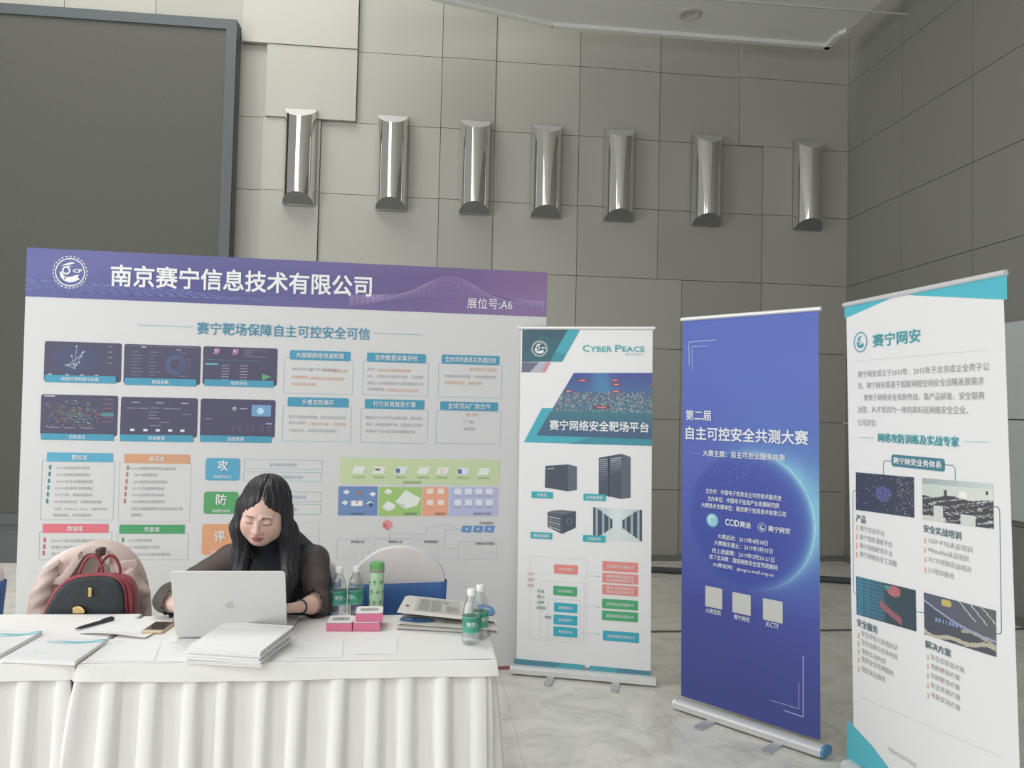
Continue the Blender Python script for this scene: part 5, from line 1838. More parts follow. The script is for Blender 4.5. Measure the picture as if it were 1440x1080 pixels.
def gift_box(px_l, px_r, z, dy, rz, label):
    a, b = on_z(*px_l, z), on_z(*px_r, z)
    w = float(np.linalg.norm(b - a)) * 0.985
    h = 0.0285
    c = (a + b) / 2
    ang = math.atan2(b[1] - a[1], b[0] - a[0]) + rz
    t = thing('gift_box', label, 'box', (c[0] - math.sin(ang) * dy / 2, c[1] + math.cos(ang) * dy / 2, z), ang, 'pink and white gift boxes')
    mb = MB(); mb.box((0, 0, h / 2), (w, dy, h))
    mesh_obj('tray', mb, PK, t, bevel=0.001)
    mb = MB()
    # white lid with an oval window hole
    N = 28
    hx_, hy_ = w / 2, dy / 2
    inner, outer = [], []
    for k in range(N):
        q = 2 * PI * k / N
        c_, s_ = math.cos(q), math.sin(q)
        inner.append((0.68 * hx_ * abs(c_) ** 0.55 * (1 if c_ > 0 else -1), hy_ * 0.42 * abs(s_) ** 0.55 * (1 if s_ > 0 else -1) + hy_ * 0.12))
        m_ = max(abs(c_), abs(s_))
        outer.append((hx_ * c_ / m_, hy_ * s_ / m_))
    v = [(x, y, h + 0.0012) for x, y in outer] + [(x, y, h + 0.0012) for x, y in inner] + [(x, y, h + 0.0002) for x, y in inner]
    f = [(k, (k + 1) % N, N + (k + 1) % N, N + k) for k in range(N)] + [(N + k, N + (k + 1) % N, 2 * N + (k + 1) % N, 2 * N + k) for k in range(N)]
    mb.add(v, f)
    mesh_obj('lid', mb, WC, t)
    mb = MB(); mb.add([(x, y, h + 0.0004) for x, y in inner], [tuple(range(N))])
    win = mesh_obj('window', mb, mat('grey_window_film', (0.36, 0.36, 0.34, 1), 0.2, noise=0.1, nscale=60), t)
    mb = MB()
    for k in range(2):
        mb.lathe([(0.0, 0.0), (0.007, 0.0005), (0.008, 0.0015), (0.0, 0.0022)], 14, ((k - 0.5) * w * 0.4, hy_ * 0.12, h + 0.0005))
    mesh_obj('contents', mb, mat('pale_contents', (0.6, 0.62, 0.58, 1), 0.4, noise=0.05), t, smooth=0.8)
    return t


gift_box((458, 888), (495, 888), ZT + 0.0006, 0.105, 0, 'single pink and white gift box beside the taller pile')
gift_box((495.8, 888), (534.5, 887.5), ZT + 0.0006, 0.105, 0, 'lower pink gift box of the pile of two')
gift_box((499.5, 874.5), (538.5, 874), ZT + 0.0006 + 0.0300, 0.105, 0.02, 'upper pink and white gift box resting on another')

# ---- water bottles
PET = bpy.data.materials.new('clear_bottle_plastic')
PET.use_nodes = True
_nt = PET.node_tree
_nt.nodes.remove(_nt.nodes['Principled BSDF'])
_tr = _nt.nodes.new('ShaderNodeBsdfTransparent'); _tr.inputs[0].default_value = (0.90, 0.925, 0.915, 1)
_gl = _nt.nodes.new('ShaderNodeBsdfGlossy'); _gl.inputs['Color'].default_value = (0.95, 0.97, 0.97, 1); _gl.inputs['Roughness'].default_value = 0.12
_lw = _nt.nodes.new('ShaderNodeLayerWeight'); _lw.inputs[0].default_value = 0.30
_nz = _nt.nodes.new('ShaderNodeTexNoise'); _nz.inputs['Scale'].default_value = 60
_bp = _nt.nodes.new('ShaderNodeBump'); _bp.inputs['Strength'].default_value = 0.25; _bp.inputs['Distance'].default_value = 0.004
_nt.links.new(_nz.outputs['Fac'], _bp.inputs['Height']); _nt.links.new(_bp.outputs[0], _gl.inputs['Normal'])
_mx = _nt.nodes.new('ShaderNodeMixShader')
_mr = _nt.nodes.new('ShaderNodeMapRange'); _mr.inputs[3].default_value = 0.10; _mr.inputs[4].default_value = 0.75
_nt.links.new(_lw.outputs['Facing'], _mr.inputs[0]); _nt.links.new(_mr.outputs[0], _mx.inputs[0])
_nt.links.new(_tr.outputs[0], _mx.inputs[1]); _nt.links.new(_gl.outputs[0], _mx.inputs[2])
_nt.links.new(_mx.outputs[0], _nt.nodes['Material Output'].inputs['Surface'])
CAPW = mat('white_cap', (0.80, 0.81, 0.80, 1), 0.45, noise=0.01)


def bottle(loc, label, H=0.178, rz=0.0):
    t = thing('water_bottle', label, 'bottle', loc, rz, 'small water bottles on the table')
    r = 0.0305
    k = H / 0.178
    prof = [(0.0, 0.004), (0.020, 0.0), (0.0285, 0.003), (r, 0.009), (r, 0.02), (r - 0.0016, 0.024), (r, 0.028), (r, 0.034), (r - 0.0006, 0.036), (r - 0.0006, 0.094), (r, 0.096), (r, 0.102), (r - 0.002, 0.108), (0.028, 0.115), (0.024, 0.130), (0.0185, 0.143), (0.0135, 0.151), (0.0125, 0.156), (0.0125, 0.163), (0.0, 0.163)]
    mb = MB(); mb.lathe([(a, b * k) for a, b in prof], 40)
    mesh_obj('body', mb, PET, t, smooth=0.9)
    mb = MB()
    mb.lathe([(0.0, 0.1575 * k), (0.0145, 0.1575 * k), (0.0148, 0.159 * k), (0.0148, 0.176 * k), (0.0135, 0.178 * k), (0.0, 0.178 * k)], 30)
    mesh_obj('cap', mb, CAPW, t, smooth=0.6)
    mb = MB()
    za, zb2 = 0.040 * k, 0.092 * k
    rl = r + 0.0004

    def lab(s, v):
        w = 2 * PI * s
        return (rl * math.cos(w), rl * math.sin(w), za + (zb2 - za) * v)

    def labc(s, v):
        x = (s * 6) % 1.0
        wv = 0.5 + 0.22 * math.sin(2 * PI * s * 3)
        if abs(v - wv) < 0.05 and not 0.2 < x < 0.8:
            return (0.45, 0.68, 0.58)
        if v > 0.93 or v < 0.06:
            return (0.16, 0.46, 0.36)
        return (0.055, 0.27, 0.185) if v > wv else (0.085, 0.34, 0.245)
    mb.grid(lab, 60, 16, labc)
    lb = mesh_obj('label', mb, PRN, t, smooth=1.0)
    mb = MB()
    v, f = text_mesh('怡宝', 0.02, 2)
    v = v - np.array([(v[:, 0].min() + v[:, 0].max()) / 2, (v[:, 1].min() + v[:, 1].max()) / 2, 0])
    s_ = 0.0155
    for a0 in (-PI / 2 - 0.2, PI / 2 - 0.2):
        mb.add([((rl + 0.0004) * math.cos(a0 + p[0] * s_ / rl), (rl + 0.0004) * math.sin(a0 + p[0] * s_ / rl), 0.068 * k + p[1] * s_ * 1.15) for p in v], f, (0.75, 0.8, 0.78))
    mesh_obj('label_lettering', mb, PRN, lb)
    return t


for px, py, H, rz, lb in ((475.5, 866, 0.182, 0.3, 'small water bottle with green label nearest the seated person'), (499.5, 864.5, 0.182, -0.5, 'small water bottle with green label touching the green tumbler'),
                          (661.5, 907, 0.187, 0.15, 'small water bottle with green label in front of the newspapers, nearer the viewer'), (674, 899.5, 0.187, 0.8, 'small water bottle partly hidden behind another by the newspapers')):
    p = on_z(px, py - 2.0, ZT)
    bottle((p[0], p[1], ZT + 0.0006), lb, H, rz)

# ---- green tumbler
p = on_z(528.5, 862, ZT)
tm = thing('tumbler', 'tall pale green drinking tumbler with bright green lid', 'tumbler', (p[0], p[1], ZT + 0.0006))
r = 0.0285
mb = MB(); mb.lathe([(0.0, 0.0), (r - 0.002, 0.0), (r, 0.004), (r, 0.158), (r - 0.001, 0.160), (0.0, 0.160)], 40)
mesh_obj('body', mb, mat('pale_green_plastic', (0.42, 0.62, 0.42, 1), 0.35, noise=0.03, nscale=8), tm, smooth=0.6)
mb = MB(); mb.lathe([(r * 0.98, 0.160), (r + 0.0006, 0.162), (r + 0.0006, 0.171), (r * 0.98, 0.172)], 40)
mesh_obj('collar', mb, mat('brown_grey_collar', (0.34, 0.31, 0.26, 1), 0.45, noise=0.04), tm, smooth=0.6)
mb = MB(); mb.lathe([(0.0, 0.172), (r + 0.0002, 0.172), (r + 0.0004, 0.194), (r - 0.003, 0.198), (0.0, 0.198)], 40)
mesh_obj('lid', mb, mat('green_lid', (0.16, 0.42, 0.14, 1), 0.4, noise=0.03), tm, smooth=0.6)
mb = MB()
rnd = random.Random(9)
for zi, z in enumerate((0.045, 0.085, 0.122)):
    for k in range(7):
        a0 = 2 * PI * (k + 0.5 * (zi % 2)) / 7
        for dx, dz, sx2, sz2 in ((0, 0.005, 0.0022, 0.0062), (-0.0042, 0.001, 0.003, 0.0034), (0.0042, 0.001, 0.003, 0.0034), (0, -0.006, 0.0042, 0.0028)):
            pts = []
            for q in range(8):
                w = 2 * PI * q / 8
                aa = a0 + (dx + sx2 * math.cos(w)) / r
                pts.append(((r + 0.0004) * math.cos(aa), (r + 0.0004) * math.sin(aa), z + dz + sz2 * math.sin(w)))
            mb.add(pts, [tuple(range(8))], (0.09, 0.27, 0.11) if dz > -0.004 else (0.25, 0.33, 0.14))
mesh_obj('printed_cactus_pattern', mb, PRN, tm)

# ---- pile of folded newspapers
NP = mat('newsprint', (0.60, 0.58, 0.53, 1), 0.85, noise=0.04, nscale=25)


def newspaper(px, z, th, label, tilt=(0, 0), art=None, fold=True):
    """px: front-left, front-right, back-right, back-left corners at the top face"""
    q = [on_z(*p, z + th) for p in px]
    c = sum(q) / 4
    t = thing('newspaper', label, 'newspaper', (c[0], c[1], z), 0, 'folded newspapers piled at the table end')
    mb = MB()
    n = 14

    def P(s, v, top):
        p = (q[0] * (1 - s) + q[1] * s) * (1 - v) + (q[3] * (1 - s) + q[2] * s) * v - c
        zz = tilt[0] * (s - 0.5) * 0.36 + tilt[1] * (v - 0.5) * 0.24
        e = min(1.0, min(s, 1 - s) / 0.03, v / 0.05)
        bulge = th * (0.55 + 0.45 * math.sqrt(max(0, 1 - (1 - e) ** 2)))
        return (p[0], p[1], zz - min(0, 0) + (bulge if top else th * 0.45 * (1 - math.sqrt(max(0, 1 - (1 - e) ** 2)))) + abs(tilt[0]) * 0.18 + abs(tilt[1]) * 0.12)
    mb.grid(lambda s, v: P(s, v, True), n, n)
    mb.grid(lambda s, v: P(s, v, False), n, n, flip=True)
    for (s0, v0, s1, v1) in ((0, 0, 1, 0), (1, 0, 1, 1), (1, 1, 0, 1), (0, 1, 0, 0)):
        for i in range(n):
            a0, a1 = i / n, (i + 1) / n
            pa = (s0 + (s1 - s0) * a0, v0 + (v1 - v0) * a0); pb2 = (s0 + (s1 - s0) * a1, v0 + (v1 - v0) * a1)
            mb.add([P(*pa, False), P(*pb2, False), P(*pb2, True), P(*pa, True)], [(0, 1, 2, 3)])
    mesh_obj('pages', mb, NP, t, smooth=0.8, weld=True)
    if art:
        g = MB()
        art(g, lambda s, v, l=1: tuple(np.array(P(s, v, True)) + np.array([0, 0, 0.0006 * l])))
        mesh_obj('printed_page', g, PRN, t)
    return t


def cols(g, P, x0, x1, y0, y1, n, tone=(0.42, 0.41, 0.39), seed=1):
    rn = random.Random(seed)
    for i in range(n):
        for j in range(int((y1 - y0) / 0.035)):
            a, b = x0 + (x1 - x0) * (i + 0.06) / n, x0 + (x1 - x0) * (i + 0.94) / n
            b = a + (b - a) * (1 if rn.random() > 0.2 else rn.uniform(0.4, 0.9))
            v0 = y0 + j * 0.035
            g.add([P(a, v0), P(b, v0), P(b, v0 + 0.016), P(a, v0 + 0.016)], [(0, 1, 2, 3)], tone)


def oval(g, P, cx, cy, rx, ry, col, l=2):
    pts = [P(max(0.004, min(0.996, cx + rx * math.cos(2 * PI * k / 24))), max(0.004, min(0.996, cy + ry * math.sin(2 * PI * k / 24))), l) for k in range(24)]
    g.add(pts, [tuple(range(24))], col)


def art_oval(g, P):
    cols(g, P, 0.45, 0.96, 0.1, 0.92, 3, seed=2)
    oval(g, P, 0.19, 0.2, 0.185, 0.17, (0.07, 0.19, 0.42), 2)
    oval(g, P, 0.10, 0.2, 0.045, 0.06, (0.45, 0.6, 0.72), 3)
    for x in (0.2, 0.25, 0.3):
        oval(g, P, x, 0.24, 0.015, 0.04, (0.4, 0.5, 0.6), 3)


def art_top(g, P):
    g.add([P(0.20, 0.12), P(0.80, 0.12), P(0.80, 0.93), P(0.20, 0.93)], [(0, 1, 2, 3)], (0.47, 0.47, 0.42))
    cols(g, lambda a, b, l=2: P(a, b, 2), 0.24, 0.55, 0.18, 0.85, 2, (0.38, 0.38, 0.34), 3)
    cols(g, lambda a, b, l=2: P(a, b, 2), 0.60, 0.78, 0.2, 0.6, 1, (0.40, 0.40, 0.36), 4)
    oval(g, P, 0.10, 0.35, 0.022, 0.05, (0.10, 0.10, 0.10), 2)
    oval(g, P, 0.60, 0.72, 0.05, 0.04, (0.30, 0.32, 0.30), 3)


def art_blue(g, P):
    cols(g, P, 0.05, 0.7, 0.1, 0.9, 4, seed=6)
    oval(g, P, 0.87, 0.55, 0.115, 0.40, (0.075, 0.22, 0.46), 2)
    for x in (0.84, 0.88, 0.92):
        oval(g, P, x, 0.6, 0.012, 0.08, (0.4, 0.52, 0.65), 3)


newspaper(((556, 880), (700, 888), (690, 866), (571, 860)), ZT + 0.0006, 0.015, 'folded newspaper at the very bottom of the pile', art=None)
newspaper(((558, 874), (701, 884), (689, 862), (572, 856)), ZT + 0.0166, 0.013, 'second lowest folded newspaper, with a blue oval advert showing at one end', art=art_oval)
newspaper(((561, 862), (698, 872), (697, 850), (575, 846)), ZT + 0.0306, 0.012, 'folded newspaper under the topmost, with a blue picture at its far end', (-0.02, 0.0), art=art_blue)
newspaper(((558, 862), (672, 871), (666, 847), (570, 839.5)), ZT + 0.0500, 0.011, 'topmost folded newspaper of the pile, with a big grey picture', (-0.022, 0.0), art=art_top)

# ================================================================== handbag on the jacket chair
cxb = chair_x(129, 765, YC)
bag_x, bag_y = on_y(128, 840, 3.20)[0], 3.222
bag = thing('handbag', 'black handbag with red trim and handles standing on the jacket chair', 'bag', (bag_x, bag_y, 0.472))
RED = mat('dark_red_leather', (0.30, 0.055, 0.065, 1), 0.45, noise=0.08, nscale=20)
BLK = mat('black_nylon', (0.022, 0.028, 0.032, 1), 0.55, noise=0.25, nscale=6, bump=0.5, bscale=18)
GLD = mat('gold_hardware', (0.72, 0.55, 0.25, 1), 0.25, 1.0, noise=0.02)


def bag_outline(s=1.0, lean=0.0):
    # front outline, x right, z up: wide foot, sloping side, rounded shoulders
    pts = [(-0.19, 0.0), (-0.195, 0.08), (-0.18, 0.19), (-0.145, 0.28), (-0.105, 0.335), (-0.06, 0.36), (0.0, 0.37), (0.07, 0.372), (0.12, 0.362), (0.15, 0.325), (0.158, 0.26), (0.164, 0.16), (0.165, 0.06), (0.16, 0.0)]
    return [(x * s, 0.002 + z * (0.5 + 0.5 * s)) for x, z in pts]


def smooth_loop(pts, it=2, closed=True):
    for _ in range(it):
        out = []
        n = len(pts)
        for i in range(n if closed else n - 1):
            a, b = pts[i], pts[(i + 1) % n]
            out += [tuple(x * 0.75 + y * 0.25 for x, y in zip(a, b)), tuple(x * 0.25 + y * 0.75 for x, y in zip(a, b))]
        pts = out if closed else [pts[0]] + out + [pts[-1]]
    return pts


def xz_prism(mb, out, y0, y1, sc=1.0, bulge=0.0):
    n = len(out)
    cz = sum(p[1] for p in out) / n
    k = len(mb.v)
    for y, s in ((y0, sc), (y1, 1.0)):
        for x, z in out:
            mb.v.append((x * s, y, cz + (z - cz) * s))
    a = [tuple(range(k, k + n)), tuple(range(k + 2 * n - 1, k + n - 1, -1))] + [(k + n + i, k + n + (i + 1) % n, k + (i + 1) % n, k + i) for i in range(n)]
    mb.f += a
    mb.c += [(0.8,) * 3] * len(a)


ol = smooth_loop(bag_outline(), 2)
mb = MB(); xz_prism(mb, [(x + 0.024, z * 0.985) for x, z in ol], -0.052, 0.018, 1.0)
mesh_obj('gusset', mb, RED, bag, smooth=0.8, bevel=0.012, seg=3)
mb = MB(); xz_prism(mb, [(x * 0.985 + 0.002, 0.004 + z * 0.985) for x, z in ol], -0.076, -0.05, 0.98)
mesh_obj('front_panel', mb, BLK, bag, smooth=0.8, bevel=0.012, seg=3)
mb = MB(); mb.tube([(x * 0.975, -0.058, z * 0.985 + 0.004) for x, z in ol], 0.0085, 8, closed=True)
mesh_obj('piping', mb, RED, bag, smooth=1.5)
for x0, x1, y, h, kx in ((-0.045, 0.055, -0.045, 0.090, 0.008), (0.005, 0.10, 0.012, 0.082, 0.0)):
    pts = smooth_loop([(x0, y, 0.345), (x0 + 0.012, y - 0.004, 0.345 + h * 0.55), (x0 + 0.04, y - 0.008, 0.345 + h), (x1 - 0.028, y - 0.008, 0.345 + h * 1.02), (x1 - 0.004, y - 0.002, 0.345 + h * 0.6), (x1, y, 0.345)], 2, False)
    mb = MB(); mb.tube(pts, 0.0058, 9)
    mesh_obj('handle', mb, RED, bag, smooth=1.5)
mb = MB(); mb.box((0.034, -0.03, 0.445), (0.026, 0.05, 0.03))
mesh_obj('handle_wrap', mb, mat('dark_brown_wrap', (0.07, 0.03, 0.03, 1), 0.5, noise=0.1), bag, bevel=0.006)
mb = MB(); mb.box((0.022, -0.083, 0.318), (0.013, 0.006, 0.030)); mb.tube([(0.0, -0.07, 0.352), (0.052, -0.07, 0.354)], 0.004, 8)
mesh_obj('zip_pull', mb, GLD, bag, bevel=0.001)
mb = MB()
mb.prism([(-0.042, 0.0), (-0.030, 0.018), (0.0, 0.024), (0.0, 0.0)], 0, 0.001)
mb = MB()
N = 18
pts = [(-0.018 + 0.024 * math.cos(2 * PI * k / N) * (1 + 0.15 * math.cos(6 * PI * k / N)), 0.254 + 0.019 * math.sin(2 * PI * k / N)) for k in range(N)]
xz_prism(mb, pts, -0.094, -0.082)
mesh_obj('clasp', mb, GLD, bag, bevel=0.002)
bag.scale = (0.94, 1, 1.12)
# ================================================================== smooth sculpted forms from distance fields
import openvdb


HS = 1.02


class Field:
    def __init__(self, lo, hi, vox):
        self.lo, self.vox = np.array(lo, float), vox
        n = np.ceil((np.array(hi, float) - self.lo) / vox).astype(int) + 1
        self.n = n
        self.F = np.full(n, 10.0, np.float32)

    def block(self, lo, hi, pad):
        a = np.maximum(0, np.floor((np.array(lo) - pad - self.lo) / self.vox).astype(int))
        b = np.minimum(self.n, np.ceil((np.array(hi) + pad - self.lo) / self.vox).astype(int) + 1)
        if np.any(b <= a):
            return None
        ax = [self.lo[i] + np.arange(a[i], b[i]) * self.vox for i in range(3)]
        X = ax[0][:, None, None]
        Y = ax[1][None, :, None]
        Z = ax[2][None, None, :]
        return (slice(a[0], b[0]), slice(a[1], b[1]), slice(a[2], b[2])), X, Y, Z

    def put(self, fn, lo, hi, k=0.0, sub=False):
        b = self.block(lo, hi, max(k * 1.6, 4 * self.vox) + 0.01)
        if b is None:
            return
        sl, X, Y, Z = b
        d = fn(X, Y, Z).astype(np.float32)
        f = self.F[sl]
        if sub:
            d = -d
            if k > 0:
                h = np.maximum(k - np.abs(f - d), 0) / k
                self.F[sl] = np.maximum(f, d) + h * h * k * 0.25
            else:
                self.F[sl] = np.maximum(f, d)
        else:
            if k > 0:
                h = np.maximum(k - np.abs(f - d), 0) / k
                self.F[sl] = np.minimum(f, d) - h * h * k * 0.25
            else:
                self.F[sl] = np.minimum(f, d)

    def capsule(self, a, b, ra, rb, k=0.0, sub=False, sq=None):
        """round cone; sq = (axis vector, factor) squeezes the section along one axis"""
        a, b = np.array(a, float), np.array(b, float)
        ab = b - a
        L2 = float(ab @ ab) + 1e-12

        def fn(X, Y, Z):
            t = np.clip(((X - a[0]) * ab[0] + (Y - a[1]) * ab[1] + (Z - a[2]) * ab[2]) / L2, 0, 1)
            dx, dy, dz = X - a[0] - ab[0] * t, Y - a[1] - ab[1] * t, Z - a[2] - ab[2] * t
            if sq is not None:
                ax, s = np.array(sq[0], float), sq[1]
                p = dx * ax[0] + dy * ax[1] + dz * ax[2]
                e = (1.0 / s - 1.0)
                dx, dy, dz = dx + ax[0] * p * e, dy + ax[1] * p * e, dz + ax[2] * p * e
            d = np.sqrt(dx * dx + dy * dy + dz * dz) - (ra + (rb - ra) * t)
            return d * (min(1.0, sq[1]) if sq is not None else 1.0)
        r = max(ra, rb) * (max(1.0, sq[1]) if sq is not None else 1.0)
        self.put(fn, np.minimum(a, b) - r, np.maximum(a, b) + r, k, sub)

    def ellipsoid(self, c, r, k=0.0, sub=False, axes=None):
        c, r = np.array(c, float), np.array(r, float)
        A = np.eye(3) if axes is None else np.array(axes, float)
        if axes is not None:
            r = r * HS                                   # parts of the head share its size

        def fn(X, Y, Z):
            dx, dy, dz = X - c[0], Y - c[1], Z - c[2]
            q = [(dx * A[i][0] + dy * A[i][1] + dz * A[i][2]) for i in range(3)]
            k0 = np.sqrt(sum((q[i] / r[i]) ** 2 for i in range(3)))
            k1 = np.sqrt(sum((q[i] / r[i] ** 2) ** 2 for i in range(3))) + 1e-9
            return k0 * (k0 - 1.0) / k1
        R = r.max() * 1.02
        self.put(fn, c - R, c + R, k, sub)

    def chain(self, pts, rad, k=0.02, **kw):
        for i in range(len(pts) - 1):
            self.capsule(pts[i], pts[i + 1], rad[i], rad[i + 1], k, **kw)

    def mesh(self):
        bg = 3 * self.vox
        g = openvdb.FloatGrid(bg)
        g.copyFromArray(np.clip(self.F, -bg, bg))
        g.transform = openvdb.createLinearTransform(self.vox)
        pts, quads = g.convertToQuads(0.0)
        pts = np.array(pts, float) + self.lo
        quads = np.array(quads)
        # face outwards
        a, b, c = pts[quads[:, 0]], pts[quads[:, 1]], pts[quads[:, 2]]
        nrm = np.cross(b - a, c - a)
        ctr_ = pts[quads].mean(1)
        vol = float((ctr_ * nrm).sum())
        if vol < 0:
            quads = quads[:, ::-1]
        return pts, quads


def field_obj(name, fld, material, parent, colfn=None, keep=None):
    pts, quads = fld.mesh()
    if keep is not None:
        quads = quads[keep(pts[quads].mean(1))]
        used = np.unique(quads)
        mp = np.full(len(pts), -1)
        mp[used] = np.arange(len(used))
        pts, quads = pts[used], mp[quads]
    off = np.array(OFF[parent.name]) if parent is not None else np.zeros(3)
    me = bpy.data.meshes.new(name)
    me.from_pydata((pts - off).tolist(), [], quads.tolist())
    if colfn is not None:
        c = np.ones((len(pts), 4), np.float32)
        c[:, :3] = colfn(pts)
        ca = me.color_attributes.new('Col', 'FLOAT_COLOR', 'POINT')
        ca.data.foreach_set('color', c.ravel())
    me.polygons.foreach_set('use_smooth', [True] * len(me.polygons))
    me.materials.append(material)
    o = bpy.data.objects.new(name, me)
    COL.objects.link(o)
    if parent is not None:
        o.parent = parent
        OFF[o.name] = OFF[parent.name]
    return o


def V3(*a):
    return np.array(a, float)


# ================================================================== the woman at the laptop
HY = 2.94                                                     # depth of her face
hc = on_y(371.5, 718.5, HY + 0.06) + V3(0, 0.0, 0.0)            # middle of the head
px_ = hc[0]
woman = thing('person', 'person with long black hair and dark sheer blouse seated behind the laptop, looking down', 'person', (px_, 3.24, 0.0))

# head frame: X to picture right, forward (towards the viewer, tipped down), up
pit = math.radians(21)
rol = math.radians(-5)
yaw = math.radians(-3)
fwd = V3(math.sin(yaw), -math.cos(pit), -math.sin(pit)); fwd /= np.linalg.norm(fwd)
hx = V3(math.cos(rol), 0, math.sin(rol)); hx -= fwd * (hx @ fwd); hx /= np.linalg.norm(hx)
hup = np.cross(fwd, hx) * -1
if hup[2] < 0:
    hup = -hup
AX = np.array([hx, fwd, hup])


def hp(x, f, u):
    return hc + (hx * x + fwd * f + hup * u) * HS


def to_head(P):
    d = (P - hc) / HS
    return d @ hx, d @ fwd, d @ hup


B = Field((px_ - 0.42, 2.70, 0.0), (px_ + 0.42, 3.52, 1.34), 0.0031)
# trunk
pel = V3(px_ + 0.02, 3.31, 0.545)
wst = V3(px_ + 0.02, 3.30, 0.70)
chs = V3(px_ + 0.012, 3.245, 0.86)
shc = V3(px_ + 0.006, 3.195, 0.965)
nck = V3(px_ + 0.004, 3.145, 1.015)
FX = (V3(0, 1, 0), 0.70)
B.capsule(pel - V3(0.07, 0, 0), pel + V3(0.07, 0, 0), 0.105, 0.105, 0.03)
B.capsule(pel, wst, 0.135, 0.118, 0.05, sq=FX)
B.capsule(wst, chs, 0.118, 0.140, 0.05, sq=FX)
B.capsule(chs, shc, 0.140, 0.110, 0.05, sq=FX)
B.ellipsoid(chs + V3(-0.062, -0.078, -0.015), (0.055, 0.05, 0.058), 0.05)
B.ellipsoid(chs + V3(0.062, -0.078, -0.015), (0.055, 0.05, 0.058), 0.05)
shL = V3(px_ - 0.158, 3.185, 0.945)                          # picture left
shR = V3(px_ + 0.164, 3.175, 0.945)
B.capsule(shL + V3(0.02, 0, 0.0), shc + V3(-0.03, 0, 0.025), 0.050, 0.055, 0.05)
B.capsule(shR + V3(-0.02, 0, 0.0), shc + V3(0.03, 0, 0.025), 0.050, 0.055, 0.05)
B.capsule(nck, hp(0, -0.030, -0.055), 0.052, 0.050, 0.03)
# legs, seated
for s in (-1, 1):
    hip = pel + V3(0.085 * s, -0.03, -0.015)
    kne = V3(px_ + 0.02 + 0.10 * s, 2.90, 0.50)
    ank = V3(px_ + 0.02 + 0.09 * s, 2.95, 0.085)
    B.capsule(hip, kne, 0.085, 0.056, 0.04)
    B.capsule(kne, kne * 0.6 + ank * 0.4 + V3(0, 0.012, 0), 0.055, 0.052, 0.02)
    B.capsule(kne * 0.6 + ank * 0.4 + V3(0, 0.012, 0), ank, 0.052, 0.034, 0.02)
    B.capsule(ank + V3(0, 0.02, -0.035), ank + V3(0.01 * s, -0.13, -0.058), 0.036, 0.024, 0.02)
# arms: elbows out on the table, hands on the keyboard
elL = on_y(236, 842, 3.09)
elR = on_y(449, 848, 3.08)
elL[2] = max(elL[2], 0.79)
elR[2] = max(elR[2], 0.792)
wrL = on_y(266, 858, 2.99); wrL[2] = 0.803
wrR = on_y(419, 843, 2.98); wrR[2] = 0.808
for sh, el, wr in ((shL, elL, wrL), (shR, elR, wrR)):
    B.capsule(sh, sh * 0.5 + el * 0.5, 0.046, 0.041, 0.03)
    B.capsule(sh * 0.5 + el * 0.5, el, 0.041, 0.034, 0.02)
    m_ = el * 0.62 + wr * 0.38
    B.capsule(el, m_, 0.034, 0.035, 0.015)
    B.capsule(m_, wr, 0.035, 0.0235, 0.015, sq=(V3(0, 0, 1), 0.85))


def hand(wr, d, s):
    """palm and five bent fingers; d = direction the hand points, s = side of the thumb (+1 picture right)"""
    d = d / np.linalg.norm(d)
    sd = np.cross(d, V3(0, 0, 1)); sd /= np.linalg.norm(sd)
    if sd[0] * s < 0:
        sd = -sd
    up = V3(0, 0, 1)
    pb_ = wr + d * 0.012
    pe = wr + d * 0.082 + up * 0.004
    for k, o_ in enumerate((-0.026, -0.009, 0.009, 0.026)):
        B.capsule(pb_ + sd * o_ * 0.75, pe + sd * o_, 0.0135, 0.0105, 0.008)
    for k, (o_, L) in enumerate(((-0.029, 0.058), (-0.0098, 0.070), (0.0098, 0.076), (0.029, 0.068))):
        b0 = pe + sd * o_
        spread = sd * o_ * 0.14
        b1 = b0 + (d * 0.92 + up * 0.14) * L * 0.46 + spread
        b2 = b1 + (d * 0.72 - up * 0.58) * L * 0.32 + spread * 0.5
        b3 = b2 + (d * 0.42 - up * 0.80) * L * 0.24
        B.capsule(b0, b1, 0.0088, 0.0080, 0.004)
        B.capsule(b1, b2, 0.0080, 0.0072, 0.003)
        B.capsule(b2, b3, 0.0072, 0.0062, 0.003)
    t0 = pb_ + sd * 0.022 + d * 0.012 - up * 0.004
    t1 = t0 + sd * 0.022 + d * 0.030 - up * 0.006
    t2 = t1 + sd * 0.006 + d * 0.026 - up * 0.008
    B.capsule(t0, t1, 0.0125, 0.0100, 0.008)
    B.capsule(t1, t2, 0.0098, 0.0078, 0.003)


hand(wrL, V3(0.72, -0.42, -0.03), 1)
hand(wrR, V3(-0.80, -0.40, -0.03), -1)
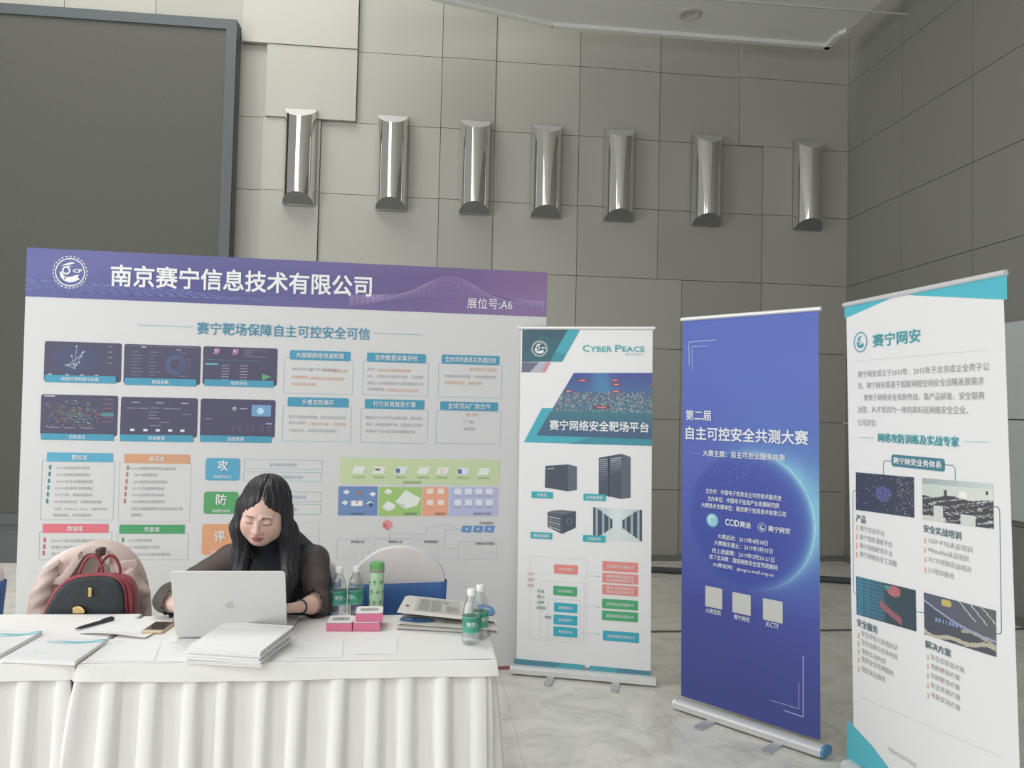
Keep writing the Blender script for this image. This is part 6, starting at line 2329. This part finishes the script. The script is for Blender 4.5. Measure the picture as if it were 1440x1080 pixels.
# head
B.ellipsoid(hp(0, -0.020, 0.032), (0.075, 0.096, 0.082), 0.0, axes=AX)
B.ellipsoid(hp(0, 0.020, -0.026), (0.0655, 0.071, 0.084), 0.03, axes=AX)
B.ellipsoid(hp(0, 0.050, -0.080), (0.036, 0.033, 0.030), 0.03, axes=AX)
for s in (-1, 1):
    B.ellipsoid(hp(0.043 * s, 0.050, -0.036), (0.025, 0.030, 0.032), 0.025, axes=AX)
    B.ellipsoid(hp(0.046 * s, 0.012, -0.066), (0.020, 0.035, 0.022), 0.03, axes=AX)      # jaw corner
    B.ellipsoid(hp(0.031 * s, 0.101, 0.002), (0.019, 0.017, 0.0105), 0.014, True, axes=AX)   # eye socket
    B.ellipsoid(hp(0.031 * s, 0.0745, 0.0005), (0.0165, 0.0150, 0.0115), 0.004, axes=AX)    # lowered lid over the eye
    B.capsule(hp(0.014 * s, 0.0885, 0.019), hp(0.047 * s, 0.0775, 0.020), 0.006, 0.0045, 0.012)   # brow ridge
    B.ellipsoid(hp(0.0125 * s, 0.0945, -0.0365), (0.0078, 0.0085, 0.0068), 0.008, axes=AX)  # nostril wing
    B.ellipsoid(hp(0.077 * s, -0.012, -0.005), (0.009, 0.022, 0.032), 0.008, axes=AX)        # ear
B.capsule(hp(0, 0.087, 0.010), hp(0, 0.1040, -0.028), 0.0065, 0.0088, 0.012)               # nose
B.ellipsoid(hp(0, 0.104, -0.032), (0.0098, 0.0095, 0.0088), 0.008, axes=AX)
B.ellipsoid(hp(0, 0.0865, -0.0585), (0.0215, 0.0095, 0.0052), 0.006, axes=AX)              # lips
B.ellipsoid(hp(0, 0.0845, -0.0680), (0.0180, 0.0100, 0.0064), 0.006, axes=AX)
B.capsule(hp(-0.021, 0.088, -0.0632), hp(0.021, 0.088, -0.0632), 0.0018, 0.0018, 0.003, True)

SKIN = V3(0.74, 0.51, 0.42)


def sm(a, b, x):
    t = np.clip((x - a) / (b - a), 0, 1)
    return t * t * (3 - 2 * t)


def skin_col(P):
    x, f, u = to_head(P)
    c = np.tile(SKIN, (len(P), 1))
    face = (f > 0.03)

    def blend(mask, col):
        m = np.clip(mask, 0, 1)[:, None] * face[:, None]
        return c * (1 - m) + np.array(col) * m
    for s in (-1, 1):
        d = ((x - 0.044 * s) / 0.026) ** 2 + ((u + 0.030) / 0.024) ** 2
        c = blend(0.40 * np.exp(-d), (0.60, 0.27, 0.22))
    # lips
    wl = 0.0225
    up_edge = -0.0535 + 0.0012 * np.cos(x / 0.006) - 0.006 * (np.abs(x) / wl) ** 2
    lo_edge = -0.0755 + 0.0105 * (np.abs(x) / wl) ** 2
    c = blend(sm(0, 0.0025, up_edge - u + 0.0012) * sm(0, 0.0025, u - lo_edge + 0.0012) * sm(0, 0.003, wl - np.abs(x)) * (f > 0.06), (0.46, 0.19, 0.17))
    c = blend(np.exp(-((u + 0.0632) / 0.0016) ** 2) * sm(0, 0.004, 0.0225 - np.abs(x)) * (f > 0.06), (0.22, 0.07, 0.065))
    for s in (-1, 1):
        xx = x * s
        # eyebrow: gently arched, thinner outwards
        yb = 0.0205 + 0.0022 * np.sin((xx - 0.012) / 0.040 * PI) - 0.0045 * np.clip((xx - 0.012) / 0.04, 0, 1)
        th = 0.0046 * (1 - 0.45 * np.clip((xx - 0.014) / 0.036, 0, 1))
        c = blend(0.85 * sm(0.0, 0.0018, th - np.abs(u - yb)) * sm(0.010, 0.015, xx) * sm(0.0, 0.006, 0.049 - xx), (0.085, 0.055, 0.047))
        # lash line of the lowered lid
        yl_ = -0.0065 - 0.0035 * (1 - ((xx - 0.031) / 0.016) ** 2)
        c = blend(0.9 * sm(0.0, 0.0016, 0.0027 - np.abs(u - yl_)) * sm(0.0, 0.003, 0.0165 - np.abs(xx - 0.031)), (0.045, 0.030, 0.028))
        # lid crease
        yc = 0.0062 + 0.002 * (1 - ((xx - 0.031) / 0.016) ** 2)
        c = blend(0.35 * sm(0.0, 0.0016, 0.0016 - np.abs(u - yc)) * sm(0.0, 0.004, 0.017 - np.abs(xx - 0.031)), (0.30, 0.16, 0.13))
        c = blend(0.55 * np.exp(-(((xx - 0.0075) / 0.0030) ** 2 + ((u + 0.0415) / 0.0022) ** 2)) * (f > 0.085), (0.16, 0.08, 0.07))
    return c


skin = attr_mat('skin', 0.5, 0.35, 0.08)
field_obj('body', B, skin, woman, skin_col)

# ---- hair: a parted cap and two long falls over the shoulders
Hf = Field((px_ - 0.24, 2.74, 0.70), (px_ + 0.24, 3.36, 1.36), 0.0036)
Hf.ellipsoid(hp(0, -0.028, 0.032), (0.0870, 0.108, 0.0930), 0.0, axes=AX)
Hf.ellipsoid(hp(0, -0.030, -0.03), (0.088, 0.088, 0.10), 0.03, axes=AX)
bkn = V3(px_ + 0.004, 3.20, 1.0)
for s in (-1, 1):
    q0, q1 = hp(0.078 * s, -0.005, 0.02), hp(0.083 * s, 0.010, -0.075)
    lat = 0.074 if s < 0 else 0.086
    q2 = V3(px_ + s * (lat + 0.006), 3.045, 0.985)
    q3 = V3(px_ + s * (lat + 0.004), 3.025, 0.905)
    q4 = V3(px_ + s * (lat - 0.006), 3.02, 0.82)
    for a, b, ra, rb in ((q0, q1, 0.024, 0.028), (q1, q2, 0.028, 0.034), (q2, q3, 0.034, 0.034), (q3, q4, 0.034, 0.020)):
        Hf.capsule(a, b, ra, rb, 0.02)
    Hf.capsule(q1 + V3(0, 0.04, 0), V3(px_ + s * 0.085, 3.15, 0.99), 0.040, 0.045, 0.04)
Hf.capsule(hp(0, -0.09, -0.02), bkn, 0.070, 0.085, 0.04)
Hf.capsule(bkn, V3(px_, 3.29, 0.80), 0.085, 0.06, 0.03, sq=(V3(0, 1, 0), 0.55))


# strands: shallow grooves running down the fall of the hair
g3 = [Hf.lo[i] + np.arange(Hf.n[i]) * Hf.vox for i in range(3)]
XX = (g3[0] - px_)[:, None, None]; YY = (g3[1] - 3.05)[None, :, None]; ZZ = g3[2][None, None, :]
angh = np.arctan2(XX, -YY + 0.05) + 0.0 * ZZ
Hf.F += (0.0016 * np.sin(angh * 46 + 3 * np.sin(ZZ * 15)) + 0.0012 * np.sin(angh * 83 + 2 * np.sin(ZZ * 22 + 1))).astype(np.float32)


def carve(X, Y, Z):
    """the open face: a parted curtain, narrow at the crown and as wide as the cheeks below"""
    dx, dy, dz = (X - hc[0]) / HS, (Y - hc[1]) / HS, (Z - hc[2]) / HS
    x = dx * hx[0] + dy * hx[1] + dz * hx[2]
    f = dx * fwd[0] + dy * fwd[1] + dz * fwd[2]
    u = dx * hup[0] + dy * hup[1] + dz * hup[2]
    us = np.array([-0.30, -0.16, -0.115, -0.085, -0.05, -0.02, 0.000, 0.016, 0.030, 0.045, 0.062, 0.077, 0.2])
    ws = np.array([0.036, 0.038, 0.046, 0.056, 0.0625, 0.066, 0.0665, 0.061, 0.049, 0.034, 0.016, 0.000, -0.05])
    w = np.interp(u, us, ws)
    d = np.abs(x - 0.004) - w
    return np.maximum(d * 0.8, 0.030 - f)


Hf.put(carve, hc - 0.22, hc + 0.2, 0.006, True)
# parting groove over the crown
for i in range(8):
    a0, a1 = math.radians(28 + i * 9), math.radians(28 + (i + 1) * 9)
    pa = hp(0.006, -0.028 + 0.108 * math.cos(a0), 0.032 + 0.093 * math.sin(a0))
    pb3 = hp(0.006, -0.028 + 0.108 * math.cos(a1), 0.032 + 0.093 * math.sin(a1))
    Hf.capsule(pa, pb3, 0.0055, 0.0055, 0.006, True)
hairm = mat('black_hair', (0.024, 0.024, 0.028, 1), 0.45, noise=0.35, nscale=60, spec=0.45)
field_obj('hair', Hf, hairm, woman)
# a pale line of scalp in the parting
sp = MB()
pts = [hp(0.006, -0.028 + 0.104 * math.cos(math.radians(a)), 0.032 + 0.0888 * math.sin(math.radians(a))) for a in range(30, 92, 6)]
sp.tube(pts, [0.0010] + [0.0017] * (len(pts) - 2) + [0.0008], 6)
mesh_obj('parting', sp, mat('scalp', (0.26, 0.20, 0.19, 1), 0.6, noise=0.03), woman, world=True, smooth=1)

# ---- dark blouse: opaque bodice with a stand collar, sheer sleeves gathered below the elbow
Bl = Field((px_ - 0.30, 2.90, 0.50), (px_ + 0.30, 3.48, 1.10), 0.0045)
o_ = 0.010
Bl.capsule(pel + V3(0, 0, 0.02), wst, 0.138 + o_, 0.120 + o_, 0.05, sq=FX)
Bl.capsule(wst, chs, 0.120 + o_, 0.142 + o_, 0.05, sq=FX)
Bl.capsule(chs, shc, 0.142 + o_, 0.112 + o_, 0.05, sq=FX)
for s in (-1, 1):
    Bl.ellipsoid(chs + V3(0.062 * s, -0.080, -0.015), (0.062, 0.056, 0.064), 0.05)
Bl.capsule(shL + V3(0.03, 0, 0.004), shc + V3(-0.03, 0, 0.028), 0.056, 0.060, 0.05)
Bl.capsule(shR + V3(-0.03, 0, 0.004), shc + V3(0.03, 0, 0.028), 0.056, 0.060, 0.05)
nd = hp(0, -0.030, -0.055) - nck
Bl.capsule(nck - nd * 0.2, nck + nd * 0.72, 0.064, 0.060, 0.03)
Bl.put(lambda X, Y, Z: 0.052 - np.sqrt((X - nck[0]) ** 2 + (Y - nck[1]) ** 2 + (Z * 0 + 0.0)) * 0 - 0.052 + (0.60 - Z), (px_ - 0.3, 2.9, 0.45), (px_ + 0.3, 3.5, 0.60), 0.0, True)
fab = mat('dark_navy_knit', (0.032, 0.036, 0.046, 1), 0.75, noise=0.12, nscale=30, bump=0.15, bscale=120)
field_obj('blouse', Bl, fab, woman)
sheer = bpy.data.materials.new('sheer_brown_chiffon')
sheer.use_nodes = True
nt = sheer.node_tree
pbs = nt.nodes['Principled BSDF']
pbs.inputs['Base Color'].default_value = (0.062, 0.054, 0.048, 1)
pbs.inputs['Roughness'].default_value = 0.7
pbs.inputs['Alpha'].default_value = 0.80
tcn = nt.nodes.new('ShaderNodeTexCoord')
nzn = nt.nodes.new('ShaderNodeTexNoise'); nzn.inputs['Scale'].default_value = 22
nt.links.new(tcn.outputs['Object'], nzn.inputs['Vector'])
rmn = nt.nodes.new('ShaderNodeMapRange'); rmn.inputs[3].default_value = 0.70; rmn.inputs[4].default_value = 0.86
nt.links.new(nzn.outputs['Fac'], rmn.inputs[0]); nt.links.new(rmn.outputs[0], pbs.inputs['Alpha'])
for sh, el, wr, kk in ((shL, elL, wrL, 0.30), (shR, elR, wrR, 0.26)):
    S_ = Field(np.minimum(np.minimum(sh, el), wr) - 0.11, np.maximum(np.maximum(sh, el), wr) + 0.11, 0.0042)
    cuff = el * (1 - kk) + wr * kk
    m1 = sh * 0.55 + el * 0.45
    ins = V3(0.05 if sh[0] < px_ else -0.05, 0, 0.006)
    S_.capsule(sh + ins, sh, 0.062, 0.056, 0.03)
    S_.capsule(sh, m1, 0.056, 0.053, 0.02)
    S_.capsule(m1, el, 0.053, 0.047, 0.02)
    S_.capsule(el, cuff, 0.047, 0.044, 0.02)
    g3 = [S_.lo[i] + np.arange(S_.n[i]) * S_.vox for i in range(3)]
    dirn = (el - sh) / np.linalg.norm(el - sh)
    tt = (g3[0] - sh[0])[:, None, None] * dirn[0] + (g3[1] - sh[1])[None, :, None] * dirn[1] + (g3[2] - sh[2])[None, None, :] * dirn[2]
    xx3 = (g3[0] - sh[0])[:, None, None]
    S_.F += (0.0032 * np.sin(tt * 95 + 26 * xx3) * np.clip((tt - 0.04) / 0.08, 0, 1)).astype(np.float32)
    cd = (wr - el) / np.linalg.norm(wr - el)
    cpt = cuff

    def seg(c, a, b):
        t = np.clip(((c - a) @ (b - a)) / ((b - a) @ (b - a)), 0, 1)
        return np.linalg.norm(c - a - t[:, None] * (b - a), axis=1)

    def keep(c, cpt=cpt, cd=cd, sh=sh, el=el, wr=wr):
        return ((c - cpt) @ cd < 0.0) | (seg(c, sh, el) < seg(c, el, wr) + 0.004)
    field_obj('sleeve', S_, sheer, woman, None, keep)
    # frilled cuff
    e1 = np.cross(cd, V3(0, 0, 1)); e1 /= np.linalg.norm(e1); e2 = np.cross(cd, e1)
    fr = MB()

    def frill(s, v, cuff=cuff, e1=e1, e2=e2, cd=cd):
        w = 2 * PI * s
        r_ = 0.0425 + 0.010 * v * (1 + 0.5 * math.sin(11 * w)) + 0.001
        p = cuff + (e1 * math.cos(w) + e2 * math.sin(w)) * r_ + cd * (0.018 * (v - 0.3) + 0.003 * math.sin(9 * w) * v)
        return (p[0], p[1], max(p[2], ZT + 0.003))
    fr.grid(frill, 88, 5)
    mesh_obj('cuff_frill', fr, fab, woman, world=True, smooth=3.1)
# bracelet on the wrist to picture right
bd_ = (wrR - elR) / np.linalg.norm(wrR - elR)
bc = elR + (wrR - elR) * 0.86
e1 = np.cross(bd_, V3(0, 0, 1)); e1 /= np.linalg.norm(e1); e2 = np.cross(bd_, e1)
mb = MB(); mb.tube([bc + e1 * 0.0275 * math.cos(2 * PI * k / 24) + e2 * 0.0245 * math.sin(2 * PI * k / 24) for k in range(24)], 0.0032, 8, closed=True)
mesh_obj('bracelet', mb, M['black'], woman, world=True, smooth=3)
# earring glint by the cheek
ep = hp(-0.076, 0.01, -0.062)
mb = MB(); mb.tube([ep + V3(0, 0, 0.018), ep, ep - V3(0, 0, 0.014)], [0.001, 0.0026, 0.0016], 8)
mesh_obj('earring', mb, M['chrome'], woman, world=True, smooth=3)
# trousers and shoes below the table
Tr = Field((px_ - 0.30, 2.78, 0.05), (px_ + 0.32, 3.52, 0.70), 0.006)
Tr.capsule(pel - V3(0.07, 0, 0), pel + V3(0.07, 0, 0), 0.116, 0.116, 0.03)
Tr.capsule(pel, wst - V3(0, 0, 0.06), 0.146, 0.134, 0.05, sq=FX)
for s in (-1, 1):
    hip = pel + V3(0.085 * s, -0.03, -0.015)
    kne = V3(px_ + 0.02 + 0.10 * s, 2.90, 0.50)
    ank = V3(px_ + 0.02 + 0.09 * s, 2.95, 0.085)
    Tr.capsule(hip, kne, 0.096, 0.068, 0.03)
    Tr.capsule(kne, ank + V3(0, 0.005, 0.02), 0.068, 0.052, 0.02)
field_obj('trousers', Tr, mat('black_trousers', (0.018, 0.018, 0.022, 1), 0.8, noise=0.1), woman)
for s in (-1, 1):
    ank = V3(px_ + 0.02 + 0.09 * s, 2.95, 0.085)
    Sh = Field(ank - V3(0.08, 0.24, 0.1), ank + V3(0.08, 0.1, 0.02), 0.005)
    Sh.capsule(ank + V3(0, 0.02, -0.042), ank + V3(0.01 * s, -0.13, -0.056), 0.043, 0.031, 0.02)
    Sh.put(lambda X, Y, Z: (Z - 0.001) + 0 * X + 0 * Y, ank - V3(0.1, 0.3, 0.14), V3(ank[0] + 0.1, ank[1] + 0.2, 0.0), 0.0, True)
    field_obj('shoe', Sh, M['black'], woman)

# ================================================================== jacket over the chair back
jx = chair_x(125, 765, YC)
jy = YC
jk = thing('jacket', 'pale pink jacket draped over a chair back behind the black handbag', 'jacket', (jx, jy, 0.47))
JM = mat('pink_beige_cotton', (0.62, 0.50, 0.445, 1), 0.85, noise=0.05, nscale=14, bump=0.2, bscale=30)
J = Field((jx - 0.34, jy - 0.16, 0.44), (jx + 0.34, jy + 0.16, 1.02), 0.0055)
YJ = jy - 0.075                                                # plane of its front


def jp(x, y, d=0.0):
    return on_y(x, y, YJ - d)


out_px = ((41, 900), (44, 862), (49, 836), (58, 812), (76, 791), (100, 772), (126, 761), (146, 760.5), (166, 765), (184, 778), (197, 798), (204, 822), (208, 850), (210, 900))
oj = [(on_y(p[0], p[1], jy + 0.005)[0], on_y(p[0], p[1], jy + 0.005)[2]) for p in out_px]
oj = [(oj[0][0], 0.50)] + oj[1:-1] + [(oj[-1][0], 0.50)]
oj = smooth_loop(oj, 2)


def poly_sd(P, X, Z):
    d = np.full(np.broadcast(X, Z).shape, 9.0)
    inside = np.zeros(d.shape, bool)
    n = len(P)
    for i in range(n):
        (x0, z0), (x1, z1) = P[i], P[(i + 1) % n]
        ex, ez = x1 - x0, z1 - z0
        t = np.clip(((X - x0) * ex + (Z - z0) * ez) / (ex * ex + ez * ez + 1e-12), 0, 1)
        d = np.minimum(d, np.hypot(X - x0 - ex * t, Z - z0 - ez * t))
        if abs(ez) > 1e-9:
            inside ^= ((z0 > Z) != (z1 > Z)) & (X < x0 + ex * (Z - z0) / ez)
    return np.where(inside, -d, d)


def jacket_body(X, Y, Z):
    d2 = poly_sd(oj, X, Z) + 0.038
    # folds fan out from the two shoulders
    f1 = np.arctan2(X - (jx - 0.11), -(Z - 1.0)); f2 = np.arctan2(X - (jx + 0.09), -(Z - 1.0))
    side = np.clip((X - jx + 0.02) / 0.08 + 0.5, 0, 1)
    fold = (np.sin(f1 * 15 + 2.0) * (1 - side) + np.sin(f2 * 14 + 0.6) * side) * np.clip((0.93 - Z) / 0.15, 0, 1) * 0.015
    t = 0.031 + 0.012 * np.clip((0.93 - Z) / 0.3, 0, 1)
    dy = np.abs(Y - jy - 0.004 + fold * (Y < jy)) - t
    q = np.hypot(np.maximum(d2, 0), np.maximum(dy, 0)) + np.minimum(np.maximum(d2, dy), 0)
    return q - 0.038


J.put(jacket_body, (jx - 0.33, jy - 0.15, 0.46), (jx + 0.33, jy + 0.15, 1.0))
# creases where the sleeves hang free of the body
for px in (((88, 806), (84, 835), (92, 870)), ((186, 806), (190, 836), (188, 872))):
    P3 = [jp(*p, 0.012) for p in px]
    for a, b in zip(P3[:-1], P3[1:]):
        J.capsule(a, b, 0.015, 0.012, 0.014, True)
# the open front: a hollow with the lining inside
hol = smooth_loop([(jp(*p)[0], jp(*p)[2]) for p in ((96, 880), (101, 820), (112, 790), (128, 776), (144, 779), (153, 795), (158, 830), (158, 880))], 2)
J.put(lambda X, Y, Z: np.maximum(poly_sd(hol, X, Z), (Y - (jy - 0.060))), (jx - 0.2, jy - 0.2, 0.5), (jx + 0.2, jy - 0.04, 0.95), 0.010, True)
field_obj('body', J, JM, jk)
mb = MB()
N = len(hol)
k_ = [(x, jy - 0.0615, z) for x, z in hol]
mb.add(k_ + [(x, jy - 0.046, z) for x, z in hol], [tuple(range(N)), tuple(range(2 * N - 1, N - 1, -1))])
mesh_obj('lining', mb, mat('grey_brown_lining', (0.27, 0.21, 0.185, 1), 0.8, noise=0.1, bump=0.2, bscale=20), jk, world=True)


def flap(name, px, d0, th, sm_=1):
    pts = smooth_loop([(jp(x, y)[0], jp(x, y)[2]) for x, y in px], sm_)
    m = MB()
    n = len(pts)
    m.v = [(x, YJ - d0 + 0.10 * (z - 0.80) * 0.35, z) for x, z in pts] + [(x, YJ - d0 + th + 0.10 * (z - 0.80) * 0.35, z) for x, z in pts]
    ar = sum(pts[i][0] * pts[(i + 1) % n][1] - pts[(i + 1) % n][0] * pts[i][1] for i in range(n))
    m.f = [tuple(range(n)), tuple(range(2 * n - 1, n - 1, -1))] + [(i, n + i, n + (i + 1) % n, (i + 1) % n) for i in range(n)]
    if ar < 0:
        m.f = [t[::-1] for t in m.f]
    m.c = [(0.8,) * 3] * len(m.f)
    return mesh_obj(name, m, JM, jk, world=True, bevel=0.003, smooth=0.6)


flap('lapel', ((112, 776), (121, 772), (117, 786), (104, 806), (92, 822), (68, 820), (76, 815), (90, 806), (101, 790)), 0.018, 0.012, 0)
flap('collar', ((110, 778), (118, 769), (130, 766), (146, 768), (153, 776), (158, 792), (152, 794), (146, 783), (135, 777), (122, 779), (112, 790)), 0.018, 0.014)
flap('pocket_flap', ((166, 789), (194, 786), (197, 795), (190, 800), (170, 798)), 0.022, 0.016, 0)
flap('shoulder_tab', ((60, 801), (84, 786), (87, 791), (66, 809)), 0.020, 0.016, 0)

# the two sleeves hanging free at the sides, with soft cross folds
for s, top_, mid_, bot_ in ((-1, (70, 808), (58, 838), (61, 890)), (1, (186, 806), (196, 838), (192, 890))):
    a, m_, b = jp(*top_, 0.0), jp(*mid_, 0.012), jp(*bot_, 0.018)
    S_ = Field(np.minimum(np.minimum(a, m_), b) - 0.09, np.maximum(np.maximum(a, m_), b) + 0.09, 0.005)
    S_.capsule(a, m_, 0.030, 0.036, 0.02)
    S_.capsule(m_, b, 0.036, 0.034, 0.02)
    g3 = [S_.lo[i] + np.arange(S_.n[i]) * S_.vox for i in range(3)]
    S_.F += (0.0035 * np.sin(g3[2][None, None, :] * 105 + (g3[0] - jx)[:, None, None] * 60 * s)).astype(np.float32)
    field_obj('sleeve', S_, JM, jk)
bpy.data.objects.remove(_fo)
